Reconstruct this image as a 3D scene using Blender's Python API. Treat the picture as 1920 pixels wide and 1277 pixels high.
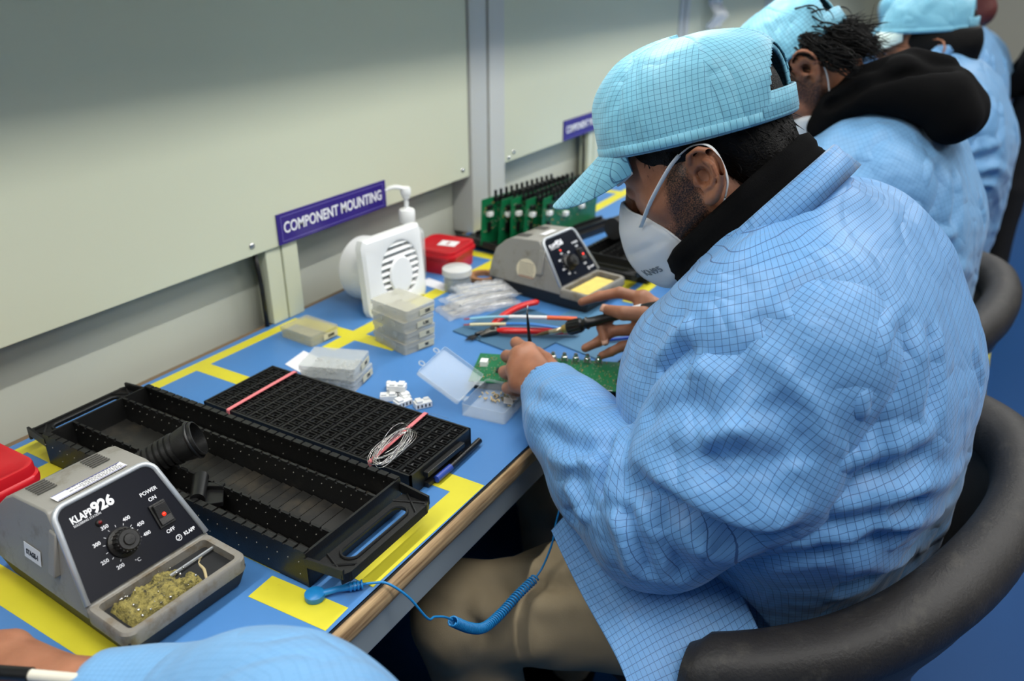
import bpy, bmesh, math, random
import numpy as np
from mathutils import Vector, Matrix, Euler

# ------------------------------------------------------------------ clear
for o in list(bpy.data.objects):
    bpy.data.objects.remove(o, do_unlink=True)
SC = bpy.context.scene
COL = SC.collection
PI = math.pi
rnd = random.Random(7)

# ------------------------------------------------------------------ camera
cd = bpy.data.cameras.new('camera'); cam = bpy.data.objects.new('camera', cd); COL.objects.link(cam)
YAW, PITCH = math.radians(30.7), math.radians(24.9)
fwd = Vector((math.cos(YAW)*math.cos(PITCH), math.sin(YAW)*math.cos(PITCH), -math.sin(PITCH)))
cam.location = (0, 0, 1.35)
cam.rotation_euler = fwd.to_track_quat('-Z', 'Y').to_euler()
cd.sensor_width = 36.0; cd.lens = 1515.0/1920*36
cd.clip_start = 0.03
cd.dof.use_dof = True; cd.dof.focus_distance = 0.92; cd.dof.aperture_fstop = 4.0
SC.camera = cam

# ------------------------------------------------------------------ world, lights, exposure
SC.view_settings.view_transform = 'Standard'; SC.view_settings.look = 'None'
SC.view_settings.gamma = 1.0; SC.view_settings.use_curve_mapping = False
SC.view_settings.exposure = 0.0
w = bpy.data.worlds.new('world'); SC.world = w; w.use_nodes = True
w.node_tree.nodes['Background'].inputs[0].default_value = (0.80, 0.90, 1.0, 1)
w.node_tree.nodes['Background'].inputs[1].default_value = 0.35

def area(name, loc, sx, sy, power, col=(1, 1, 1), rot=(0, 0, 0)):
    l = bpy.data.lights.new(name, 'AREA'); l.shape = 'RECTANGLE'; l.size = sx; l.size_y = sy
    l.energy = power; l.color = col
    o = bpy.data.objects.new(name, l); o.location = loc; o.rotation_euler = rot; COL.objects.link(o)
    return o
LCOL = (1.0, 0.985, 0.95)
PANEL_LIGHTS = [(0.35, -0.55), (1.9, -0.55), (3.6, -0.55), (5.4, -0.55), (1.1, -2.2), (3.4, -2.2)]
for lx, ly in PANEL_LIGHTS:
    area('ceiling_panel_light', (lx, ly, 2.60), 0.58, 1.1, 15, LCOL)
BENCH_LAMPS = [0.0, 1.30, 2.60, 3.90, 5.20]       # tubes in the trough lamps under the shelf, shining down on the bench
for lx in BENCH_LAMPS:
    area('bench_tube_light', (lx, 0.60, 1.575), 1.15, 0.018, 5.5, (1.0, 0.99, 0.94))

# ------------------------------------------------------------------ helpers
def s2l(c):
    c = [x/255.0 for x in c]
    return tuple(x/12.92 if x <= 0.04045 else ((x+0.055)/1.055)**2.4 for x in c)

MATS = {}
def mat(name, rgb, rough=0.5, metal=0.0, bump=0.0, bscale=200.0, var=0.0, vscale=8.0, alpha=1.0,
        trans=0.0, emit=None, estr=1.0, coat=0.0, sheen=0.0, spec=0.5, sss=0.0, dirt=None, dscale=20.0, dthr=0.62):
    if name in MATS: return MATS[name]
    m = bpy.data.materials.new(name); m.use_nodes = True
    nt = m.node_tree; N = nt.nodes; L = nt.links
    b = N['Principled BSDF']
    c = s2l(rgb) + (1,)
    b.inputs['Base Color'].default_value = c
    b.inputs['Roughness'].default_value = rough
    b.inputs['Metallic'].default_value = metal
    b.inputs['Specular IOR Level'].default_value = spec
    b.inputs['Coat Weight'].default_value = coat
    b.inputs['Sheen Weight'].default_value = sheen
    if trans: b.inputs['Transmission Weight'].default_value = trans
    if alpha < 1: b.inputs['Alpha'].default_value = alpha
    if sss:
        b.inputs['Subsurface Weight'].default_value = sss
        b.inputs['Subsurface Radius'].default_value = (0.012, 0.005, 0.003)
        b.inputs['Subsurface Scale'].default_value = 0.5
    if emit:
        b.inputs['Emission Color'].default_value = s2l(emit) + (1,)
        b.inputs['Emission Strength'].default_value = estr
    tc = N.new('ShaderNodeTexCoord')
    col_out = None
    if var:
        n = N.new('ShaderNodeTexNoise'); n.inputs['Scale'].default_value = vscale; n.inputs['Detail'].default_value = 5
        L.new(tc.outputs['Object'], n.inputs['Vector'])
        mr = N.new('ShaderNodeMapRange'); mr.inputs[3].default_value = 1-var; mr.inputs[4].default_value = 1+var
        mr.inputs[1].default_value = 0.3; mr.inputs[2].default_value = 0.7
        L.new(n.outputs['Fac'], mr.inputs[0])
        mx = N.new('ShaderNodeVectorMath'); mx.operation = 'SCALE'; mx.inputs[0].default_value = c[:3]
        L.new(mr.outputs[0], mx.inputs['Scale']); col_out = mx.outputs[0]
    if dirt:
        n = N.new('ShaderNodeTexNoise'); n.inputs['Scale'].default_value = dscale; n.inputs['Detail'].default_value = 8
        n.inputs['Roughness'].default_value = 0.7
        L.new(tc.outputs['Object'], n.inputs['Vector'])
        r = N.new('ShaderNodeMapRange'); r.inputs[1].default_value = dthr-0.08; r.inputs[2].default_value = dthr+0.08
        L.new(n.outputs['Fac'], r.inputs[0])
        mm = N.new('ShaderNodeMix'); mm.data_type = 'RGBA'
        L.new(r.outputs[0], mm.inputs[0])
        if col_out: L.new(col_out, mm.inputs[6])
        else: mm.inputs[6].default_value = c
        mm.inputs[7].default_value = s2l(dirt) + (1,)
        col_out = mm.outputs[2]
    if col_out: L.new(col_out, b.inputs['Base Color'])
    if bump:
        n = N.new('ShaderNodeTexNoise'); n.inputs['Scale'].default_value = bscale; n.inputs['Detail'].default_value = 3
        L.new(tc.outputs['Object'], n.inputs['Vector'])
        bp = N.new('ShaderNodeBump'); bp.inputs['Strength'].default_value = bump; bp.inputs['Distance'].default_value = 0.002
        L.new(n.outputs['Fac'], bp.inputs['Height']); L.new(bp.outputs[0], b.inputs['Normal'])
    MATS[name] = m
    return m

def grid_mat(name, rgb, line, pitch=0.006, width=0.075, rough=0.5, mixf=0.75, rgb2=None):
    """woven anti-static cloth: plain ground with a fine square thread grid read from the UV map (metres)"""
    if name in MATS: return MATS[name]
    m = bpy.data.materials.new(name); m.use_nodes = True
    nt = m.node_tree; N = nt.nodes; L = nt.links; b = N['Principled BSDF']
    b.inputs['Roughness'].default_value = rough
    b.inputs['Sheen Weight'].default_value = 0.15
    b.inputs['Specular IOR Level'].default_value = 0.35
    uv = N.new('ShaderNodeUVMap'); uv.uv_map = 'UVMap'
    sp = N.new('ShaderNodeSeparateXYZ'); L.new(uv.outputs[0], sp.inputs[0])
    outs = []
    for ax in (0, 1):
        d = N.new('ShaderNodeMath'); d.operation = 'DIVIDE'; d.inputs[1].default_value = pitch
        L.new(sp.outputs[ax], d.inputs[0])
        f = N.new('ShaderNodeMath'); f.operation = 'FRACT'; L.new(d.outputs[0], f.inputs[0])
        s = N.new('ShaderNodeMath'); s.operation = 'LESS_THAN'; s.inputs[1].default_value = width
        L.new(f.outputs[0], s.inputs[0]); outs.append(s)
    mx = N.new('ShaderNodeMath'); mx.operation = 'MAXIMUM'
    L.new(outs[0].outputs[0], mx.inputs[0]); L.new(outs[1].outputs[0], mx.inputs[1])
    mu = N.new('ShaderNodeMath'); mu.operation = 'MULTIPLY'; mu.inputs[1].default_value = mixf
    L.new(mx.outputs[0], mu.inputs[0])
    mm = N.new('ShaderNodeMix'); mm.data_type = 'RGBA'; L.new(mu.outputs[0], mm.inputs[0])
    mm.inputs[6].default_value = s2l(rgb)+(1,); mm.inputs[7].default_value = s2l(line)+(1,)
    L.new(mm.outputs[2], b.inputs['Base Color'])
    tc = N.new('ShaderNodeTexCoord')
    n = N.new('ShaderNodeTexNoise'); n.inputs['Scale'].default_value = 11; n.inputs['Detail'].default_value = 1.5; n.inputs['Distortion'].default_value = 0.9
    L.new(tc.outputs['Object'], n.inputs['Vector'])
    s1 = N.new('ShaderNodeMath'); s1.operation = 'SUBTRACT'; s1.inputs[1].default_value = 0.5; L.new(n.outputs['Fac'], s1.inputs[0])
    s2 = N.new('ShaderNodeMath'); s2.operation = 'ABSOLUTE'; L.new(s1.outputs[0], s2.inputs[0])
    s3 = N.new('ShaderNodeMath'); s3.operation = 'SMOOTH_MIN'; s3.inputs[1].default_value = 0.16; s3.inputs[2].default_value = 0.06; L.new(s2.outputs[0], s3.inputs[0])
    n2 = N.new('ShaderNodeTexNoise'); n2.inputs['Scale'].default_value = 30; n2.inputs['Detail'].default_value = 2; L.new(tc.outputs['Object'], n2.inputs['Vector'])
    s4 = N.new('ShaderNodeMath'); s4.operation = 'MULTIPLY_ADD'; s4.inputs[1].default_value = 0.22; L.new(n2.outputs['Fac'], s4.inputs[0]); L.new(s3.outputs[0], s4.inputs[2])
    bp = N.new('ShaderNodeBump'); bp.inputs['Strength'].default_value = 0.60; bp.inputs['Distance'].default_value = 0.022
    L.new(s4.outputs[0], bp.inputs['Height']); L.new(bp.outputs[0], b.inputs['Normal'])
    MATS[name] = m
    return m

def rotm(r):
    return Euler(r, 'XYZ').to_matrix()

class MB:
    def __init__(s): s.v = []; s.f = []; s.mi = []
    def add(s, vs, fs, mi=0):
        n = len(s.v); s.v += [tuple(v) for v in vs]; s.f += [tuple(i+n for i in f) for f in fs]; s.mi += [mi]*len(fs)
        return s
    def box(s, c, d, r=None, bev=0.0, mi=0):
        bm = bmesh.new(); bmesh.ops.create_cube(bm, size=1.0)
        bmesh.ops.scale(bm, vec=d, verts=bm.verts)
        if bev: bmesh.ops.bevel(bm, geom=bm.edges[:], offset=bev, segments=2, affect='EDGES', profile=0.6)
        M = Matrix.Translation(Vector(c)) @ (rotm(r).to_4x4() if r else Matrix())
        bm.transform(M); bm.verts.index_update()
        s.add([v.co[:] for v in bm.verts], [[v.index for v in f.verts] for f in bm.faces], mi); bm.free()
        return s
    def hexa(s, b4, t4, mi=0):
        """8-corner solid: bottom loop b4 and top loop t4 (counter-clockwise from above)"""
        s.add(list(b4)+list(t4), [(3, 2, 1, 0), (4, 5, 6, 7), (0, 1, 5, 4), (1, 2, 6, 5), (2, 3, 7, 6), (3, 0, 4, 7)], mi); return s
    def prism(s, poly, z0, z1, mi=0):
        n = len(poly)
        vs = [(x, y, z0) for x, y in poly]+[(x, y, z1) for x, y in poly]
        fs = [tuple(range(n))[::-1], tuple(range(n, 2*n))]+[(i, (i+1) % n, n+(i+1) % n, n+i) for i in range(n)]
        s.add(vs, fs, mi); return s
    def cyl(s, p0, p1, r0, r1=None, n=20, cap=True, mi=0):
        r1 = r0 if r1 is None else r1
        return s.tube([p0, p1], [r0, r1], n, cap, mi)
    def tube(s, pts, r, n=8, cap=True, mi=0, flat=1.0, closed=False):
        pts = [Vector(p) for p in pts]; m = len(pts)
        rr = r if isinstance(r, (list, tuple)) else [r]*m
        T = []
        for i in range(m):
            if closed: t = pts[(i+1) % m]-pts[i-1]
            else: t = pts[min(i+1, m-1)]-pts[max(i-1, 0)]
            T.append(t.normalized() if t.length > 1e-9 else Vector((0, 0, 1)))
        a = Vector((0, 0, 1)) if abs(T[0].z) < 0.9 else Vector((0, 1, 0))
        u = T[0].cross(a).normalized(); vs = []
        for i in range(m):
            u = (u-T[i]*u.dot(T[i])).normalized(); w_ = T[i].cross(u)
            for k in range(n):
                an = 2*PI*k/n
                vs.append(pts[i]+u*math.cos(an)*rr[i]+w_*math.sin(an)*rr[i]*flat)
        fs = []
        for i in range(m if closed else m-1):
            j = (i+1) % m
            for k in range(n):
                k2 = (k+1) % n
                fs.append((i*n+k, i*n+k2, j*n+k2, j*n+k))
        if cap and not closed:
            fs.append(tuple(range(n))[::-1]); fs.append(tuple(range((m-1)*n, m*n)))
        s.add(vs, fs, mi); return s
    def lathe(s, prof, c=(0, 0, 0), n=32, M=None, mi=0):
        """prof: (r,z) list; closed at r=0 ends"""
        vs = []; fs = []
        for r, z in prof:
            for k in range(n):
                a = 2*PI*k/n; vs.append(Vector((r*math.cos(a), r*math.sin(a), z)))
        for i in range(len(prof)-1):
            for k in range(n):
                k2 = (k+1) % n; fs.append((i*n+k, i*n+k2, (i+1)*n+k2, (i+1)*n+k))
        if prof[0][0] > 1e-6: pass
        M = M or Matrix()
        vs = [M @ v + Vector(c) for v in vs]
        s.add(vs, fs, mi); return s
    def grid(s, P, wrap_u=False, wrap_v=False, mi=0):
        nu = len(P); nv = len(P[0]); vs = [p for row in P for p in row]; fs = []
        for i in range(nu if wrap_u else nu-1):
            for j in range(nv if wrap_v else nv-1):
                i2 = (i+1) % nu; j2 = (j+1) % nv
                fs.append((i*nv+j, i2*nv+j, i2*nv+j2, i*nv+j2))
        s.add(vs, fs, mi); return s
    def build(s, name, m, parent=None, smooth=False, bevel=0.0, loc=None, rot=None, sub=0, solid=0.0, auto=None, fixn=True):
        me = bpy.data.meshes.new(name); me.from_pydata([tuple(v) for v in s.v], [], s.f)
        ms = m if isinstance(m, (list, tuple)) else [m]
        for q in ms: me.materials.append(q)
        if len(ms) > 1: me.polygons.foreach_set('material_index', s.mi)
        if fixn:
            bm = bmesh.new(); bm.from_mesh(me)
            bmesh.ops.recalc_face_normals(bm, faces=bm.faces); bm.to_mesh(me); bm.free()
        me.update()
        o = bpy.data.objects.new(name, me); COL.objects.link(o)
        if parent: o.parent = parent
        if loc: o.location = loc
        if rot: o.rotation_euler = rot
        if solid:
            q = o.modifiers.new('solid', 'SOLIDIFY'); q.thickness = solid; q.offset = 0
        if bevel:
            q = o.modifiers.new('bevel', 'BEVEL'); q.width = bevel; q.segments = 2; q.limit_method = 'ANGLE'; q.angle_limit = math.radians(35)
        if sub:
            q = o.modifiers.new('sub', 'SUBSURF'); q.levels = sub; q.render_levels = sub
        if smooth or bevel:
            for p in me.polygons: p.use_smooth = True
            if auto is not None or bevel:
                me.set_sharp_from_angle(angle=math.radians(auto or 35))
        return o

def empty(name, loc, rz=0, label=None, cat=None, group=None, rot=None):
    o = bpy.data.objects.new(name, None); COL.objects.link(o); o.empty_display_size = 0.05
    o.location = loc; o.rotation_euler = rot if rot else (0, 0, rz)
    tag(o, label, cat, group); return o
def tag(o, label=None, cat=None, group=None, kind=None):
    if label: o['label'] = label
    if cat: o['category'] = cat
    if group: o['group'] = group
    if kind: o['kind'] = kind
    return o
def struct(o): o['kind'] = 'structure'; return o

def copy_tree(o, parent=None):
    c = o.copy(); COL.objects.link(c)
    if parent: c.parent = parent
    for ch in list(o.children): copy_tree(ch, c)
    return c

def text_mesh(name, body, size, m, parent=None, M=None, depth=0.0003, align='CENTER', bold=0.0, shear=0.0, sx=1.0, spacing=1.0):
    c = bpy.data.curves.new(name, 'FONT'); c.body = body; c.size = size; c.extrude = depth; c.offset = bold
    c.align_x = align; c.align_y = 'CENTER'; c.shear = shear; c.space_character = spacing; c.resolution_u = 3
    t = bpy.data.objects.new(name, c); COL.objects.link(t)
    dg = bpy.context.evaluated_depsgraph_get(); me = bpy.data.meshes.new_from_object(t.evaluated_get(dg))
    bpy.data.objects.remove(t, do_unlink=True)
    me.name = name; me.materials.clear(); me.materials.append(m)
    T = (M or Matrix()) @ Matrix.Diagonal((sx, 1, 1, 1)); me.transform(T)
    o = bpy.data.objects.new(name, me); COL.objects.link(o)
    if parent: o.parent = parent
    return o
def frame(origin, xa, ya):
    """4x4 matrix taking local XY plane to the plane spanned by xa, ya at origin"""
    x = Vector(xa).normalized(); y = Vector(ya); y = (y-x*y.dot(x)).normalized(); z = x.cross(y)
    return Matrix(((x.x, y.x, z.x, origin[0]), (x.y, y.y, z.y, origin[1]), (x.z, y.z, z.z, origin[2]), (0, 0, 0, 1)))
def spline(pts, n=8, closed=False):
    """Catmull-Rom through pts"""
    P = [Vector(p) for p in pts]; out = []; m = len(P)
    for i in range(m if closed else m-1):
        if closed: a, b, c, d = P[i-1], P[i], P[(i+1) % m], P[(i+2) % m]
        else: a, b, c, d = P[max(i-1, 0)], P[i], P[i+1], P[min(i+2, m-1)]
        for k in range(n):
            t = k/n
            out.append(0.5*((2*b)+(c-a)*t+(2*a-5*b+4*c-d)*t*t+(3*b-a-3*c+d)*t**3))
    if not closed: out.append(P[-1])
    return out
def rrect(w_, h_, r, n=5, cx=0, cy=0):
    out = []
    for (sx, sy, a0) in ((1, 1, 0), (-1, 1, 90), (-1, -1, 180), (1, -1, 270)):
        for k in range(n+1):
            a = math.radians(a0+90*k/n)
            out.append((cx+sx*(w_/2-r)+r*math.cos(a), cy+sy*(h_/2-r)+r*math.sin(a)))
    return out

# ================================================================== SDF toolkit (continuous bodies and cloth)
def V3(*a): return np.array(a, float)
def sd_cone(P, a, b, ra, rb, sq=None):
    """round cone from a to b"""
    a = np.asarray(a, float); b = np.asarray(b, float); ab = b-a; L2 = ab @ ab
    t = np.clip(((P-a) @ ab)/L2, 0, 1)
    d = P-a-t[:, None]*ab
    return np.sqrt((d*d).sum(1))-(ra+(rb-ra)*t)
def sd_ell(P, c, r, R=None):
    d = P-np.asarray(c, float)
    if R is not None: d = d @ R          # rows of R.T = local axes -> columns of R are axes
    r = np.asarray(r, float)
    k0 = np.sqrt(((d/r)**2).sum(1)); k1 = np.sqrt(((d/(r*r))**2).sum(1))
    return k0*(k0-1)/np.maximum(k1, 1e-9)
def smin(a, b, k):
    h = np.clip(0.5+0.5*(b-a)/k, 0, 1)
    return b+(a-b)*h-k*h*(1-h)
def smax(a, b, k): return -smin(-a, -b, k)
def surfnets(fn, lo, hi, h):
    lo = np.array(lo, float); hi = np.array(hi, float)
    n = np.ceil((hi-lo)/h).astype(int)+1
    xs = [lo[i]+h*np.arange(n[i]) for i in range(3)]
    F = np.empty(n, np.float32)
    Y, Z = np.meshgrid(xs[1], xs[2], indexing='ij'); yz = np.stack([Y.ravel(), Z.ravel()], 1)
    ch = max(1, 400000//len(yz))
    for i in range(0, n[0], ch):
        k = min(ch, n[0]-i)
        P = np.empty((k*len(yz), 3)); P[:, 0] = np.repeat(xs[0][i:i+k], len(yz)); P[:, 1:] = np.tile(yz, (k, 1))
        F[i:i+k] = fn(P).reshape(k, n[1], n[2])
    S = F < 0
    cs = [slice(None, -1), slice(1, None)]
    cnt = np.zeros(n-1, np.int8); acc = np.zeros(tuple(n-1)+(3,), np.float32)
    cor = [(i, j, k) for i in (0, 1) for j in (0, 1) for k in (0, 1)]
    for a in cor:
        for ax in range(3):
            if a[ax]: continue
            b = list(a); b[ax] = 1
            Sa = S[cs[a[0]], cs[a[1]], cs[a[2]]]; Sb = S[cs[b[0]], cs[b[1]], cs[b[2]]]
            m = Sa != Sb
            if not m.any(): continue
            Fa = F[cs[a[0]], cs[a[1]], cs[a[2]]][m]; Fb = F[cs[b[0]], cs[b[1]], cs[b[2]]][m]
            t = Fa/(Fa-Fb)
            p = np.tile(np.array(a, np.float32), (len(t), 1)); p[:, ax] = t
            acc[m] += p; cnt[m] += 1
    act = cnt > 0; idx = -np.ones(n-1, np.int64); idx[act] = np.arange(act.sum())
    ii = np.argwhere(act)
    V = lo+h*(ii+acc[act]/cnt[act][:, None])
    Q = []
    for ax in range(3):
        b_, c_ = (ax+1) % 3, (ax+2) % 3
        sl0 = [slice(None)]*3; sl1 = [slice(None)]*3
        sl0[ax] = slice(None, -1); sl1[ax] = slice(1, None)
        m = S[tuple(sl0)] != S[tuple(sl1)]; s0 = S[tuple(sl0)]
        e = np.argwhere(m); ok = (e[:, b_] > 0) & (e[:, c_] > 0) & (e[:, b_] < n[b_]-1) & (e[:, c_] < n[c_]-1); e = e[ok]
        if not len(e): continue
        fl = s0[e[:, 0], e[:, 1], e[:, 2]]
        def g(db, dc):
            q = e.copy(); q[:, b_] += db; q[:, c_] += dc
            return idx[q[:, 0], q[:, 1], q[:, 2]]
        q = np.stack([g(-1, -1), g(0, -1), g(0, 0), g(-1, 0)], 1)
        q[~fl] = q[~fl][:, ::-1]; Q.append(q)
    Q = np.concatenate(Q) if Q else np.zeros((0, 4), int)
    return V, Q
def vnormals(V, Q):
    d1 = V[Q[:, 2]]-V[Q[:, 0]]; d2 = V[Q[:, 3]]-V[Q[:, 1]]; fn = np.cross(d1, d2)
    N = np.zeros_like(V)
    for k in range(4): np.add.at(N, Q[:, k], fn)
    return N/np.maximum(np.linalg.norm(N, axis=1, keepdims=True), 1e-12)
def relax(V, Q, it=2, lam=0.5):
    for _ in range(it):
        A = np.zeros_like(V); c = np.zeros(len(V))
        for k in range(4):
            a, b = Q[:, k], Q[:, (k+1) % 4]
            np.add.at(A, a, V[b]); np.add.at(c, a, 1); np.add.at(A, b, V[a]); np.add.at(c, b, 1)
        V = V+lam*(A/np.maximum(c, 1)[:, None]-V)
    return V
def cull(V, Q, keep):
    """drop vertices where keep is False"""
    kq = keep[Q].all(1); Q = Q[kq]; used = np.zeros(len(V), bool); used[Q.ravel()] = True
    mp = -np.ones(len(V), int); mp[used] = np.arange(used.sum())
    return V[used], mp[Q], used
def np_mesh(name, V, Q, m, parent=None, uv=None, cols=None, smooth=True):
    me = bpy.data.meshes.new(name)
    me.from_pydata(V.tolist(), [], Q.tolist())
    ms = m if isinstance(m, (list, tuple)) else [m]
    for q in ms: me.materials.append(q)
    if uv is not None:
        lay = me.uv_layers.new(name='UVMap'); lay.data.foreach_set('uv', uv.astype(np.float32).ravel())
    if cols:
        for k, a in cols.items():
            at = me.attributes.new(k, 'FLOAT', 'POINT'); at.data.foreach_set('value', a.astype(np.float32))
    if smooth: me.polygons.foreach_set('use_smooth', [True]*len(me.polygons))
    me.update()
    o = bpy.data.objects.new(name, me); COL.objects.link(o)
    if parent: o.parent = parent
    return o
def polar_uv(V, Q, path, ref, rad):
    """per-corner UV in metres: v along the path, u round it (radius rad(t)), seam opposite to ref"""
    A = np.array([list(p) for p in path], float); seg = A[1:]-A[:-1]; L = np.linalg.norm(seg, axis=1); cum = np.concatenate([[0], np.cumsum(L)])
    best = np.full(len(V), 1e9); vv = np.zeros(len(V)); C = np.zeros_like(V); T = np.zeros_like(V)
    Tn = seg/L[:, None]; Tv = np.array([Tn[max(i-1, 0)]+Tn[min(i, len(Tn)-1)] for i in range(len(A))]); Tv /= np.linalg.norm(Tv, axis=1)[:, None]
    for i in range(len(seg)):
        t = ((V-A[i]) @ seg[i])/L[i]**2
        lo_, hi_ = (0 if i else -9), (1 if i < len(seg)-1 else 9)
        t = np.clip(t, lo_, hi_)
        c = A[i]+t[:, None]*seg[i]; d = np.linalg.norm(V-c, axis=1); m = d < best
        best[m] = d[m]; vv[m] = cum[i]+t[m]*L[i]; C[m] = c[m]
        tt = np.clip(t[m], 0, 1)[:, None]; T[m] = Tv[i]*(1-tt)+Tv[i+1]*tt
    T /= np.linalg.norm(T, axis=1)[:, None]
    num = np.zeros(len(V)); den = np.zeros(len(V))          # blend the along-path coordinate so bends do not freeze it
    for i in range(len(seg)):
        t = ((V-A[i]) @ seg[i])/L[i]**2; tc_ = np.clip(t, 0, 1)
        dd = np.linalg.norm(V-A[i]-tc_[:, None]*seg[i], axis=1)-best; w_ = np.exp(-(dd/0.022)**2)
        num += w_*(cum[i]+t*L[i]); den += w_
    vv = num/np.maximum(den, 1e-9)
    r = np.array(ref, float); e1 = r-T*(T @ r)[:, None]; e1 /= np.linalg.norm(e1, axis=1)[:, None]; e2 = np.cross(T, e1)
    d = V-C; ang = np.arctan2((d*e2).sum(1), (d*e1).sum(1))
    u = ang[Q]; base = u[:, :1]
    u = np.where(u-base > PI, u-2*PI, u); u = np.where(u-base < -PI, u+2*PI, u)
    v = vv[Q]
    return np.stack([u*rad, v], 2), vv, ang
def seg_dist(P, poly):
    best = np.full(len(P), 1e9); tt = np.zeros(len(P)); A = np.array(poly, float)
    n = len(A)-1
    for i in range(n):
        s = A[i+1]-A[i]; t = np.clip(((P-A[i]) @ s)/(s @ s), 0, 1)
        d = np.linalg.norm(P-A[i]-t[:, None]*s, axis=1); m = d < best; best[m] = d[m]; tt[m] = (i+t[m])/n
    return best, tt
def fold(V, N, poly, h, w_, taper=True):
    """press a fold (h<0) or raise a ridge (h>0) of width w_ along a 3-D polyline, fading at its ends"""
    d, t = seg_dist(V, [tuple(p) for p in spline(poly, 4)])
    e = np.clip(np.minimum(t, 1-t)*5, 0, 1) if taper else 1
    return V+N*((h*np.exp(-(d/w_)**2)-0.35*h*np.exp(-((d-1.9*w_)/w_)**2))*e)[:, None]
_rs = np.random.RandomState(3); _PH = _rs.rand(64, 4)*6.28; _DR = _rs.randn(64, 3); _DR /= np.linalg.norm(_DR, axis=1)[:, None]
def wob(V, freq, n=10, off=0, st=(1, 1, 1)):
    s = np.zeros(len(V)); P = V*np.array(st)
    for i in range(n):
        d = _DR[(off+i) % 64]; f = freq*(0.6+0.8*_PH[(off+i) % 64, 3]/6.28)
        s += np.sin(P @ d*f+_PH[(off+i) % 64, 0]+1.3*np.sin(P @ _DR[(off+i+7) % 64]*f*0.6+_PH[(off+i) % 64, 1]))
    return s/n**0.5

# ================================================================== materials shared
M_BLUE = mat('bench_blue', (74, 128, 188), 0.42, bump=0.05, bscale=900, var=0.03, vscale=5, dirt=(96, 130, 165), dscale=9, dthr=0.70)
M_YEL = mat('tape_yellow', (216, 206, 52), 0.45, var=0.05, vscale=14, dirt=(165, 155, 50), dscale=38, dthr=0.72)
M_WALL = mat('panel_grey', (190, 192, 180), 0.42, var=0.01)
M_PANEL = mat('panel_cream', (205, 208, 184), 0.36, var=0.012, vscale=2)
M_POST = mat('post_grey', (196, 198, 194), 0.4, var=0.01)
M_BLK = mat('black_plastic', (22, 22, 22), 0.42, bump=0.12, bscale=500, dirt=(44, 41, 37), dscale=26, dthr=0.66)
M_BLK2 = mat('black_plastic_clean', (17, 17, 18), 0.35)
M_RUB = mat('black_rubber', (24, 24, 25), 0.6)
M_WHT = mat('white_plastic', (236, 237, 236), 0.33)
M_MET = mat('bright_metal', (200, 200, 198), 0.25, 1.0)
M_DMET = mat('dark_metal', (90, 88, 84), 0.35, 1.0)
M_RED = mat('red_plastic', (190, 22, 34), 0.35, var=0.05)
M_GREY = mat('station_grey', (140, 138, 132), 0.45, bump=0.08, bscale=700, dirt=(112, 106, 92), dscale=24, dthr=0.62)
M_PAPER = mat('label_paper', (228, 228, 230), 0.6)
M_INK = mat('black_ink', (22, 22, 30), 0.6)
M_NAVY = mat('sign_purple', (48, 30, 122), 0.3)
M_WTXT = mat('white_ink', (232, 232, 236), 0.5)
M_PCB = mat('circuit_green', (14, 104, 62), 0.35, var=0.10, vscale=60)
M_GOLD = mat('solder_gold', (190, 160, 90), 0.35, 0.8)

# ================================================================== room shell
FL = mat('floor_blue', (22, 72, 128), 0.45, spec=0.15, var=0.04, vscale=1.5, bump=0.03, bscale=60)
b = MB(); b.box((3.0, -1.2, -0.05), (11.0, 5.2, 0.1)); struct(b.build('floor', FL))
b = MB()
for q in ((3.0, -0.60, 9.0),):
    b.box((5.4, -0.115, 0.001), (5.0, 0.075, 0.002))
struct(b.build('trim_1', M_YEL))
M_CEIL = mat('ceiling_white', (222, 222, 216), 0.8)
b = MB(); b.box((3.0, -1.2, 2.75), (11.0, 5.2, 0.1)); struct(b.build('ceiling', M_CEIL))
b = MB(); b.box((3.0, 1.16, 1.35), (11.0, 0.08, 2.9)); struct(b.build('wall_back', M_WALL))
M_FARW = mat('far_wall_white', (205, 205, 190), 0.5)
b = MB(); b.box((8.1, -1.2, 1.35), (0.1, 5.2, 2.9)); struct(b.build('wall_far', M_FARW))
M_DIMW = mat('dim_wall', (120, 122, 118), 0.7)
b = MB(); b.box((-2.5, -1.2, 1.35), (0.1, 5.2, 2.9)); struct(b.build('wall_near', M_DIMW))
b = MB(); b.box((3.0, -3.8, 1.35), (11.0, 0.1, 2.9)); struct(b.build('wall_front', M_DIMW))
# ceiling light fittings (real lamps sit in them)
M_DIFF = mat('lamp_diffuser', (240, 240, 236), 0.6, emit=(255, 252, 244), estr=3.0)
for i, (lx, ly) in enumerate(PANEL_LIGHTS):
    t = empty('ceiling_light', (lx, ly, 2.70), 0, 'white framed rectangular panel light set in the ceiling over the room', 'light', 'ceiling panel lights')
    b = MB(); b.box((0, 0, -0.04), (0.64, 1.16, 0.08), bev=0.005); b.build('frame', M_WHT, t)
    b = MB(); b.box((0, 0, -0.083), (0.58, 1.10, 0.004)); b.build('diffuser', M_DIFF, t)
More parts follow.
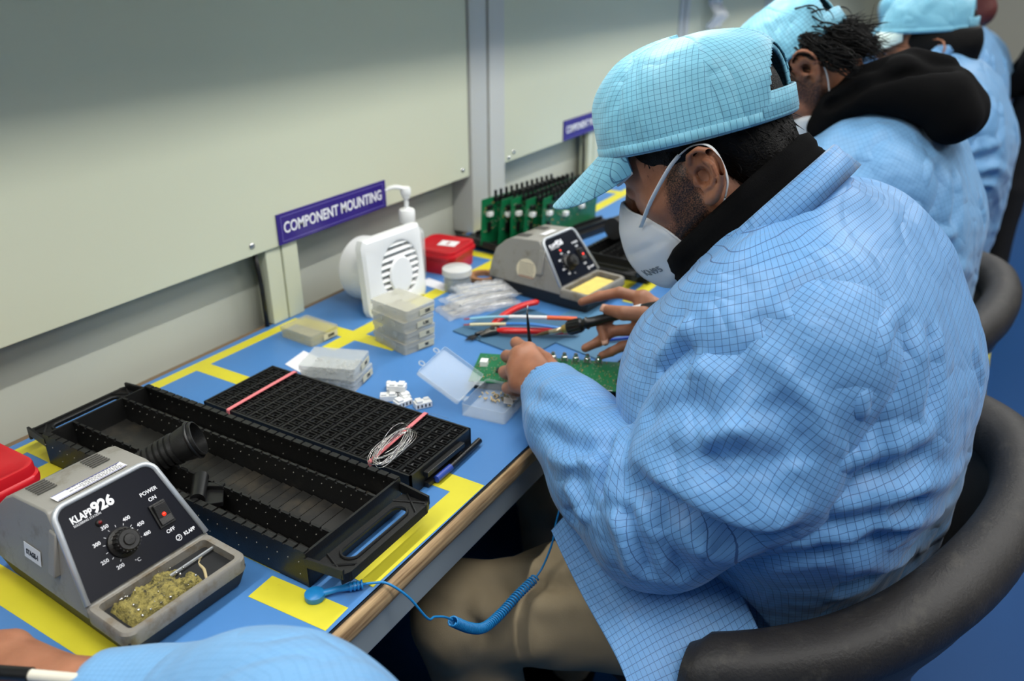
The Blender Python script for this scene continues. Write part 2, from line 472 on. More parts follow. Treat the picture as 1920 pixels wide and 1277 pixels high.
# overhead shelf above the bench, carrying the trough lamps
t = empty('overhead_shelf', (0, 0, 0), 0, 'grey metal shelf fixed above the workbench panels', 'shelf')
b = MB(); b.box((2.6, 0.788, 1.647), (7.6, 0.55, 0.03)); b.build('board', M_POST, t)
b = MB(); b.box((2.6, 0.505, 1.62), (7.6, 0.02, 0.06)); b.build('front_lip', M_POST, t)
for i, lx in enumerate(BENCH_LAMPS):
    t = empty('bench_lamp', (lx, 0.60, 1.596), 0, 'white trough lamp with a tube, fixed under the overhead shelf', 'lamp', 'trough lamps under the shelf')
    b = MB(); b.box((0, 0, 0.012), (1.24, 0.13, 0.012)); b.box((0, 0.070, -0.033), (1.24, 0.004, 0.104)); b.box((0, -0.066, -0.010), (1.24, 0.004, 0.055)); b.build('housing', M_WHT, t)
    b = MB(); b.cyl((-0.58, 0, -0.008), (0.58, 0, -0.008), 0.010, n=14); b.build('tube', M_DIFF, t, smooth=True)

# wall boards: front face y = 1.064, lower edge z = .894, one between each pair of posts (pitch 1.13 m)
PITCH_X = 1.13
def wall_board(x0, x1, label, scr):
    t = empty('wall_board', ((x0+x1)/2, 1.074, 0.894), 0, label, 'panel', 'cream boards above the bench'); ox = (x0+x1)/2
    b = MB(); b.box((0, 0, 0.53), (x1-x0, 0.02, 1.06), bev=0.002); b.build('board', M_PANEL, t)
    for sx, sz in scr:
        s = MB(); M = Matrix.Rotation(PI/2, 4, 'X')
        s.lathe([(0.0, 0.003), (0.0035, 0.0028), (0.0055, 0.0012), (0.006, 0)], (sx-ox, -0.0103, sz-0.894), 14, M)
        s.build('screw', M_MET, t, smooth=True)
wall_board(-1.2, 1.593, 'long cream wall board left of the first grey post, over the soldering trays', [(0.915, 0.912), (1.565, 0.914)])
wall_board(1.748, 2.95, 'cream wall board between the grey post and the second sign', [(1.80, 0.915), (1.775, 0.905)])
wall_board(3.05, 4.10, 'cream wall board behind the second worker\'s cap, at the hanging bag', [])
wall_board(4.25, 7.9, 'farthest cream wall board down the bench line', [])
def post(x0, x1, label, nm='wall_post'):
    t = empty(nm, (x0, 1.06, 0.75), 0, label, 'post'); w_ = x1-x0
    b = MB()
    b.box((w_*0.245, 0.03, 0.93), (w_*0.49, 0.06, 1.86), bev=0.002)
    b.build('channel', M_POST, t, bevel=0.001)
    b = MB(); b.box((w_*0.755, 0.024, 0.93), (w_*0.47, 0.056, 1.86), bev=0.002); b.build('channel', M_POST, t)
    b = MB(); b.box((w_*0.5, 0.045, 0.93), (w_-0.006, 0.03, 1.858)); b.build('back_plate', M_DMET if False else M_POST, t)
    return t
post(1.600, 1.745, 'broad pale grey post right of the hand pump bottle')
post(2.955, 3.045, 'narrow grey post behind the focused worker\'s cap')
post(4.11, 4.24, 'far grey post beside the second worker\'s cap')
# low stubs seen under the boards
def stub(x0, x1, label):
    t = empty('board_support', (x0, 1.085, 0.75), 0, label, 'support'); w_ = x1-x0
    b = MB(); b.box((w_*0.25, 0.0, 0.075), (w_*0.46, 0.03, 0.15), bev=0.002); b.build('channel', M_PANEL, t)
    b = MB(); b.box((w_*0.75, 0.003, 0.075), (w_*0.48, 0.04, 0.15), bev=0.002); b.build('channel', M_PANEL, t)
stub(0.946, 1.024, 'short cream upright under the first sign, beside the black cable')
stub(2.26, 2.33, 'short cream upright under the second sign')
def cable(x, label):
    b = MB(); b.tube([(x-0.006, 1.076, 0.905), (x, 1.076, 0.83), (x+0.001, 1.076, 0.751)], 0.0042, 8)
    tag(b.build('cable', M_BLK2, smooth=True), label, 'cable')
cable(0.934, 'black cable running down from the first wall board to the blue bench')
cable(2.24, 'black cable running down from the second wall board')
# COMPONENT MOUNTING signs
def sign(x0, label):
    t = empty('sign', (x0+0.151, 1.064, 0.9235), 0, label, 'sign')
    b = MB(); b.box((0, -0.0015, 0), (0.302, 0.003, 0.056), bev=0.0006); b.build('board', M_NAVY, t)
    M_LINE = mat('sign_line', (120, 110, 180), 0.4)
    b = MB()
    for c, d in (((0, -0.0033, 0.0225), (0.284, 0.0006, 0.0009)), ((0, -0.0033, -0.0225), (0.284, 0.0006, 0.0009)),
                 ((0.142, -0.0033, 0), (0.0009, 0.0006, 0.046)), ((-0.142, -0.0033, 0), (0.0009, 0.0006, 0.046))):
        b.box(c, d)
    b.build('border', M_LINE, t)
    text_mesh('lettering', 'COMPONENT MOUNTING', 0.0285, M_WTXT, t, frame((0, -0.0034, 0), (1, 0, 0), (0, 0, 1)), bold=0.0006, sx=0.80)
    return t
sign(0.975, 'purple COMPONENT MOUNTING sign nearest the camera, readable in full')
sign(2.075, 'purple sign farther along the wall, half hidden by the focused worker\'s cap')
# hanging clear bag near far board
b = MB()
P = []
for i in range(14):
    z = 1.30-0.17*i/13; wd = 0.10-0.02*i/13
    P.append([(3.28+wd*(j/9-0.5)*2*0.9, 1.03+0.012*math.sin(j*1.4+i*0.5)+0.01*math.cos(i), z+0.004*math.sin(j*2)) for j in range(10)])
b.grid(P)
M_BAG = mat('clear_film', (236, 238, 244), 0.12, alpha=0.38, spec=0.9, bump=0.3, bscale=30)
tag(b.build('plastic_bag', M_BAG, smooth=True, solid=0.0008), 'clear plastic bag hanging on the wall above the focused worker\'s cap', 'bag')

# ================================================================== workbench
bench = empty('workbench', (0, 0, 0), 0, 'long workbench with a blue top, yellow tape lines and a worn wooden front edge', 'workbench')
b = MB(); b.box((3.15, 0.770, 0.7495), (8.3, 0.612, 0.001)); b.build('table_mat', M_BLUE, bench)
b = MB(); b.box((3.15, 0.778, 0.734), (8.3, 0.62, 0.030)); b.build('table_board', mat('board_core', (120, 100, 76), 0.7), bench)
# worn wooden nosing
M_WOOD = bpy.data.materials.new('worn_wood'); M_WOOD.use_nodes = True
nt = M_WOOD.node_tree; N = nt.nodes; L = nt.links; bb = N['Principled BSDF']; bb.inputs['Roughness'].default_value = 0.6
tc = N.new('ShaderNodeTexCoord'); mp = N.new('ShaderNodeMapping'); mp.inputs['Scale'].default_value = (5, 90, 90)
nz = N.new('ShaderNodeTexNoise'); nz.inputs['Scale'].default_value = 2.0; nz.inputs['Detail'].default_value = 6
cr = N.new('ShaderNodeValToRGB'); cr.color_ramp.elements[0].position = 0.35; cr.color_ramp.elements[0].color = s2l((128, 98, 66))+(1,)
cr.color_ramp.elements[1].position = 0.62; cr.color_ramp.elements[1].color = s2l((196, 164, 120))+(1,)
L.new(tc.outputs['Object'], mp.inputs[0]); L.new(mp.outputs[0], nz.inputs['Vector']); L.new(nz.outputs['Fac'], cr.inputs[0]); L.new(cr.outputs[0], bb.inputs['Base Color'])
bp = N.new('ShaderNodeBump'); bp.inputs['Strength'].default_value = 0.3; bp.inputs['Distance'].default_value = 0.002; L.new(nz.outputs['Fac'], bp.inputs['Height']); L.new(bp.outputs[0], bb.inputs['Normal'])
P = []
for i in range(166):
    x = -1.0+8.3*i/165
    row = []
    for k in range(9):
        a = PI/2+PI*k/8*0.98
        row.append((x, 0.464+0.009*math.cos(a)+(-0.0005)*math.sin(x*31+k), 0.7345+0.0150*math.sin(a)+0.0006*math.sin(x*23)+0.0004*math.sin(x*71)))
    P.append(row)
b = MB(); b.grid(P); b.build('wooden_edge', M_WOOD, bench, smooth=True)
b = MB(); b.box((3.15, 0.4636, 0.7497), (8.3, 0.0035, 0.0006)); b.build('edge_seam', M_BLK2, bench)
M_STEEL = mat('steel_grey', (150, 160, 164), 0.4, var=0.02)
b = MB(); b.box((3.15, 0.476, 0.697), (8.3, 0.018, 0.048), bev=0.001); b.build('front_rail', M_STEEL, bench)
for lx in (-0.75, 1.62, 3.9, 6.2):
    for ly in (0.50, 1.03):
        b = MB(); b.box((lx, ly, 0.36), (0.045, 0.045, 0.72), bev=0.002); b.build('leg', M_STEEL, bench)
for ly in (1.06,):
    b = MB(); b.box((3.15, 1.075, 0.40), (8.3, 0.02, 0.60)); b.build('back_panel', mat('dark_panel', (70, 72, 72), 0.6), bench)
# yellow tape strips (width ~28 mm)
TZ = 0.75018
def tape(x0, y0, x1, y1, w_=0.028):
    d = Vector((x1-x0, y1-y0)); n = Vector((-d.y, d.x)).normalized()*w_/2
    global TZ
    TZ += 0.00002; b = MB(); z0, z1 = 0.7500, TZ
    q = [(x0-n.x, y0-n.y), (x0+n.x, y0+n.y), (x1+n.x, y1+n.y), (x1-n.x, y1-n.y)]
    q = q[::-1]
    b.prism(q, z0, z1); b.build('tape_strip', M_YEL, bench)
tape(0.66, 1.0555, 0.99, 1.050, 0.022)      # along the wall
tape(0.30, 1.052, 0.66, 1.053, 0.020)
tape(0.762, 1.05, 0.762, 0.905, 0.028)      # cross strips
tape(0.920, 0.915, 1.62, 0.900, 0.030)
tape(0.985, 1.045, 0.985, 0.815, 0.030)

tape(0.480, 1.045, 0.480, 0.57, 0.030)      # behind rack, left side
tape(0.30, 0.978, 0.50, 0.978, 0.030)
tape(0.300, 0.475, 0.300, 1.04, 0.036)      # beside the near station
tape(0.44, 0.573, 0.445, 0.47, 0.036)
tape(0.700, 0.548, 0.700, 0.470, 0.033)     # front corner
tape(0.500, 0.4835, 0.7165, 0.481, 0.030)

tape(1.40, 0.595, 2.0, 0.592, 0.024)
tape(1.38, 0.555, 1.60, 0.553, 0.026)
tape(1.475, 1.02, 1.475, 0.60, 0.032)
tape(1.53, 1.045, 2.4, 1.045, 0.022)
tape(1.62, 0.90, 2.6, 0.90, 0.03)
tape(2.15, 0.48, 2.15, 1.02, 0.03)

# ================================================================== soldering stations
M_FACE = mat('panel_navy', (10, 13, 24), 0.3, dirt=(40, 42, 48), dscale=110, dthr=0.76, spec=0.15)
M_BEZ = mat('bezel_silver', (188, 192, 196), 0.3, 0.35)
M_KNOB = mat('knob_black', (26, 25, 24), 0.4, bump=0.2, bscale=900, dirt=(90, 82, 70), dscale=90, dthr=0.66)
M_LEDR = mat('led_red_lit', (255, 40, 20), 0.3, emit=(255, 45, 25), estr=1.6)
M_LEDD = mat('led_red_dark', (110, 20, 20), 0.25)
M_DROSS = mat('dross', (150, 138, 74), 0.75, var=0.35, vscale=160, bump=1.0, bscale=700, dirt=(52, 50, 34), dscale=190, dthr=0.56)
M_SOLD = mat('solder', (205, 203, 200), 0.22, 1.0)
M_CUP = mat('cup_metal', (176, 168, 152), 0.42, 0.25, bump=0.3, bscale=200, dirt=(96, 84, 62), dscale=80, dthr=0.6)
M_SPONGE = mat('sponge_yellow', (226, 202, 108), 0.8, var=0.08, vscale=50, bump=0.6, bscale=900)
M_BASE = mat('station_base_black', (30, 31, 33), 0.55)

def station(loc, rz, label, kind):
    t = empty('soldering_station', loc, rz, label, 'soldering station')
    H0, H1 = 0.040, 0.119
    hw = lambda z: 0.070-0.0145*max(0, (z-0.035))/0.084
    b = MB()     # black foot, flaring upward
    b.hexa([(-0.062, 0.010, 0), (0.062, 0.010, 0), (0.062, 0.230, 0), (-0.062, 0.230, 0)],
           [(-0.069, 0.001, 0.030), (0.069, 0.001, 0.030), (0.069, 0.239, 0.030), (-0.069, 0.239, 0.030)])
    b.build('base', M_BASE, t, bevel=0.004)
    # housing: side profile lofted with a width that narrows upward
    prof = [(0.064, 0.028), (0.064, H0), (0.0685, H0+0.002), (0.1245, H1), (0.130, H1+0.0015), (0.190, H1-0.004), (0.206, H1-0.012), (0.228, 0.088), (0.236, 0.060), (0.240, 0.030), (0.240, 0.028)]
    n = len(prof); b = MB()
    vs = [(-hw(z), y, z) for y, z in prof]+[(hw(z), y, z) for y, z in prof]
    fs = [tuple(range(n)), tuple(range(n, 2*n))[::-1]]+[(i, (i+1) % n, n+(i+1) % n, n+i) for i in range(n)]
    b.add(vs, fs)
    # side flute
    b.hexa([(-0.0725, 0.108, 0.058), (-0.064, 0.108, 0.058), (-0.064, 0.122, 0.058), (-0.0715, 0.122, 0.058)],
           [(-0.0605, 0.108, 0.104), (-0.056, 0.108, 0.104), (-0.056, 0.122, 0.104), (-0.0595, 0.122, 0.104)])
    b.build('housing', M_GREY, t, bevel=0.006)
    # tray rim: rounded ring wall
    o_ = rrect(0.140, 0.072, 0.012, 5, 0, 0.036); i_ = rrect(0.122, 0.054, 0.005, 5, 0, 0.0345); m_ = rrect(0.136, 0.068, 0.011, 5, 0, 0.036)
    b = MB(); rows = [[(x, y, 0.024) for x, y in o_], [(x, y, 0.0375) for x, y in o_], [(x, y, 0.040) for x, y in m_], [(x, y, 0.0395) for x, y in i_], [(x*0.985, y*0.99, 0.016) for x, y in i_]]
    b.grid(rows, wrap_v=True); b.build('tray_rim', mat('rim_grey', (132, 128, 120), 0.5, dirt=(112, 98, 78), dscale=40, dthr=0.55), t, smooth=True, auto=40)
    b = MB(); b.prism([(x*0.99, y*0.99) for x, y in i_], 0.012, 0.0270 if kind == 'A' else 0.020); b.build('tray_floor', M_CUP, t)
    # face panel + bezel
    fy = Vector((0, 0.0560, 0.0790)); F = frame((0, 0.0672, 0.0425), (1, 0, 0), fy)
    Lf = fy.length
    def outline(hb, ht, hgt, r, y0=0.0):
        pts = [(-hb, y0)]
        for k in range(7):
            a = math.radians(180-90*k/6); pts.append((-ht+r+r*math.cos(a), hgt-r+r*math.sin(a)))
        for k in range(7):
            a = math.radians(90-90*k/6); pts.append((ht-r+r*math.cos(a), hgt-r+r*math.sin(a)))
        pts.append((hb, y0)); return pts
    b = MB(); pl = outline(0.0655, 0.0535, Lf-0.002, 0.013); n = len(pl)
    b.add([F @ Vector((x, y, 0.0)) for x, y in pl]+[F @ Vector((x, y, 0.0022)) for x, y in pl],
          [tuple(range(n)), tuple(range(n, 2*n))[::-1]]+[(i, (i+1) % n, n+(i+1) % n, n+i) for i in range(n)])
    face = b.build('face_panel', M_FACE, t)
    b = MB(); b.tube([F @ Vector((x, y, 0.0020)) for x, y in outline(0.0675, 0.0552, Lf-0.001, 0.0145, -0.001)], 0.0031, 8)
    b.build('bezel', M_BEZ, t, smooth=True)
    TM = lambda x, y, z=0.0024, rot=0: F @ Matrix.Translation((x, y, z)) @ Matrix.Rotation(rot, 4, 'Z')
    text_mesh('lettering', 'KLAPP', 0.0100, M_WTXT, face, TM(-0.043, 0.0775), bold=0.0003, align='LEFT', sx=0.78, depth=0.0001)
    text_mesh('lettering', '926', 0.0150, M_WTXT, face, TM(-0.0205, 0.0785), bold=0.0006, align='LEFT', sx=1.0, depth=0.0001)
    text_mesh('lettering', 'SOLDERING STATION', 0.0034, M_WTXT, face, TM(-0.043, 0.0718), align='LEFT', sx=0.85, depth=0.0001)
    kx, ky = -0.011, 0.035
    for s_, an in (('200', 238), ('250', 200), ('300', 152), ('350', 108), ('400', 55), ('450', 18), ('480', -12)):
        a = math.radians(an)
        text_mesh('lettering', s_, 0.0052, M_WTXT, face, TM(kx+0.0250*math.cos(a), ky+0.0232*math.sin(a)), bold=0.0001, depth=0.0001)
    text_mesh('lettering', '°C', 0.0052, M_WTXT, face, TM(kx+0.004, ky-0.0235), depth=0.0001)
    text_mesh('lettering', 'POWER', 0.0056, M_WTXT, face, TM(0.036, 0.0675), bold=0.0001, depth=0.0001)
    text_mesh('lettering', 'ON', 0.0056, M_WTXT, face, TM(0.036, 0.0590), bold=0.0001, depth=0.0001)
    text_mesh('lettering', 'OFF', 0.0056, M_WTXT, face, TM(0.036, 0.0205), bold=0.0001, depth=0.0001)
    text_mesh('lettering', 'KLAPP', 0.0052, M_WTXT, face, TM(0.0525, 0.0095), bold=0.0002, sx=0.9, depth=0.0001)
    b = MB(); M = TM(0.0395, 0.0092, 0.0023)
    ring = [M @ Vector((0.0030*math.cos(a), 0.0030*math.sin(a), 0)) for a in [2*PI*k/20 for k in range(20)]]
    b.tube(ring, 0.0005, 5, closed=True); b.tube([M @ Vector(p) for p in ((-0.0015, -0.0015, 0), (0.0015, 0.0, 0), (0.0, 0.002, 0))], 0.0005, 5)
    b.build('emblem', M_WTXT, face)
    b = MB()
    for k in range(11):
        a = math.radians(235-25*k); p0 = TM(kx+0.0168*math.cos(a), ky+0.0168*math.sin(a)) @ Vector(); p1 = TM(kx+0.0190*math.cos(a), ky+0.0190*math.sin(a)) @ Vector()
        b.cyl(p0, p1, 0.00032, n=5)
    b.build('dial_scale', M_WTXT, face)
    b = MB(); Mk = TM(kx, ky, 0.002)
    b.lathe([(0, 0.0185), (0.0098, 0.0185), (0.0112, 0.0170), (0.0120, 0.006), (0.0152, 0.0035), (0.0155, 0), (0, 0)], n=40, M=Mk)
    kn = b.build('temperature_knob', M_KNOB, t, smooth=True, auto=40)
    b = MB()
    for k in range(20):
        a = 2*PI*k/20; b.cyl(Mk @ Vector((0.0121*math.cos(a), 0.0121*math.sin(a), 0.005)), Mk @ Vector((0.0114*math.cos(a), 0.0114*math.sin(a), 0.0172)), 0.0007, n=5)
    b.lathe([(0, 0.0205), (0.0052, 0.0202), (0.0062, 0.0185), (0.0064, 0.0180)], n=24, M=Mk)
    b.build('grip', M_KNOB, kn, smooth=True, auto=40)
    b = MB(); b.box((0, 0, 0), (0.0022, 0.0012, 0.004)); o = b.build('pointer', M_WTXT, kn); o.matrix_local = Mk @ Matrix.Rotation(math.radians(32), 4, 'Z') @ Matrix.Translation((0.0138, 0, 0.0052))
    b = MB(); Ml = TM(-0.021, 0.0635, 0.002); b.lathe([(0, 0.004), (0.0022, 0.0034), (0.0034, 0.002), (0.0040, 0)], n=20, M=Ml)
    led = b.build('heater_light', M_KNOB, t, smooth=True)
    b = MB(); b.lathe([(0, 0.0048), (0.0012, 0.0045), (0.0020, 0.0033)], n=14, M=Ml); b.build('lens', M_LEDD if kind == 'A' else M_LEDR, led, smooth=True)
    # rocker switch
    b = MB(); Ms = TM(0.036, 0.0400, 0.0); 
    def bx(c, d, rx=0):
        q = MB(); q.box((0, 0, 0), d, bev=0.0008); MM = Ms @ Matrix.Translation(c) @ Matrix.Rotation(rx, 4, 'X')
        b.add([MM @ Vector(v) for v in q.v], q.f)
    bx((0, 0, 0.003), (0.0180, 0.0270, 0.004)); bx((0, 0.004, 0.0062), (0.0140, 0.0150, 0.005), 0.16); bx((0, -0.0065, 0.0052), (0.0140, 0.0095, 0.005), -0.1)
    sw = b.build('power_switch', M_KNOB, t, bevel=0)
    b = MB(); b.lathe([(0, 0.0018), (0.0014, 0.0014), (0.0022, 0)], n=14, M=Ms @ Matrix.Translation((0.0, -0.001, 0.0082))); b.build('indicator', M_LEDR, sw, smooth=True)
    # top vents
    b = MB()
    M_VENT = mat('vent_dark', (88, 86, 82), 0.6)
    for vx, vw in ((-0.034, 0.020), (0.024, 0.020)):
        b = MB()
        for k in range(6): b.box((vx, 0.164+0.0046*k, 0.1190-0.0004*k), (vw, 0.0014, 0.0012))
        b.build('vent', M_VENT, t)
    # side frame (left side plane)
    pa = Vector((-hw(0.045), 0.175, 0.045)); 
    Sx = Vector((0, -1, 0)); Sy = Vector((0.0145/0.084, 0, 1)).normalized()
    if kind == 'A':
        FS = frame((-hw(0.062)-0.0006, 0.158, 0.062), Sx, Sy)
        b = MB(); b.add([FS @ Vector(v) for v in ((-0.0155, -0.0085, 0), (0.0155, -0.0085, 0), (0.0155, 0.0085, 0), (-0.0155, 0.0085, 0))], [(0, 1, 2, 3)])
        st = b.build('sticker', M_PAPER, t, solid=0.0003)
        text_mesh('lettering', 'STAGE-1', 0.0078, M_INK, st, FS @ Matrix.Translation((0, -0.001, 0.0003)), bold=0.00035, sx=0.78, depth=0.0001)
        FT = frame((-0.005, 0.1400, 0.1215), (1, 0, 0), (0, 0.032, -0.0028))
        b = MB(); b.add([FT @ Vector(v) for v in ((-0.036, -0.010, 0), (0.040, -0.008, 0), (0.040, 0.0065, 0), (-0.036, 0.0045, 0))], [(0, 1, 2, 3)])
        st = b.build('sticker', M_PAPER, t, solid=0.0003)
        b = MB()
        for x0, y0, x1, y1 in ((-0.035, -0.0094, 0.039, -0.0074), (-0.035, 0.0040, 0.039, 0.0060)):
            b.tube([FT @ Vector((x0, y0, 0.0002)), FT @ Vector((x1, y1, 0.0002))], 0.0004, 4)
        b.build('sticker_border', mat('ink_blue', (40, 50, 130), 0.5), st)
        for k in range(4):
            text_mesh('lettering', 'ADJUST TEMPERATURE BEFORE USE OF TIP'[k*4:k*4+26], 0.0028, M_INK, st, FT @ Matrix.Translation((0.004, 0.0035-0.003*k, 0.0003)), bold=0.0001, depth=0.0001) if False else None
        b = MB(); rr = random.Random(2)
        for k in range(4):
            x = -0.020+0.012*(k % 2)
            while x < 0.034:
                l_ = rr.uniform(0.0015, 0.0045); b.box((0, 0, 0), (0, 0, 0)) if False else None
                y = 0.0030-0.0030*k+0.0008*(x/0.03)
                b.add([FT @ Vector(v) for v in ((x, y, 0.00035), (x+l_, y, 0.00035), (x+l_, y+0.0011, 0.00035), (x, y+0.0011, 0.00035))], [(0, 1, 2, 3)])
                x += l_+0.001
        b.build('printed_lines', M_INK, st)
    else:
        FS = frame((-hw(0.060)-0.0006, 0.148, 0.060), Sx, Sy)
        pl = [(0.024*math.cos(a), max(-0.016, 0.022*math.sin(a))) for a in [2*PI*k/28 for k in range(28)]]
        b = MB(); b.add([FS @ Vector((x, y, 0)) for x, y in pl], [tuple(range(28))]); st = b.build('sticker', mat('sticker_cream', (214, 204, 178), 0.6), t, solid=0.0003)
        b = MB(); rr = random.Random(5); b2 = MB()
        for k in range(6):
            y = 0.012-0.0045*k; x = -0.017
            while x < 0.016:
                l_ = rr.uniform(0.0015, 0.004)
                b.add([FS @ Vector(v) for v in ((x, y, 0.0004), (x+l_, y, 0.0004), (x+l_, y+0.0012, 0.0004), (x, y+0.0012, 0.0004))], [(0, 1, 2, 3)]); x += l_+0.0012
        for k in range(9):
            x = -0.016+0.004*k
            b2.add([FS @ Vector(v) for v in ((x, -0.0152, 0.0004), (x+0.0026, -0.0152, 0.0004), (x+0.0026, -0.0122, 0.0004), (x, -0.0122, 0.0004))], [(0, 1, 2, 3)])
        b.build('printed_lines', M_INK, st); b2.build('printed_border', mat('ink_maroon', (120, 30, 40), 0.6), st)
        FT = frame((0.005, 0.1440, 0.1206), (1, 0, 0), (0, 0.032, -0.0028))
        b = MB(); b.add([FT @ Vector(v) for v in ((-0.025, -0.008, 0), (0.015, -0.008, 0), (0.015, 0.006, 0), (-0.025, 0.006, 0))], [(0, 1, 2, 3)]); b.build('sticker', M_PAPER, t, solid=0.0003)
    # tray contents
    if kind == 'A':
        V = []
        nx, ny = 46, 34; P = []
        for i in range(nx):
            row = []
            for j in range(ny):
                u = i/(nx-1); v = j/(ny-1)
                ed = min(u, v, 1-v)*9; right = max(0, (u-0.84-0.12*math.sin(v*7))*6)
                h = min(1, ed)*(1-min(1, right))
                x = -0.0560+0.080*u; y = 0.010+0.047*v
                q = np.array([[x*1.0, y, 0.3]]); z = 0.0262+0.0130*max(h, 0)+(0.0022*wob(q*6, 90, 8)[0]+0.0012*wob(q*6, 260, 8, 9)[0])*max(h, 0)
                row.append((x, y, z))
            P.append(row)
        b = MB(); b.grid(P); o = b.build('solder_waste', M_DROSS, t, smooth=True); tag(o, kind='stuff')
        b = MB(); b.box((0.008, 0.046, 0.0345), (0.108, 0.0022, 0.0022), (0, 0, 0.02)); b.build('divider_wire', M_BEZ, t)
        b = MB(); rr = random.Random(4)
        for k in range(120):
            x = rr.uniform(-0.045, 0.058); y = rr.uniform(0.012, 0.056); z = 0.0280 if x > 0.020 else 0.0400
            if x > 0.020 or rr.random() < 0.3:
                r_ = rr.uniform(0.0005, 0.0018); b.lathe([(0, r_), (r_*0.8, r_*0.6), (r_, 0), (0, -r_*0.6)], (x, y, z), 7, rotm((rr.uniform(0, 3), rr.uniform(0, 3), 0)).to_4x4())
        b.build('solder_blobs', M_SOLD, t, smooth=True); 
        b = MB(); b.tube(spline([(0.026, 0.012, 0.0285), (0.036, 0.030, 0.030), (0.040, 0.044, 0.0285), (0.050, 0.052, 0.030)], 5), 0.0017, 7); b.build('solder_stick', mat('stick_tan', (186, 170, 130), 0.5), t, smooth=True)
    else:
        b = MB(); b.box((0, 0.0345, 0.026), (0.098, 0.044, 0.016), bev=0.003); b.build('sponge', M_SPONGE, t)
    return t
station((0.368, 0.585, 0.75), math.radians(-3), 'grey soldering station nearest the camera, STAGE-1 label and a tray of solder waste', 'A')
station((1.345, 0.583, 0.75), math.radians(-7), 'grey soldering station below the focused worker\'s cap, holding a clean yellow sponge', 'B')

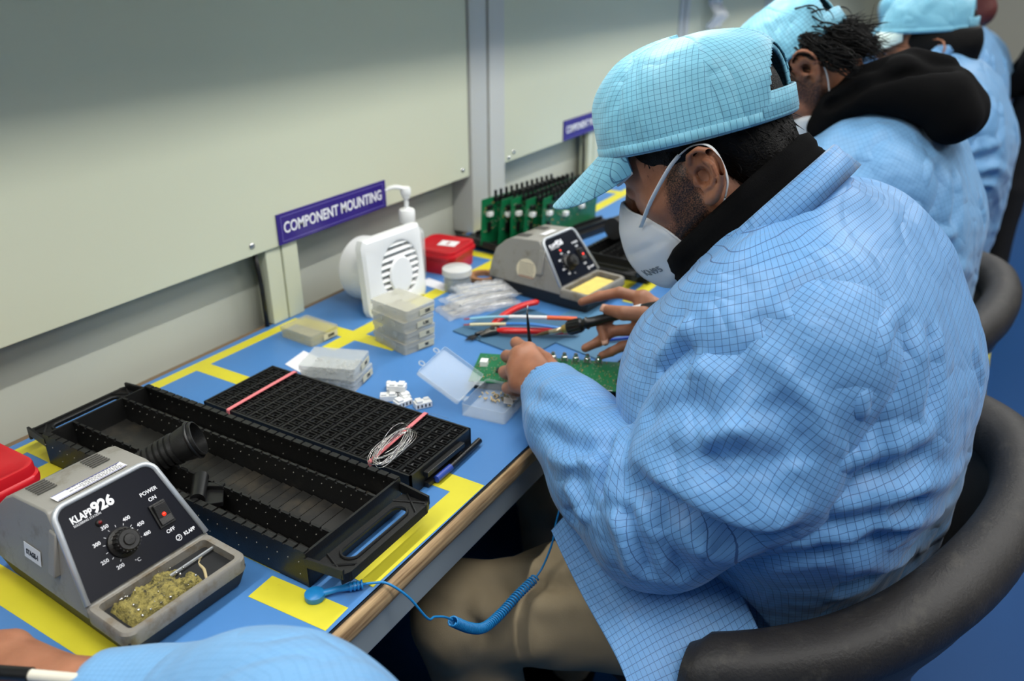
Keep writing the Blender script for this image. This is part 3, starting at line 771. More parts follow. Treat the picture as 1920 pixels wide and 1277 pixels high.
# ================================================================== component racks (long black trays with handles)
M_STUD = mat('stud_pale', (140, 138, 130), 0.4)
def rack():
    t = empty('component_rack', (0, 0, 0), 0, 'x', 'tray')
    W, Ln, Hh = 0.160, 0.462, 0.046; x0, x1 = -W/2, W/2; y0, y1 = -Ln/2, Ln/2; th = 0.0030
    b = MB(); b.box((0, 0, 0.004), (W-0.010, Ln-0.010, 0.004)); 
    b.box((x0+th/2, 0, Hh/2+0.001), (th, Ln, Hh-0.004)); b.box((x1-th/2, 0, Hh/2+0.001), (th, Ln, Hh-0.004))
    b.box((0, y0+th/2, Hh/2), (W, th, Hh-0.002)); b.box((0, y1-th/2, Hh/2), (W, th, Hh-0.002))
    b.box((x0+0.004, 0, 0.004), (0.006, Ln, 0.008)); b.box((x1-0.004, 0, 0.004), (0.006, Ln, 0.008))
    b.build('body', M_BLK, t)
    dx = [x1-W*0.27, x1-W*0.74]
    for i, d in enumerate(dx):
        b = MB(); b.box((d, 0, 0.024), (0.0026, Ln-0.006, 0.036))
        n = 30
        for k in range(n):
            b.box((d, y0+Ln*(k+0.5)/n, 0.0435), (0.0034, Ln/n-0.0042, 0.0035))
        b.build('divider', M_BLK, t)
    n = 30      # toothed rims on both long walls
    for xx in (x0+0.0035, x1-0.0035):
        b = MB()
        for k in range(n): b.box((xx, y0+Ln*(k+0.5)/n, Hh-0.0005), (0.0075, Ln/n-0.0030, 0.003))
        for k in range(n): b.box((xx+(0.0028 if xx > 0 else -0.0028), y0+Ln*(k+0.5)/n, 0.022), (0.0012, Ln/n-0.0030, 0.036))
        b.build('toothed_rim', M_BLK, t)
    b = MB()
    lanes = [(x0+th, dx[1]), (dx[1], dx[0]), (dx[0], x1-th)]
    for a, c in lanes:
        for k in range(27): 
            b.box(((a+c)/2, y0+Ln*(k+0.5)/27, 0.0085), (c-a-0.004, Ln/27-0.0028, 0.005), (0.14, 0, 0))
    b.build('ribbed_floor', mat('black_dusty', (34, 33, 31), 0.42, dirt=(64, 58, 48), dscale=14, dthr=0.60), t)
    for xx in (x1-th-0.0005, dx[0]-0.0018, dx[1]-0.0018, x0-0.0045+0.0015):
        b = MB()
        for k in range(n):
            for zz in (0.034, 0.018):
                if zz < 0.02 and k % 3: continue
                b.box((xx, y0+Ln*(k+0.5)/n, zz), (0.0009, 0.0010, 0.0010))
        b.build('stud_row', M_STUD, t)
    for s_ in (-1, 1):      # carrying handles
        yb = s_*Ln/2; out = s_*0.047
        def pl(x, y): return (x, yb+out*y)
        outer = [pl(-0.077, 0), pl(-0.070, 0.92), pl(-0.064, 1.0), pl(0.064, 1.0), pl(0.070, 0.92), pl(0.077, 0)]
        # plate with a rounded slot: build as ring strips
        no = 28; slot = []
        for k in range(no):
            a = 2*PI*k/no; cx = 0.040*(1 if math.cos(a) > 0 else -1)
            slot.append((cx+0.011*math.cos(a), yb+out*0.56+0.011*math.sin(a)*s_))
        def edge_pt(p):     # matching point on the outer frame
            x, y = p; cx = 0; cy = yb+out*0.56; dx_, dy_ = x-cx, (y-cy)
            k = 1e9
            if abs(dx_) > 1e-6: k = min(k, 0.073/abs(dx_))
            if abs(dy_) > 1e-6: k = min(k, (abs(out)*0.44 if dy_*s_ > 0 else abs(out)*0.56)/abs(dy_))
            return (cx+dx_*k, cy+dy_*k)
        ou = [edge_pt(p) for p in slot]; b = MB()
        z1, z0_ = 0.030, 0.0265
        b.grid([[(x, y, z1) for x, y in ou], [(x, y, z1) for x, y in slot], [(x, y, z0_) for x, y in slot], [(x, y, z0_) for x, y in ou], [(x, y, z1) for x, y in ou]], wrap_v=True)
        # raised lip round the outside and round the slot
        lip = [(-0.079, 0, 0.043), (-0.074, 0.93, 0.032), (-0.066, 1.0, 0.031), (0.066, 1.0, 0.031), (0.074, 0.93, 0.032), (0.079, 0, 0.043)]
        pts = [Vector((x, yb+out*y, z)) for x, y, z in lip]
        for i in range(5):
            d = pts[i+1]-pts[i]; m_ = (pts[i]+pts[i+1])/2; a = math.atan2(d.y, d.x)
            b.box(m_-Vector((0, 0, 0.004)), (d.length+0.003, 0.0032, 0.012), (0, 0, a))
        b.tube([(x, y, z1+0.0012) for x, y in slot], 0.0017, 6, closed=True)
        # corner gusset ribs
        for sx in (-1, 1):
            b.cyl((sx*0.056, yb+out*0.15, z1+0.001), (sx*0.072, yb+out*0.92, z1+0.001), 0.0013, n=5)
            b.cyl((sx*0.074, yb+out*0.30, z1+0.001), (sx*0.050, yb+out*0.96, z1+0.001), 0.0013, n=5)
        b.build('handle', M_BLK, t)
    return t
r1 = rack(); r1.location = (0.5445, 0.757, 0.75); r1['label'] = 'long black three-lane rack with end handles, lying beside the near soldering station'
r1['category'] = 'tray'
r2 = copy_tree(r1); r2.location = (1.725, 0.622, 0.75); r2.rotation_euler.z = math.radians(86); r2['label'] = 'black toothed rack behind the second soldering station, under the worker\'s mask'
# ================================================================== perforated trays with pink bands
def matrix_tray(z, cells, label):
    t = empty('matrix_tray', (0.7165, 0.7165, z), 0, label, 'tray', None)
    W, Ln, Hh = 0.134, 0.372, 0.0145; nx, ny = 8, 18
    b = MB()
    cx, cy = W/(nx+0.35), Ln/(ny+0.35)
    if cells:
        for i in range(nx):
            for j in range(ny):
                x = (i-(nx-1)/2)*cx; y = (j-(ny-1)/2)*cy
                filled = (i, j) in ((4, 10), (5, 10), (4, 9), (6, 2))
                L_ = []
                for f, zz in ((1.0, Hh-0.0022), (0.80, Hh-0.0022), (0.74, Hh), (0.62, Hh), (0.56, Hh-0.003), (0.36, Hh-0.0035), (0.34, Hh-0.003 if filled else 0.001)):
                    hx, hy = cx/2*f, cy/2*f
                    L_.append([(x-hx, y-hy, zz), (x+hx, y-hy, zz), (x+hx, y+hy, zz), (x-hx, y+hy, zz)])
                b.grid(L_, wrap_v=True); b.add(L_[-1], [(0, 1, 2, 3)])
        b.build('pocket_grid', M_BLK2, t, fixn=False)
    b = MB(); fr = 0.0028
    for sx in (-1, 1): b.box((sx*(W/2-fr/2), 0, Hh/2), (fr, Ln, Hh+0.001))
    for sy in (-1, 1): b.box((0, sy*(Ln/2-fr/2), Hh/2), (W, fr, Hh+0.001))
    b.box((0, 0, 0.002), (W-0.004, Ln-0.004, 0.002))
    for sy in (-1, 1): b.box((0, sy*(Ln/2+0.003), 0.0045), (W*0.62, 0.009, 0.007), bev=0.001)
    b.build('frame', M_BLK, t)
    return t
matrix_tray(0.7502, False, 'lower black pocket tray of the banded pair, under the top tray')
matrix_tray(0.7655, True, 'upper black pocket tray held by two pink bands, square holes on top')
M_PINK = mat('pink_rubber', (232, 128, 132), 0.5)
for yy, sk, lb in ((0.853, 0.002, 'pink rubber band round the far end of the pocket trays'), (0.600, 0.006, 'pink rubber band round the near end of the pocket trays, under the wire coil')):
    b = MB(); xl, xr, zt, zb = 0.6485, 0.7850, 0.7818, 0.7503
    pts = [(xl, yy-sk, zb), (xl-0.0002, yy-sk, zt-0.001), (xl+0.001, yy-sk, zt), ((xl+xr)/2, yy, zt+0.0002), (xr-0.001, yy+sk, zt), (xr+0.0006, yy+sk, zt-0.001), (xr+0.0006, yy+sk, zb)]
    q0 = [(x, y-0.0028, z) for x, y, z in pts]; q1 = [(x, y+0.0028, z) for x, y, z in pts]
    b.grid([q0, q1]); tag(b.build('rubber_band', M_PINK, solid=0.0012), lb, 'rubber band')
# blue marker cap on the tray end
t = empty('marker_pen', (0.700, 0.5205, 0.7575), 0, 'blue and black marker pen lying along the near end of the pocket trays', 'pen')
b = MB(); b.tube([(-0.012, 0, 0), (0.020, 0.0, 0)], 0.0048, 12); b.build('cap', mat('cap_blue', (48, 74, 160), 0.4), t, smooth=True, auto=40)
b = MB(); b.tube([(0.020, 0.0, 0), (0.094, 0.003, 0)], 0.0044, 12); b.build('barrel', M_BLK2, t, smooth=True, auto=40)
# coil of thin solder wire
b = MB(); rr = random.Random(11)
for k in range(13):
    pts = []; a0 = rr.uniform(-0.22, 0.22); lx = 0.044+rr.uniform(-0.009, 0.005); ly = 0.0145+rr.uniform(-0.006, 0.004)
    for i in range(34):
        a = 2*PI*i/34; pw = 0.85
        px_ = lx*math.copysign(abs(math.cos(a))**pw, math.cos(a)); py_ = ly*math.copysign(abs(math.sin(a)), math.sin(a))
        px2 = px_*math.cos(a0)-py_*math.sin(a0); py2 = px_*math.sin(a0)+py_*math.cos(a0)
        pts.append((0.6850+px2+0.012*0+0.25*py2, 0.5860+py2+0.16*px2, 0.7840+0.0004*k+0.0030*(1+math.sin(a*2+k))*0.5))
    b.tube(pts, 0.00045, 5, closed=True)
b.tube(spline([(0.735, 0.594, 0.7885), (0.715, 0.588, 0.791), (0.690, 0.580, 0.789), (0.668, 0.585, 0.786)], 8), 0.0005, 5)
b.tube(spline([(0.728, 0.600, 0.789), (0.760, 0.606, 0.786), (0.80, 0.618, 0.770), (0.83, 0.60, 0.7515)], 8), 0.0002, 5)
tag(b.build('wire_coil', M_SOLD, smooth=True), 'hank of thin silver solder wire lying on the pocket tray over a pink band', 'wire')

# ================================================================== ribbed black iron holder resting in the rack
t = empty('iron_holder', (0.515, 0.792, 0.808), 0, 'black ribbed funnel-shaped soldering iron holder resting across the black rack', 'iron holder')
d = (Vector((0.538, 0.775, 0.824))-Vector((0.470, 0.842, 0.786))).normalized()
Fm = frame((0, 0, 0), d.cross(Vector((0, 0, 1))), d.cross(d.cross(Vector((0, 0, 1))))*-1)
Fm = frame((0, 0, 0), Vector((0, 0, 1)).cross(d), d.cross(Vector((0, 0, 1)).cross(d)))
Rz = Matrix(((Fm[0][0], Fm[0][1], d.x, 0), (Fm[1][0], Fm[1][1], d.y, 0), (Fm[2][0], Fm[2][1], d.z, 0), (0, 0, 0, 1)))
b = MB(); pr = []
for k in range(9):
    z = -0.062+0.0078*k; r_ = 0.0135+0.0007*k; pr += [(r_, z), (r_+0.0016, z+0.0006), (r_+0.0016, z+0.0050), (r_, z+0.0056)]
pr += [(0.0205, 0.012), (0.0220, 0.020), (0.0222, 0.034), (0.0205, 0.0345), (0.0195, 0.020), (0.0165, 0.010), (0.0150, 0.0), (0.010, -0.03), (0.0, -0.03)]
b.lathe(pr, n=36, M=Rz); b.build('funnel', M_BLK, t, smooth=True, auto=30)
b = MB(); rg = [Rz @ Vector((0.0232*math.cos(a), 0.0232*math.sin(a), 0.028)) for a in [2*PI*k/32 for k in range(32)]]
b.tube(rg, 0.0022, 8, closed=True); b.build('collar', M_BLK2, t, smooth=True)
b = MB(); rg = [Rz @ Vector((0.0150*math.cos(a), 0.0150*math.sin(a), 0.018)) for a in [2*PI*k/32 for k in range(32)]]
b.tube(rg, 0.0014, 8, closed=True); b.build('inner_ring', mat('grey_ring', (70, 66, 58), 0.3, 0.3), t, smooth=True)
t = empty('holder_clamp', (0.487, 0.715, 0.795), 0.5, 'small black clamp piece lying on the rack below the ribbed iron holder', 'clamp')
b = MB(); b.cyl((-0.020, -0.006, -0.001), (0.022, 0.006, 0.001), 0.0085, 0.0095, 16); b.build('barrel', M_BLK2, t, smooth=True, auto=40)
b = MB(); b.box((-0.006, -0.020, -0.008), (0.030, 0.020, 0.006), (0, 0, 0.3), bev=0.001); b.box((0.010, -0.014, -0.006), (0.008, 0.024, 0.012), bev=0.001); b.build('foot', M_BLK2, t)

# ================================================================== plastic parts boxes
def frost(name, rgb, a, rough=0.35, tr=0.0):
    return mat(name, rgb, rough, alpha=a, spec=0.5, bump=0.1, bscale=150)
M_FROST = frost('frosted_cream', (220, 218, 204), 0.34)
M_FROST2 = frost('frosted_clear', (218, 222, 220), 0.30)
M_CLEAR = frost('frosted_thin', (216, 226, 232), 0.24, 0.25)
M_LAB = mat('label_cream', (206, 200, 172), 0.6)
def shell_box(b, w_, d_, z0, z1, th, floor=True, r=0.004):
    o0 = rrect(w_, d_, r, 3); i0 = rrect(w_-2*th, d_-2*th, r*0.7, 3)
    if floor:
        b.grid([[(x, y, z0) for x, y in o0], [(x, y, z1) for x, y in o0], [(x, y, z1) for x, y in i0], [(x, y, z0+th) for x, y in i0]], wrap_v=True)
        b.add([(x, y, z0) for x, y in o0], [tuple(range(len(o0)))[::-1]]); b.add([(x, y, z0+th) for x, y in i0], [tuple(range(len(i0)))])
    else:
        b.grid([[(x, y, z1) for x, y in o0], [(x, y, z0) for x, y in o0], [(x, y, z0) for x, y in i0], [(x, y, z1-th) for x, y in i0]], wrap_v=True)
        b.add([(x, y, z1) for x, y in o0], [tuple(range(len(o0)))]); b.add([(x, y, z1-th) for x, y in i0], [tuple(range(len(i0)))[::-1]])
def parts_box(loc, rz, label, w_=0.064, d_=0.090, h=0.020, txt='10K', m=None, fill=None, group=None, seed=0):
    m = m or M_FROST
    t = empty('parts_box', loc, rz, label, 'box', group)
    b = MB(); shell_box(b, w_-0.003, d_-0.003, 0, h*0.62, 0.0012); b.build('body', m, t)
    b = MB(); shell_box(b, w_, d_, h*0.60, h, 0.0012, False); b.lathe([(0.0, h+0.0006), (0.0018, h+0.0004), (0.002, h)], n=10); b.build('lid', m, t)
    for sx in (-0.018, 0.018):
        b = MB(); b.box((sx-0.004 if False else -w_/2-0.0004, sx, h*0.60), (0.0016, 0.008, h*0.36)); b.build('clasp', m, t)
    if fill:
        b = MB(); r_ = random.Random(seed)
        for k in range(46):
            x = r_.uniform(-w_/2+0.006, w_/2-0.006); y = r_.uniform(-d_/2+0.006, d_/2-0.006)
            b.box((x, y, 0.0035), (r_.uniform(0.002, 0.006), r_.uniform(0.0015, 0.003), 0.0025), (r_.uniform(-.5, .5), r_.uniform(-.5, .5), r_.uniform(0, 3)))
        o = b.build('small_parts', fill, t); tag(o, kind='stuff')
    if txt:
        b = MB(); b.box((w_*0.18, -d_/2-0.0003, h*0.42), (w_*0.50, 0.0005, h*0.50)); lb = b.build('paper_label', M_LAB, t)
        text_mesh('lettering', txt, 0.0072, M_INK, lb, frame((w_*0.20, -d_/2-0.0007, h*0.42), (1, 0, 0), (0, 0, 1)), bold=0.0004, depth=0.0001)
    return t
M_BITS = mat('parts_tan', (168, 140, 92), 0.5, var=0.3, vscale=200)
M_BITS2 = mat('parts_silver', (196, 196, 190), 0.4, 0.2)
G = 'stack of four translucent parts boxes'
for k, (tx, lb, dx, rz) in enumerate((('9K', 'bottom cream parts box of the stack of four before the white fan', 0, -15), ('1K', 'third from top cream parts box in the stack of four', 0.001, -12),
                               ('1.5K', 'second from top cream parts box in the stack of four', -0.001, -14), ('22K', 'topmost cream parts box of the stack of four before the white fan', 0.002, -9))):
    parts_box((1.008+dx, 0.818, 0.7505+0.0201*k), math.radians(rz), lb, w_=0.068, d_=0.092, h=0.0199, txt=tx, fill=M_BITS2, seed=k, group=G)
G = 'pair of translucent parts boxes beside the pocket tray'
parts_box((0.842, 0.822, 0.7505), math.radians(14), 'lower clear parts box of the pair by the black pocket trays', w_=0.068, d_=0.092, h=0.0199, txt='12K', m=M_FROST2, fill=M_BITS2, seed=8, group=G)
parts_box((0.838, 0.823, 0.7706), math.radians(21), 'upper clear parts box of the pair by the black pocket trays', w_=0.070, d_=0.092, h=0.0199, txt='10K', m=M_FROST2, fill=M_BITS2, seed=9, group=G)
parts_box((0.943, 0.979, 0.7505), math.radians(-4), 'single flat translucent parts box lying against the wall below the purple sign', w_=0.065, d_=0.082, h=0.0205, txt='220K', m=frost('frosted_yellow', (212, 206, 172), 0.28), group=None)
# open box
t = empty('parts_box', (0.896, 0.561, 0.7505), math.radians(7), 'open clear parts box holding small tan pieces beside the worker\'s left hand', 'box')
w_, d_ = 0.088, 0.070
b = MB(); shell_box(b, w_, d_, 0, 0.019, 0.0012); b.build('body', M_CLEAR, t)
L2 = MB(); shell_box(L2, w_+0.004, d_+0.006, 0.0, 0.007, 0.0012, True)
Ml = Matrix.Translation((0.0, d_/2+0.006, 0.0185)) @ Matrix.Rotation(math.radians(2), 4, 'Z') @ Matrix.Rotation(math.radians(30), 4, 'X') @ Matrix.Translation((-0.001, (d_+0.006)/2, -0.001))
b = MB(); b.add([Ml @ Vector(v) for v in L2.v], L2.f); b.lathe([(0, 0.0025), (0.0014, 0.002), (0.0018, 0.0013)], n=10, M=Ml); b.build('lid', M_CLEAR, t)
b = MB()
for sx in (-0.024, 0.024):
    b = MB(); ring = [Ml @ Vector((sx+0.0048*math.cos(a), (d_+0.006)/2+0.0045+0.0045*math.sin(a), 0.006)) for a in [2*PI*k/16 for k in range(16)]]
    b.tube(ring, 0.0013, 6, closed=True); b.build('clasp', M_FROST2, t, smooth=True)
for sx in (-0.026, 0.026):
    b = MB(); b.box((sx, d_/2+0.003, 0.0185), (0.013, 0.009, 0.0015)); b.build('hinge', M_CLEAR, t)
b = MB(); r_ = random.Random(5)
for k in range(26):
    x = r_.gauss(0.016, 0.008); y = r_.gauss(0.008, 0.010)
    b.cyl((x, y, 0.0025+r_.uniform(0, 0.003)), (x+r_.uniform(-.004, .004), y+r_.uniform(-.004, .004), 0.003+r_.uniform(0, 0.004)), 0.0012, n=6)
o = b.build('tan_pieces', mat('parts_pale_tan', (206, 184, 140), 0.5), t); tag(o, kind='stuff')
b = MB()
for k in range(30):
    x = r_.gauss(0.024, 0.006); y = r_.gauss(-0.010, 0.008); b.box((x, y, 0.004), (0.004, 0.0012, 0.003), (r_.random(), r_.random(), r_.random()*3))
o = b.build('dark_pieces', mat('parts_olive', (96, 88, 56), 0.5), t); tag(o, kind='stuff')
b = MB(); b.box((0.012, -0.016, 0.007), (0.022, 0.014, 0.0008), (0.15, 0.1, 0.4)); b.box((0.020, -0.020, 0.009), (0.012, 0.009, 0.0008), (0.2, -0.1, 0.9)); b.build('foil_scrap', mat('foil', (220, 220, 222), 0.3, 0.3), t)

# paper slips
def slip(pts, lb, m=None):
    b = MB(); b.prism(pts, 0.7504, 0.7508); tag(b.build('paper_slip', m or mat('paper_white', (232, 234, 240), 0.6)), lb, 'paper')
slip([(0.838, 0.935), (0.826, 0.880), (0.880, 0.872), (0.892, 0.945)], 'white paper slip tucked behind the pair of parts boxes')
slip([(1.255, 0.975), (1.245, 0.90), (1.275, 0.895), (1.29, 0.97)], 'white paper slip under the white fan beside the clear jar')

# white connector blocks
def connector(loc, rz, lb, rx=0.0, dark=False):
    t = empty('terminal_block', loc, 0, lb, 'connector', 'white connector blocks by the pocket tray', rot=(rx, 0, rz))
    b = MB(); b.box((0, 0, 0.0045), (0.026, 0.015, 0.009), bev=0.0008); b.box((-0.006, 0.0, 0.0105), (0.009, 0.013, 0.004), bev=0.0006); b.box((0.007, 0.003, 0.0100), (0.008, 0.006, 0.003), bev=0.0005)
    b.build('housing', M_WHT, t)
    b = MB()
    for k in range(4): b.box((-0.0095+0.006*k, -0.0077, 0.0045), (0.0022, 0.0006, 0.0045))
    b.box((0.0133, 0, 0.004), (0.0006, 0.005, 0.004)); b.build('contact_slots', mat('slot_dark', (60, 58, 56), 0.6), t)
for q in (((0.857, 0.727, 0.7505), 0.7, 'white connector block farthest from the camera, by the pair of parts boxes'),
          ((0.832, 0.712, 0.7505), 2.2, 'white connector block touching the pocket tray edge, its dark side down'),
          ((0.846, 0.694, 0.7505), 1.0, 'middle white connector block of the loose group'),
          ((0.829, 0.683, 0.7505), -0.35, 'white connector block in the middle of the group, nearest the tray'),
          ((0.841, 0.655, 0.7505), -0.6, 'white connector block lying nearest the open parts box')):
    connector(*q)
connector((0.846, 0.705, 0.7625), 2.0, 'white connector block riding on top of the loose group')

# ================================================================== white extractor fan
t = empty('extractor_fan', (1.135, 0.930, 0.7505), math.radians(-4), 'white round extractor fan with a square louvred front, standing on its edge', 'fan', rot=(math.radians(-4), 0, math.radians(-5)))
PW, PH = 0.160, 0.148
# front plate with a round-topped opening: build ring of quads between opening and square
cxp, czp = 0.012, 0.073; Ro = 0.056
b = MB(); N_ = 48; rows = []
def sq(a, s_x, s_z):
    c, s = math.cos(a), math.sin(a); k = min(s_x/abs(c) if abs(c) > 1e-6 else 1e9, s_z/abs(s) if abs(s) > 1e-6 else 1e9); return c*k, s*k
A_ = [2*PI*k/N_ for k in range(N_)]
inn = [(cxp+0.052*math.cos(a), czp+0.056*math.sin(a)) for a in A_]
def out(a, d): 
    x, z = sq(a, PW/2-d, PH/2-d); return (x, z+PH/2)
rows = [[(x, 0.004, z) for x, z in inn], [(x, -0.006, z) for x, z in inn], [(x, -0.0072, z) for x, z in [(cxp+0.055*math.cos(a), czp+0.059*math.sin(a)) for a in A_]],
        [(*(lambda q: (q[0], -0.0065, q[1]))(out(a, 0.006)),) for a in A_], [(*(lambda q: (q[0], -0.002, q[1]))(out(a, 0.0)),) for a in A_], [(*(lambda q: (q[0], 0.012, q[1]))(out(a, 0.0)),) for a in A_],
        [(*(lambda q: (q[0], 0.012, q[1]))(out(a, 0.004)),) for a in A_]]
b.grid(rows, wrap_v=True); b.build('front_plate', M_WHT, t, smooth=True, auto=30)
for k in range(9):
    z = czp-0.050+0.0125*k; hx = 0.052*math.sqrt(max(0.02, 1-((z-czp)/0.056)**2))
    b = MB(); b.box((cxp, -0.001, z), (2*hx, 0.010, 0.0032), (0.5, 0, 0)); b.build('louvre', M_WHT, t)
b = MB(); P = []
for i in range(7):
    f = i/6; P.append([(cxp+0.031*(1-0.12*f)*math.cos(a), -0.0045-0.004*math.sin(f*PI/2), czp-0.012+0.038*(1-0.12*f)*math.sin(a)) for a in A_])
b.grid(P, wrap_v=True); b.add(P[-1], [tuple(range(N_))]); b.build('centre_cover', M_WHT, t, smooth=True, auto=40)
b = MB(); b.box((cxp, 0.016, czp), (0.105, 0.002, 0.115)); b.build('inner_shadow_plate', mat('fan_gap_shade', (56, 62, 70), 0.6), t)  # dark sheet, its colour stands in for the shade between the louvres
b = MB(); M = Matrix.Translation((-0.004, 0.0, 0.069)) @ Matrix.Rotation(-PI/2, 4, 'X')
b.lathe([(0.0625, 0.008), (0.0625, 0.070), (0.0620, 0.082), (0.0600, 0.0835), (0.0585, 0.082), (0.0585, 0.02), (0, 0.02)], n=56, M=M); b.build('duct', M_WHT, t, smooth=True, auto=40)
b = MB(); b.box((-0.073, 0.008, 0.03), (0.006, 0.012, 0.01), bev=0.001); b.build('clip', M_WHT, t)

# ================================================================== hand pump bottle
t = empty('pump_bottle', (1.272, 1.005, 0.7505), math.radians(0), 'clear bottle with a white hand pump standing behind the white fan', 'bottle')
M_GLS = mat('clear_plastic', (226, 232, 232), 0.08, alpha=0.30, spec=0.8)
b = MB(); b.lathe([(0, 0.0), (0.031, 0.0), (0.034, 0.004), (0.034, 0.095), (0.032, 0.104), (0.022, 0.112), (0.0135, 0.116), (0.0130, 0.128), (0.0115, 0.128), (0.012, 0.117), (0.02, 0.110), (0.0305, 0.102), (0.0325, 0.095), (0.0325, 0.005), (0, 0.003)], n=40)
b.build('bottle_body', M_GLS, t, smooth=True, auto=40)
b = MB(); b.lathe([(0, 0.004), (0.032, 0.004), (0.032, 0.045), (0, 0.045)], n=32); b.build('liquid', mat('gel', (214, 226, 226), 0.1, alpha=0.25), t, smooth=True, auto=40)
b = MB(); b.lathe([(0, 0.152), (0.008, 0.152), (0.0095, 0.150), (0.0145, 0.149), (0.0165, 0.146), (0.0168, 0.124), (0.0155, 0.122), (0, 0.122)], n=32)
b.cyl((0, 0, 0.05), (0, 0, 0.125), 0.003, n=10); cp = b.build('cap', M_WHT, t, smooth=True, auto=40)
b = MB(); b.cyl((0, 0, 0.150), (0, 0, 0.178), 0.0045, n=16); b.lathe([(0, 0.196), (0.008, 0.195), (0.0105, 0.190), (0.0105, 0.180), (0.008, 0.176), (0.0075, 0.172), (0, 0.172)], n=24)
b.tube(spline([(0, 0, 0.190), (-0.014, 0.009, 0.196), (-0.026, 0.016, 0.197), (-0.036, 0.022, 0.192)], 5), [0.0085]*3+[0.0075]*5+[0.006]*5+[0.0045]*3, 12, flat=0.62)
b.build('pump_head', M_WHT, t, smooth=True, auto=50)

# ================================================================== red containers
def red_box(loc, rz, w_, d_, h, lb):
    t = empty('storage_box', loc, rz, lb, 'box')
    b = MB(); a = rrect(w_*0.90, d_*0.90, 0.016, 6); c = rrect(w_*0.95, d_*0.95, 0.018, 6)
    b.grid([[(x, y, 0) for x, y in a], [(x, y, h*0.78) for x, y in c]], wrap_v=True); b.add([(x, y, 0) for x, y in a], [tuple(range(len(a)))[::-1]]); b.add([(x, y, h*0.78) for x, y in c], [tuple(range(len(c)))])
    b.build('container', M_RED, t, smooth=True, auto=40)
    b = MB(); R_ = []
    for f, z in ((0.955, 0.66), (1.0, 0.66), (1.01, 0.74), (1.0, 0.80), (0.965, 0.82), (0.965, 0.94), (0.95, 0.99), (0.90, 1.0), (0.86, 0.975), (0.5, 0.965)):
        R_.append([(x, y, z*h) for x, y in rrect(w_*f, d_*f, 0.020*f, 6)])
    b.grid(R_, wrap_v=True); b.add(R_[-1], [tuple(range(len(R_[-1])))]); b.build('lid', M_RED, t, smooth=True, auto=50)
    return t
t = red_box((0.343, 0.945, 0.7502), 0, 0.126, 0.130, 0.074, 'red lidded box at the left edge of the bench, white label on its side')
b = MB(); b.box((0.012, -0.0600, 0.030), (0.070, 0.0008, 0.022)); lb = b.build('paper_label', M_PAPER, t)
text_mesh('lettering', 'Rejection Bin', 0.0150, mat('ink_navy', (40, 50, 110), 0.5), lb, frame((0.012, -0.0606, 0.030), (1, 0, 0), (0, 0, 1)), sx=0.78, bold=0.0002)
t = red_box((1.372, 0.990, 0.7502), math.radians(5), 0.116, 0.112, 0.052, 'red lidded box by the grey post, white slip stuck on its lid')
b = MB(); b.box((0.004, -0.012, 0.0512), (0.034, 0.040, 0.0008), (0, 0, 0.15)); lb = b.build('paper_label', M_PAPER, t)
b = MB(); b.box((0.004, -0.012, 0.0519), (0.020, 0.004, 0.0003), (0, 0, 0.15)); b.build('printed_line', mat('ink_red', (170, 60, 60), 0.6), lb)

# clear jar
t = empty('jar', (1.268, 0.882, 0.7502), 0, 'round clear screw-top jar filled with small black parts', 'jar')
b = MB(); b.lathe([(0, 0), (0.026, 0), (0.028, 0.003), (0.028, 0.036), (0.0265, 0.036), (0.0265, 0.004), (0, 0.002)], n=36); b.build('jar_body', M_GLS, t, smooth=True, auto=40)
b = MB(); b.lathe([(0, 0.0025), (0.0258, 0.0025), (0.0258, 0.023), (0.018, 0.027), (0, 0.029)], n=30); o = b.build('black_parts', mat('parts_black', (34, 36, 40), 0.45, bump=1.0, bscale=500), t, smooth=True)
b = MB(); b.lathe([(0, 0.050), (0.010, 0.050), (0.012, 0.0485), (0.026, 0.0485), (0.0300, 0.046), (0.0305, 0.034), (0.0290, 0.033), (0.0285, 0.044), (0, 0.0455)], n=40)
b.build('lid', mat('jar_lid', (224, 226, 224), 0.3, alpha=0.66), t, smooth=True, auto=40)
# brown tape ring
b = MB(); b.lathe([(0.020, 0), (0.031, 0), (0.031, 0.010), (0.020, 0.010), (0.020, 0)], (1.345, 0.868, 0.7502), 36)
tag(b.build('tape_roll', mat('tape_brown', (150, 104, 66), 0.4), smooth=True, auto=40), 'small roll of brown tape behind the silvery bags', 'tape')

# ================================================================== silvery part bags
M_FILM = mat('bag_film', (226, 228, 232), 0.14, alpha=0.22, spec=0.9, bump=0.5, bscale=60)
M_STRIP = mat('part_strip', (212, 208, 196), 0.35, var=0.2, vscale=120, bump=0.8, bscale=250)
def part_bag(loc, rz, w_, d_, h, lb, seed):
    t = empty('part_bag', loc, rz, lb, 'bag', 'clear bags of silver parts')
    r_ = random.Random(seed)
    for k in range(7):
        y = -d_*0.32+d_*0.64*k/6
        b = MB(); b.tube(spline([(-w_*0.42, y, h*0.30+r_.uniform(0, h*0.3)), (0, y+r_.uniform(-.004, .004), h*0.45+r_.uniform(0, h*0.25)), (w_*0.42, y+r_.uniform(-.006, .006), h*0.3)], 6), h*0.20, 8, flat=0.7)
        b.build('part_strip', M_STRIP if k % 3 else M_MET, t, smooth=True)
    P = []
    for i in range(22):
        u = i/21*2-1; row = []
        for j in range(18):
            v = j/17*2-1; e = (1-u**4)*(1-v**4)
            row.append((u*w_/2, v*d_/2, 0.001+h*(0.95*e**0.7)+0.0022*math.sin(9*u+5*v+seed)*e+0.0016*math.sin(17*u-13*v+seed*2)))
        P.append(row)
    b = MB(); b.grid(P); b.build('film', M_FILM, t, smooth=True, solid=0.0003)
    return t
part_bag((1.212, 0.795, 0.7502), math.radians(-28), 0.165, 0.070, 0.012, 'lowest bag of silver parts, reaching toward the parts box stack', 1)
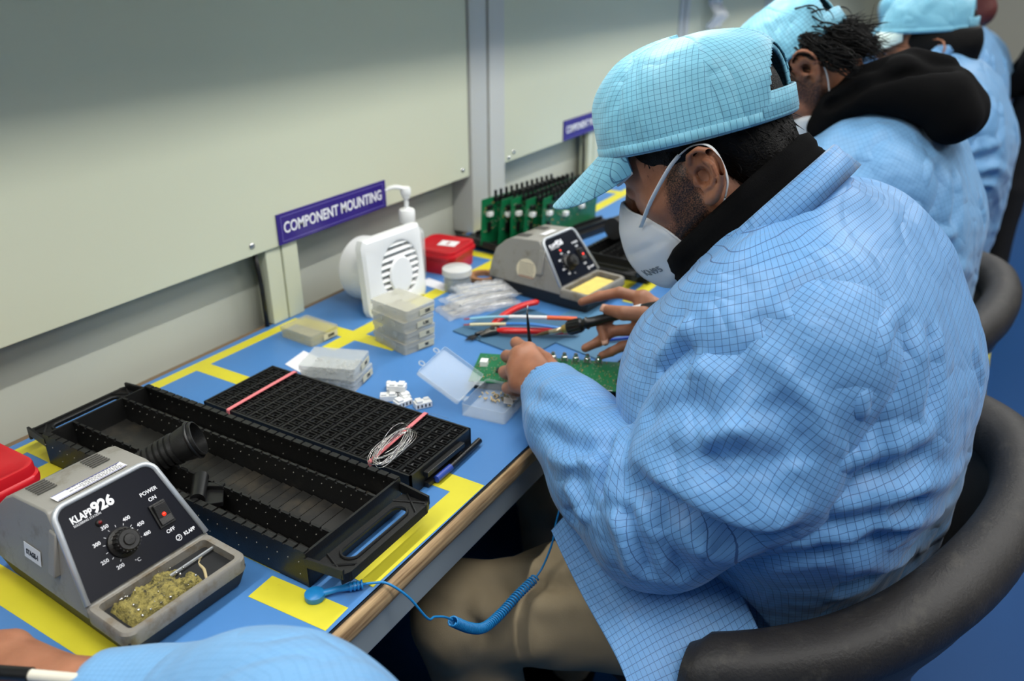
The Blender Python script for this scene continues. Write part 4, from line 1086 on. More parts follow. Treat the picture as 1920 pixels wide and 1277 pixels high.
part_bag((1.225, 0.800, 0.7640), math.radians(-22), 0.150, 0.076, 0.011, 'upper bag of silver parts lying on the lower one', 2)
part_bag((1.240, 0.805, 0.7770), math.radians(-35), 0.110, 0.060, 0.006, 'crumpled empty bag on top of the silver part bags', 3)

# ================================================================== small slate mat with tools
ang = math.radians(-10)
b = MB(); b.box((0, 0, 0.0012), (0.170, 0.172, 0.0022), bev=0.0006)
o = b.build('work_mat', mat('mat_slate', (64, 104, 134), 0.6, bump=0.1, bscale=600)); o.location = (1.158, 0.672, 0.7502); o.rotation_euler = (0, 0, ang)
tag(o, 'small square slate-blue mat under the red pliers', 'mat')
b = MB(); b.box((0, 0, 0.001), (0.20, 0.17, 0.0018), bev=0.0006)
o = b.build('work_mat', mat('mat_slate_light', (78, 124, 158), 0.6, bump=0.1, bscale=600)); o.location = (1.235, 0.555, 0.7502); o.rotation_euler = (0, 0, math.radians(-14))
tag(o, 'slate-blue mat under the hand that holds the soldering iron', 'mat')
# red-handled cutters
t = empty('wire_cutters', (1.112, 0.700, 0.7535), 0, 'wire cutters with bright red handles lying open on the slate mat', 'pliers')
M_RH = mat('handle_red', (206, 26, 24), 0.35)
b = MB(); b.tube(spline([(0.010, 0.004, 0.008), (0.030, 0.012, 0.009), (0.070, 0.012, 0.012), (0.110, 0.004, 0.014), (0.142, -0.014, 0.015)], 6), [0.0045, 0.005, 0.006]+[0.0068]*21+[0.004], 14, flat=0.8); b.build('handle', M_RH, t, smooth=True, auto=60)
b = MB(); b.tube(spline([(0.002, -0.008, 0.008), (0.012, -0.034, 0.009), (0.028, -0.062, 0.009), (0.048, -0.098, 0.009), (0.072, -0.136, 0.009)], 6), [0.0045, 0.005, 0.006]+[0.0070]*21+[0.004], 14, flat=0.8); b.build('handle', M_RH, t, smooth=True, auto=60)
b = MB(); b.tube([(0.014, -0.002, 0.006), (-0.010, 0.006, 0.006), (-0.024, 0.012, 0.005)], [0.0055, 0.006, 0.001], 10); b.tube([(0.004, -0.010, 0.006), (-0.010, 0.002, 0.006), (-0.026, 0.010, 0.005)], [0.0045, 0.0055, 0.001], 10)
b.cyl((-0.001, 0.0, 0.0), (-0.001, 0.0, 0.013), 0.0045, n=14); b.build('jaws', M_DMET, t, smooth=True, auto=40)
b = MB()
for k in range(9):
    b.cyl((-0.018, 0.010, 0.004), (-0.045-0.003*(k % 3), -0.012+0.006*k, 0.001+0.001*(k % 2)), 0.0009, 0.0004, n=5)
b.build('bristles', M_BLK2, t) if False else None
def stick(pts, segs, lb, nm='brush'):
    """slender tool with coloured sections; segs = (t0, t1, part, material, radius)"""
    t = empty(nm, pts[0], 0, lb, 'brush'); o_ = Vector(pts[0]); S_ = [p-o_ for p in spline(pts, 12)]; n = len(S_)-1
    for t0, t1, pn, m, r in segs:
        b = MB(); a, c = int(round(t0*n)), int(round(t1*n)); q = S_[a:c+1]
        b.tube(q, [r+(0.0 if isinstance(r, float) else 0)]*len(q), 12, flat=0.8); b.build(pn, m, t, smooth=True, auto=50)
    return t
M_LB = mat('handle_pale_blue', (150, 205, 226), 0.35); M_OR = mat('handle_orange', (232, 96, 36), 0.35); M_CR = mat('handle_cream', (226, 218, 180), 0.4); M_CB = mat('handle_blue', (60, 130, 205), 0.35); M_BR = mat('handle_rust', (176, 70, 50), 0.4)
stick([(1.128, 0.772, 0.760), (1.143, 0.705, 0.774), (1.160, 0.630, 0.783), (1.185, 0.570, 0.784)], [(0, 0.10, 'tip', M_BR, 0.0018), (0.08, 0.42, 'handle', M_LB, 0.0030), (0.42, 0.72, 'sleeve', M_WHT, 0.0040), (0.72, 1.0, 'end_grip', M_OR, 0.0046)], 'brush with a pale blue and white handle and an orange end')
stick([(1.112, 0.762, 0.757), (1.122, 0.710, 0.766), (1.140, 0.640, 0.775), (1.160, 0.575, 0.772)], [(0, 0.12, 'tip', M_BR, 0.0016), (0.10, 0.48, 'sleeve', M_CR, 0.0034), (0.46, 1.0, 'handle', M_CB, 0.0034)], 'brush with a cream and blue handle beside the orange-ended one')
b = MB(); r_ = random.Random(3)
for k in range(26):
    a = r_.uniform(2.2, 3.9); l_ = r_.uniform(0.012, 0.030); b.cyl((1.092, 0.722, 0.7555), (1.092+l_*math.cos(a), 0.722-l_*math.sin(a)*0.9, 0.7532), 0.0008, 0.0003, n=5)
b.cyl((1.090, 0.722, 0.756), (1.104, 0.716, 0.757), 0.0035, 0.003, n=10)
tag(b.build('bristle_brush', M_BLK2), 'black bristle tuft of a small brush at the jaws of the red cutters', 'brush')
b = MB(); b.cyl((1.175, 0.52, 0.757), (1.225, 0.47, 0.757), 0.003, n=10)
tag(b.build('blue_pen', mat('pen_blue', (24, 70, 170), 0.35), smooth=True, auto=40), 'blue pen under the soldering iron\'s black collar', 'pen')

# ================================================================== circuit boards
def board_parts(b, w_, d_, seed, n, zt=0.0016):
    r_ = random.Random(seed)
    for k in range(n):
        b.box((r_.uniform(-w_/2+0.004, w_/2-0.004), r_.uniform(-d_/2+0.004, d_/2-0.004), zt+0.0006), (r_.uniform(0.0008, 0.0028), r_.uniform(0.0006, 0.0018), 0.0012))
M_SMD1 = mat('smd_silver', (172, 168, 150), 0.3, 0.5); M_SMD2 = mat('smd_tan', (176, 140, 84), 0.45); M_IC = mat('chip_black', (20, 20, 22), 0.4)
t = empty('circuit_board', (1.020, 0.512, 0.7640), math.radians(22), 'long green circuit board the focused worker is soldering, silver jacks along its edge', 'circuit board')
Wd, Dp = 0.100, 0.285
b = MB(); b.box((0, 0, 0.0008), (Wd, Dp, 0.0016)); b.build('board', M_PCB, t)
b = MB(); board_parts(b, Wd, Dp, 1, 340); tag(b.build('silver_components', M_SMD1, t), kind='stuff')
b = MB(); board_parts(b, Wd, Dp, 2, 150); tag(b.build('tan_components', M_SMD2, t), kind='stuff')
for x, y, sx, sy, sz in ((-0.010, 0.098, 0.014, 0.014, 0.003), (0.0, -0.02, 0.012, 0.012, 0.002), (-0.02, -0.09, 0.012, 0.012, 0.002)):
    b = MB(); b.box((x, y, 0.0016+sz/2), (sx, sy, sz), bev=0.0004); b.build('chip', M_IC, t)
for x, y in ((0.008, 0.128), (-0.040, 0.060)):
    b = MB(); b.box((x, y, 0.006), (0.014, 0.012, 0.009), bev=0.0006); b.build('white_connector', M_WHT, t)
for k in range(5):
    b = MB(); y = 0.020-0.0185*k; x = 0.040
    b.box((x, y, 0.0035), (0.012, 0.012, 0.004)); b.lathe([(0, 0.0175), (0.0030, 0.017), (0.0034, 0.0155), (0.0034, 0.012), (0.0050, 0.011), (0.0050, 0.006), (0.0036, 0.0055), (0.0036, 0.002)], (x, y, 0), 18)
    b.build('jack', M_MET, t, smooth=True, auto=40)
b = MB(); b.box((0.030, -0.118, 0.012), (0.034, 0.030, 0.020), bev=0.001); b.build('black_socket', M_BLK2, t)
b = MB(); b.box((-0.0495, -0.05, 0.0019), (0.0012, 0.06, 0.0008)); b.build('silk_line', M_WTXT, t)
t = empty('support_frame', (1.020, 0.512, 0.7502), math.radians(22), 'black frame holding up the circuit board under the worker\'s hands', 'frame')
b = MB(); b.box((0, 0, 0.0065), (0.090, 0.27, 0.0130), bev=0.001); b.build('block', M_BLK2, t)
# standing boards in a black holder
t0 = empty('board_holder', (1.66, 0.915, 0.7502), math.radians(-12), 'black slotted holder that keeps the upright green circuit boards standing', 'holder')
b = MB(); b.box((0.03, 0, 0.008), (0.33, 0.20, 0.016), bev=0.002)
for k in range(7): b.box((0.03, -0.085+0.028*k, 0.020), (0.31, 0.004, 0.010))
b.build('base', M_BLK2, t0)
b = MB(); b.box((-0.150, 0.02, 0.012), (0.06, 0.16, 0.014), (0, 0.3, 0), bev=0.002); b.build('end_lip', M_BLK, t0)
def upright(x, y, rz, lean, lb, seed):
    t = empty('circuit_board', (x, y, 0.768), 0, lb, 'circuit board', 'green circuit boards standing in the black holder', rot=(lean, 0, rz))
    Wb, Hb = 0.27, 0.108
    b = MB(); b.box((Wb/2, 0, Hb/2), (Wb, 0.0016, Hb)); b.build('board', M_PCB, t)
    r_ = random.Random(seed)
    for m, n, pn in ((M_SMD1, 70, 'silver_components'), (M_SMD2, 40, 'tan_components')):
        b = MB()
        for k in range(n): b.box((r_.uniform(0.006, Wb-0.006), -0.0014, r_.uniform(0.03, Hb-0.012)), (r_.uniform(0.001, 0.004), 0.0014, r_.uniform(0.001, 0.003)))
        tag(b.build(pn, m, t), kind='stuff')
    b = MB()
    for k in range(12):
        xx = 0.045+0.0185*k; b.box((xx, -0.004, Hb-0.006), (0.012, 0.008, 0.010)); b.cyl((xx, -0.002, Hb-0.004), (xx, -0.001, Hb+0.014), 0.0035, n=8); b.cyl((xx, -0.008, Hb-0.020), (xx, -0.016, Hb-0.018), 0.0028, n=8)
    b.build('knob_row', M_IC, t)
    for kx_ in (0.022, 0.10, 0.18):
        b = MB(); b.box((kx_, -0.006, 0.072-0.02*(kx_ > 0.05)), (0.014, 0.011, 0.010), bev=0.001); b.build('white_connector', M_WHT, t)
    b = MB(); b.box((0.022, -0.005, 0.088), (0.014, 0.009, 0.009), bev=0.001); b.build('black_connector', M_IC, t)
    b = MB(); b.box((0.024, -0.003, 0.040), (0.009, 0.005, 0.022)); b.build('chip', M_IC, t)
names = ['leftmost', 'second', 'third', 'fourth', 'front']
for k, (x, y, l_) in enumerate(((1.485, 0.965, 0.05), (1.510, 0.935, 0.12), (1.522, 0.908, 0.02), (1.532, 0.882, 0.09), (1.560, 0.850, 0.05))):
    upright(x, y, math.radians(-10+2*k), l_, '%s upright green circuit board in the black holder, counted from the grey post' % names[k] if k else 'upright green circuit board nearest the grey post, full face showing', 20+k)
# dark roll behind station
b = MB(); b.tube([(1.60, 0.690, 0.821), (1.73, 0.665, 0.821)], 0.024, 22)
tag(b.build('black_roll', M_RUB, smooth=True, auto=40), 'thick black roll lying on the rack behind the second soldering station', 'roll')

# ================================================================== wrist-strap cord
M_CORD = mat('cord_blue', (30, 130, 196), 0.35)
t = empty('grounding_cord', (0.456, 0.510, 0.7502), 0, 'bright blue coiled grounding cord running from a snap on the bench to the worker\'s sleeve', 'cord')
o_ = Vector((0.456, 0.510, 0.7502)); R = lambda *p: Vector(p)-o_
b = MB(); b.lathe([(0, 0.0085), (0.0085, 0.0083), (0.0105, 0.0068), (0.0108, 0.002), (0.0100, 0), (0, 0)], n=28); b.build('snap', M_CORD, t, smooth=True, auto=40)
b = MB(); b.tube([R(0.461, 0.505, 0.7548), R(0.474, 0.494, 0.7560), R(0.487, 0.482, 0.7560), R(0.493, 0.477, 0.7555)], [0.0040, 0.0036, 0.0050, 0.0032], 12, flat=0.8)
for k in range(4):
    p = R(0.4825+0.003*k, 0.4858-0.0027*k, 0.7560); b.tube([p, p+Vector((0.0014, -0.0013, 0))], 0.0056, 10, flat=0.85)
b.build('strain_relief', M_CORD, t, smooth=True, auto=50)
pth = spline([R(0.491, 0.479, 0.7555), R(0.500, 0.468, 0.7560), R(0.508, 0.455, 0.7550), R(0.520, 0.438, 0.735), R(0.534, 0.425, 0.700), R(0.548, 0.426, 0.690), R(0.560, 0.422, 0.682), R(0.573, 0.420, 0.668)], 8)
b = MB(); b.tube(pth, 0.0014, 8); b.build('straight_lead', M_CORD, t, smooth=True)

# ================================================================== chairs
M_LEA = mat('leather_black', (44, 42, 41), 0.56, bump=0.35, bscale=260, var=0.14, vscale=18, dirt=(66, 63, 58), dscale=30, dthr=0.62)
M_LEA2 = mat('leather_grey', (58, 57, 55), 0.5, bump=0.25, bscale=260, var=0.08)
def tub_chair():
    t = empty('tub_chair', (0, 0, 0), 0, 'x', 'chair')
    b = MB(); P = []
    path = [(-0.365, -0.012, 0.625), (-0.328, -0.082, 0.634), (-0.264, -0.162, 0.648), (-0.160, -0.236, 0.666), (-0.022, -0.290, 0.678), (0.118, -0.312, 0.688), (0.232, -0.290, 0.696), (0.312, -0.215, 0.690), (0.350, -0.105, 0.672), (0.345, 0.005, 0.645), (0.300, 0.100, 0.620)]
    ctr = spline(path, 5); NN = len(ctr)-1
    pr = []
    for k in range(16):
        an = 2*PI*k/16; pr.append((0.041*math.copysign(abs(math.cos(an))**0.85, math.cos(an)), 0.040*math.copysign(abs(math.sin(an))**0.85, math.sin(an))))
    for i, c in enumerate(ctr):
        rad = Vector((c.x, c.y, 0)).normalized(); e = 1.0 if 0 < i < NN else 0.82
        P.append([c+rad*(x*e)+Vector((0, 0, z*e)) for x, z in pr])
    b.grid(P, wrap_v=True)
    for q, cc, sg in ((P[0], ctr[0], 1), (P[-1], ctr[-1], -1)):
        tdir = Vector((-cc.y, cc.x, 0)).normalized()*(-sg)*0.010
        inner = [cc+(v-cc)*0.8+tdir for v in q]; b.grid([q, inner], wrap_v=True); b.add(inner, [tuple(range(16))])
    b.build('armrest_rim', M_LEA, t, smooth=True, auto=60)
    b = MB()
    for dz, dr in ((-0.0370, 0.022),):
        b.tube([c+Vector((c.x, c.y, 0)).normalized()*dr+Vector((0, 0, dz)) for c in ctr], 0.0028, 6)
    b.build('seam', M_BLK2, t, smooth=True)
    b = MB(); P = []
    for i, c in enumerate(ctr):
        rad = Vector((c.x, c.y, 0)).normalized()
        row = []
        for (dr, z_) in ((0.026, -0.030), (0.018, -0.07), (-0.010, -0.13), (-0.045, None), (-0.060, None), (-0.040, -0.12), (-0.020, -0.03)):
            z = c.z+z_ if z_ is not None else 0.43
            row.append(c.copy()+rad*dr+Vector((0, 0, z-c.z)))
        P.append(row)
    b.grid(P, wrap_v=True); b.add(P[0], [tuple(range(7))]); b.add(P[-1], [tuple(range(7))[::-1]]); b.build('back_shell', M_LEA2, t, smooth=True, auto=60)
    b = MB(); R_ = []
    for s_, z in ((0.93, 0.40), (1.0, 0.415), (1.0, 0.455), (0.95, 0.475), (0.80, 0.485), (0.4, 0.488)):
        R_.append([(0.262*s_*math.cos(a), 0.262*s_*math.sin(a)+0.02, z) for a in [2*PI*k/40 for k in range(40)]])
    b.grid(R_, wrap_v=True); b.add(R_[0], [tuple(range(40))[::-1]]); b.add(R_[-1], [tuple(range(40))]); b.build('seat', M_LEA2, t, smooth=True, auto=60)
    b = MB(); b.cyl((0, 0, 0.08), (0, 0, 0.40), 0.028, n=18); b.cyl((0, 0, 0.30), (0, 0, 0.41), 0.045, 0.09, 18); b.build('gas_column', M_DMET, t, smooth=True, auto=40)
    for k in range(5):
        a = 2*PI*k/5+0.3; b = MB(); b.tube([(0.02*math.cos(a), 0.02*math.sin(a), 0.10), (0.16*math.cos(a), 0.16*math.sin(a), 0.085), (0.29*math.cos(a), 0.29*math.sin(a), 0.062)], [0.024, 0.020, 0.014], 10)
        lg = b.build('leg', M_BLK2, t, smooth=True, auto=50)
        b = MB(); x, y = 0.29*math.cos(a), 0.29*math.sin(a); b.cyl((x-0.012*math.sin(a), y+0.012*math.cos(a), 0.027), (x+0.012*math.sin(a), y-0.012*math.cos(a), 0.027), 0.026, n=20); b.build('caster', M_RUB, lg, smooth=True, auto=40)
    return t
ch = tub_chair(); ch.location = (1.05, 0.18, 0)
ch['label'] = 'black leather tub chair under the worker who holds the soldering iron'
CHAIRS = [(1.85, 0.225, 2, 'black leather tub chair of the hooded worker, next behind the nearest one'),
          (2.66, 0.30, -4, 'dark tub chair third along the bench'), (3.47, 0.28, 4, 'dark tub chair fourth along the bench, highlights on its rim')]
for x, y, r, lb in CHAIRS:
    c = copy_tree(ch); c.location = (x, y, 0); c.rotation_euler = (0, 0, math.radians(r)); c['label'] = lb

# ================================================================== people
def skin_mat():
    m = bpy.data.materials.new('skin_brown'); m.use_nodes = True
    nt = m.node_tree; N = nt.nodes; L = nt.links; b = N['Principled BSDF']
    b.inputs['Roughness'].default_value = 0.48
    b.inputs['Subsurface Weight'].default_value = 0.18; b.inputs['Subsurface Radius'].default_value = (0.012, 0.004, 0.002); b.inputs['Subsurface Scale'].default_value = 0.6
    b.inputs['Specular IOR Level'].default_value = 0.4
    tc = N.new('ShaderNodeTexCoord'); n = N.new('ShaderNodeTexNoise'); n.inputs['Scale'].default_value = 26; n.inputs['Detail'].default_value = 5
    L.new(tc.outputs['Object'], n.inputs['Vector'])
    cr = N.new('ShaderNodeValToRGB'); cr.color_ramp.elements[0].position = 0.3; cr.color_ramp.elements[0].color = s2l((136, 88, 64))+(1,)
    cr.color_ramp.elements[1].position = 0.7; cr.color_ramp.elements[1].color = s2l((172, 118, 90))+(1,); L.new(n.outputs['Fac'], cr.inputs[0])
    at = N.new('ShaderNodeAttribute'); at.attribute_name = 'beard'
    n2 = N.new('ShaderNodeTexNoise'); n2.inputs['Scale'].default_value = 600; n2.inputs['Detail'].default_value = 2; L.new(tc.outputs['Object'], n2.inputs['Vector'])
    ad = N.new('ShaderNodeMath'); ad.operation = 'MULTIPLY_ADD'; ad.inputs[1].default_value = 1.6; ad.inputs[2].default_value = -0.80; L.new(n2.outputs['Fac'], ad.inputs[0])
    sm = N.new('ShaderNodeMath'); sm.operation = 'ADD'; L.new(at.outputs['Fac'], sm.inputs[0]); L.new(ad.outputs[0], sm.inputs[1])
    mr = N.new('ShaderNodeMapRange'); mr.inputs[1].default_value = 0.20; mr.inputs[2].default_value = 1.0; L.new(sm.outputs[0], mr.inputs[0])
    gt = N.new('ShaderNodeMath'); gt.operation = 'MULTIPLY'; L.new(mr.outputs[0], gt.inputs[0])
    g2 = N.new('ShaderNodeMath'); g2.operation = 'GREATER_THAN'; g2.inputs[1].default_value = 0.05; L.new(at.outputs['Fac'], g2.inputs[0]); L.new(g2.outputs[0], gt.inputs[1])
    mm = N.new('ShaderNodeMix'); mm.data_type = 'RGBA'; L.new(gt.outputs[0], mm.inputs[0]); L.new(cr.outputs[0], mm.inputs[6]); mm.inputs[7].default_value = s2l((30, 22, 18))+(1,)
    L.new(mm.outputs[2], b.inputs['Base Color'])
    bp = N.new('ShaderNodeBump'); bp.inputs['Strength'].default_value = 0.25; bp.inputs['Distance'].default_value = 0.001; L.new(n2.outputs['Fac'], bp.inputs['Height']); L.new(bp.outputs[0], b.inputs['Normal'])
    return m
M_SKIN = skin_mat()
M_HAIR = mat('hair_black', (9, 8, 8), 0.5, bump=0.6, bscale=420, spec=0.16)
M_COAT = grid_mat('coat_cloth', (112, 166, 220), (30, 60, 120), pitch=0.0066, width=0.075, rough=0.46)
M_CAP = grid_mat('cap_cloth', (124, 190, 214), (34, 84, 128), pitch=0.0060, width=0.085, rough=0.5)
M_COATP = grid_mat('coat_cloth_far', (112, 164, 210), (70, 118, 170), pitch=0.0066, width=0.085, rough=0.5, mixf=0.5)
M_MASK = mat('mask_white', (226, 229, 232), 0.75, bump=0.15, bscale=1200)
M_BLKC = mat('black_knit', (10, 10, 11), 0.95, bump=0.4, bscale=900, spec=0.1)
M_TROU = mat('khaki_twill', (172, 154, 122), 0.8, var=0.06, vscale=20, bump=0.2, bscale=900)
M_TDARK = mat('dark_trousers', (34, 34, 38), 0.8)
M_ELAS = mat('elastic_white', (226, 230, 232), 0.6)

def head_frame(hc, pitch, yaw=0.0, roll=0.0):
    """columns: forward, side(left), up"""
    p = math.radians(pitch); y = math.radians(yaw)
    f = V3(math.sin(y)*math.cos(p), math.cos(y)*math.cos(p), -math.sin(p)); s = V3(-math.cos(y), math.sin(y), 0); u = np.cross(f, s); u = u if u[2] > 0 else -u
    if roll:
        r = math.radians(roll); s, u = s*math.cos(r)+u*math.sin(r), u*math.cos(r)-s*math.sin(r)
    return np.array(hc, float), np.stack([f, s, u], 1)
def to_world(P, fr): return np.asarray(P, float) @ fr[1].T + fr[0]
def poly_tube_sdf(P, pts, r):
    d, t = seg_dist(P, pts); 
    return d-(r if np.isscalar(r) else np.interp(t, np.linspace(0, 1, len(r)), r))
def head_local(P):
    """head in its own frame: x forward, y left, z up; metres (adult)"""
    Q = P.copy(); Q[:, 1] = np.abs(Q[:, 1])
    d = sd_ell(Q, (-0.012, 0, 0.030), (0.097, 0.075, 0.086))
    d = smin(d, sd_ell(Q, (0.030, 0, -0.030), (0.064, 0.060, 0.088)), 0.03)
    d = smin(d, sd_cone(Q, (-0.004, 0.050, -0.062), (0.070, 0.022, -0.104), 0.020, 0.020), 0.02)
    d = smin(d, sd_cone(Q, (0.078, 0, -0.108), (0.080, 0.010, -0.110), 0.018, 0.016), 0.02)
    d = smin(d, sd_cone(Q, (0.000, 0.060, -0.030), (0.045, 0.050, -0.046), 0.012, 0.016), 0.02)      # cheekbone
    d = smin(d, sd_cone(Q, (0.083, 0.010, 0.006), (0.066, 0.046, 0.004), 0.012, 0.010), 0.014)       # brow
    d = smax(d, -sd_ell(Q, (0.099, 0.031, -0.018), (0.017, 0.016, 0.013)), 0.010)                    # socket
    d = smin(d, sd_ell(Q, (0.076, 0.031, -0.018), (0.0125, 0.0135, 0.012)), 0.003)                   # eye + lids
    d = smin(d, sd_cone(Q, (0.090, 0, -0.008), (0.114, 0, -0.050), 0.0075, 0.0105), 0.010)           # nose
    d = smin(d, sd_ell(Q, (0.100, 0.012, -0.056), (0.010, 0.007, 0.007)), 0.006)
    d = smin(d, sd_ell(Q, (0.094, 0, -0.080), (0.009, 0.022, 0.0055)), 0.006); d = smin(d, sd_ell(Q, (0.092, 0, -0.089), (0.009, 0.019, 0.0055)), 0.005)
    return d
def ear_local(P):
    Q = P.copy(); Q[:, 1] = np.abs(Q[:, 1])
    a = math.radians(-8); X = Q[:, 0]+0.030; Z = Q[:, 2]+0.035
    x = X*math.cos(a)-Z*math.sin(a); z = X*math.sin(a)+Z*math.cos(a); y = Q[:, 1]-0.076+0.30*x
    E = np.stack([x/1.12, y/1.15, z/0.90], 1)
    hel = [(0.015, 0.001, 0.003), (0.016, 0.005, 0.016), (0.010, 0.010, 0.028), (-0.003, 0.014, 0.033), (-0.015, 0.016, 0.028), (-0.021, 0.016, 0.015), (-0.021, 0.014, 0.000), (-0.015, 0.010, -0.014), (-0.005, 0.006, -0.025), (0.005, 0.002, -0.031)]
    d = poly_tube_sdf(E, hel, [0.0030, 0.0036, 0.0040, 0.0040, 0.0040, 0.0040, 0.0038, 0.0040, 0.0060, 0.0066])
    d = smin(d, sd_ell(E, (-0.003, 0.0035, 0.004), (0.0185, 0.0045, 0.027)), 0.003)
    d = smin(d, sd_ell(E, (0.001, 0.003, -0.026), (0.0085, 0.006, 0.009)), 0.004)
    d = smin(d, poly_tube_sdf(E, [(-0.004, 0.009, 0.019), (-0.011, 0.011, 0.010), (-0.012, 0.011, -0.002), (-0.006, 0.009, -0.012), (0.006, 0.006, -0.016)], 0.0028), 0.003)   # antihelix
    d = smax(d, -sd_ell(E, (0.004, 0.008, 0.000), (0.0088, 0.0085, 0.0125)), 0.002)         # concha
    d = smax(d, -sd_ell(E, (-0.003, 0.0115, 0.0255), (0.0105, 0.0065, 0.0050)), 0.002)
    d = smax(d, -sd_ell(E, (-0.0165, 0.0125, 0.010), (0.0026, 0.0055, 0.014)), 0.002)
    d = smin(d, sd_ell(E, (0.013, 0.004, -0.006), (0.0042, 0.004, 0.0065)), 0.003)          # tragus
    return d
def head_all(P):
    d = head_local(P); y = np.abs(P[:, 1]); m = (y > 0.045) & (y < 0.13) & (np.abs(P[:, 0]+0.03) < 0.05) & (np.abs(P[:, 2]+0.035) < 0.06)
    if m.any(): d[m] = smin(d[m], ear_local(P[m]), 0.004)
    return d

def cap_object(fr, parent, m, wr=1.0, seed=0, bill=True, back_open=True):
    """soft six-panel cap with bill and back strap, in head frame coordinates"""
    A0, B0 = 0.114, 0.092; Hc = 0.106; tilt = 0.05
    nt_, npz = 240, 60
    P = np.zeros((nt_, npz, 3)); UV = np.zeros((nt_, npz, 2)); 
    def surf(th, t):
        ph = t*PI/2
        c = np.cos(ph)**0.72; s = np.sin(ph)**0.92
        bulge = 1+0.055*np.sin(ph*2)
        frontness = np.clip(np.cos(th), 0, 1)**2
        x = (A0+0.004*frontness)*np.cos(th)*c*bulge-0.004; y = B0*np.sin(th)*c*bulge
        z = 0.016+Hc*s*(1+0.04*frontness)-tilt*x*0.35+0.016*np.clip(-np.cos(th), 0, 1)*0
        return x, y, z
    th = np.linspace(0, 2*PI, nt_, endpoint=False); tt = np.linspace(0, 1, npz)
    TH, TT = np.meshgrid(th, tt, indexing='ij')
    X, Y, Z = surf(TH, TT)
    V = np.stack([X, Y, Z], 2).reshape(-1, 3)
    # crumple
    e = (np.sin(TT*PI)**0.8).ravel()[:, None]
    nrm = V-np.array([0, 0, 0.03]); nrm /= np.linalg.norm(nrm, axis=1)[:, None]
    V = V+nrm*e*(0.0030*wr*wob(V, 46, 10, seed)+0.0012*wob(V, 120, 8, seed+5))[:, None]
    seam = np.abs(((TH.ravel()/(2*PI)*6+0.5) % 1)-0.5)/6*2*PI
    V = V-nrm*(0.0016*np.exp(-(seam/0.035)**2)*np.clip(TT.ravel()*5, 0, 1))[:, None]
    cut = lambda a, t: (abs(math.atan2(math.sin(a-PI), math.cos(a-PI)))/0.50)**2+((t-0.10)/0.36)**2 < 1 and t >= 0
    faces = []; uvs = []
    for i in range(nt_):
        i2 = (i+1) % nt_; am = th[i]+PI/nt_
        pan = math.floor(am/(2*PI)*6); ac = (pan+0.5)*2*PI/6
        for j in range(npz-1):
            if back_open and cut(am, (tt[j]+tt[j+1])/2): continue
            q = [(i, j), (i2, j), (i2, j+1), (i, j+1)]
            faces.append([a*npz+c for a, c in q])
            for a, c in q:
                ang_ = th[a] if not (a == 0 and i == nt_-1) else 2*PI
                r_ = math.hypot(*P2(surf, ang_, tt[c])); uvs.append((r_*math.sin(ang_-ac)*1.05+0.01*pan, tt[c]*0.165))
    W = to_world(V, fr)
    root = np_mesh('cap', W, np.array(faces), m, parent, uv=np.array(uvs).reshape(-1, 2))
    sd = root.modifiers.new('solid', 'SOLIDIFY'); sd.thickness = 0.0016; sd.offset = 1
    if back_open:
        pts = []
        for k in range(25):
            q_ = PI*k/24; a = PI+0.50*math.cos(q_); t_ = max(0.03, 0.10+0.36*math.sin(q_)); x, y, z = surf(np.array(a), np.array(t_)); pts.append(tuple(to_world([(float(x), float(y), float(z))], fr)[0]))
        b = MB(); b.tube(pts, 0.0034, 8, flat=0.8); o = b.build('opening_binding', m, root, smooth=True)
        uvl = o.data.uv_layers.new(name='UVMap')
        for p_ in o.data.polygons:
            for li in p_.loop_indices:
                vi = o.data.loops[li].vertex_index; uvl.data[li].uv = ((vi//8)*0.0045, 0.002+(vi % 8)*0.0004)
    # rim band (double cloth)
    b = MB(); rows = []
    for k in range(97):
        a = 2*PI*k/96; x, y, z = surf(np.array(a), np.array(0.0)); x2, y2, z2 = surf(np.array(a), np.array(0.012))
        row = []
        for (o_, dz) in ((0.0026, -0.001), (0.0030, 0.010), (0.0012, 0.011), (-0.001, 0.0), (0.0, -0.0025)):
            rr_ = math.hypot(x, y); row.append(tuple(to_world([(x*(1+o_/rr_), y*(1+o_/rr_), z+dz)], fr)[0]))
        rows.append(row)
    b.grid(rows, wrap_v=True); o = b.build('rim_band', m, root, smooth=True)
    uvl = o.data.uv_layers.new(name='UVMap')
    for p_ in o.data.polygons:
        for li in p_.loop_indices:
            vi = o.data.loops[li].vertex_index; uvl.data[li].uv = ((vi//5)*0.0065, (vi % 5)*0.004)
    if back_open:
        b = MB(); rows = []
        for k in range(33):
            a = PI-0.62+1.24*k/32; x, y, z = surf(np.array(a), np.array(0.03)); rr_ = math.hypot(x, y); row = []
            for (o_, dz) in ((0.0015, -0.004), (0.0030, -0.003), (0.0030, 0.021), (0.0015, 0.022)):
                row.append(tuple(to_world([(x*(1+o_/rr_), y*(1+o_/rr_), z+dz)], fr)[0]))
            rows.append(row)
        b.grid(rows, wrap_v=True); o = b.build('back_strap', m, root, smooth=True); uvl = o.data.uv_layers.new(name='UVMap')
        for p_ in o.data.polygons:
            for li in p_.loop_indices:
                vi = o.data.loops[li].vertex_index; uvl.data[li].uv = ((vi//4)*0.0040, (0.001, 0.002, 0.0255, 0.0265)[vi % 4])
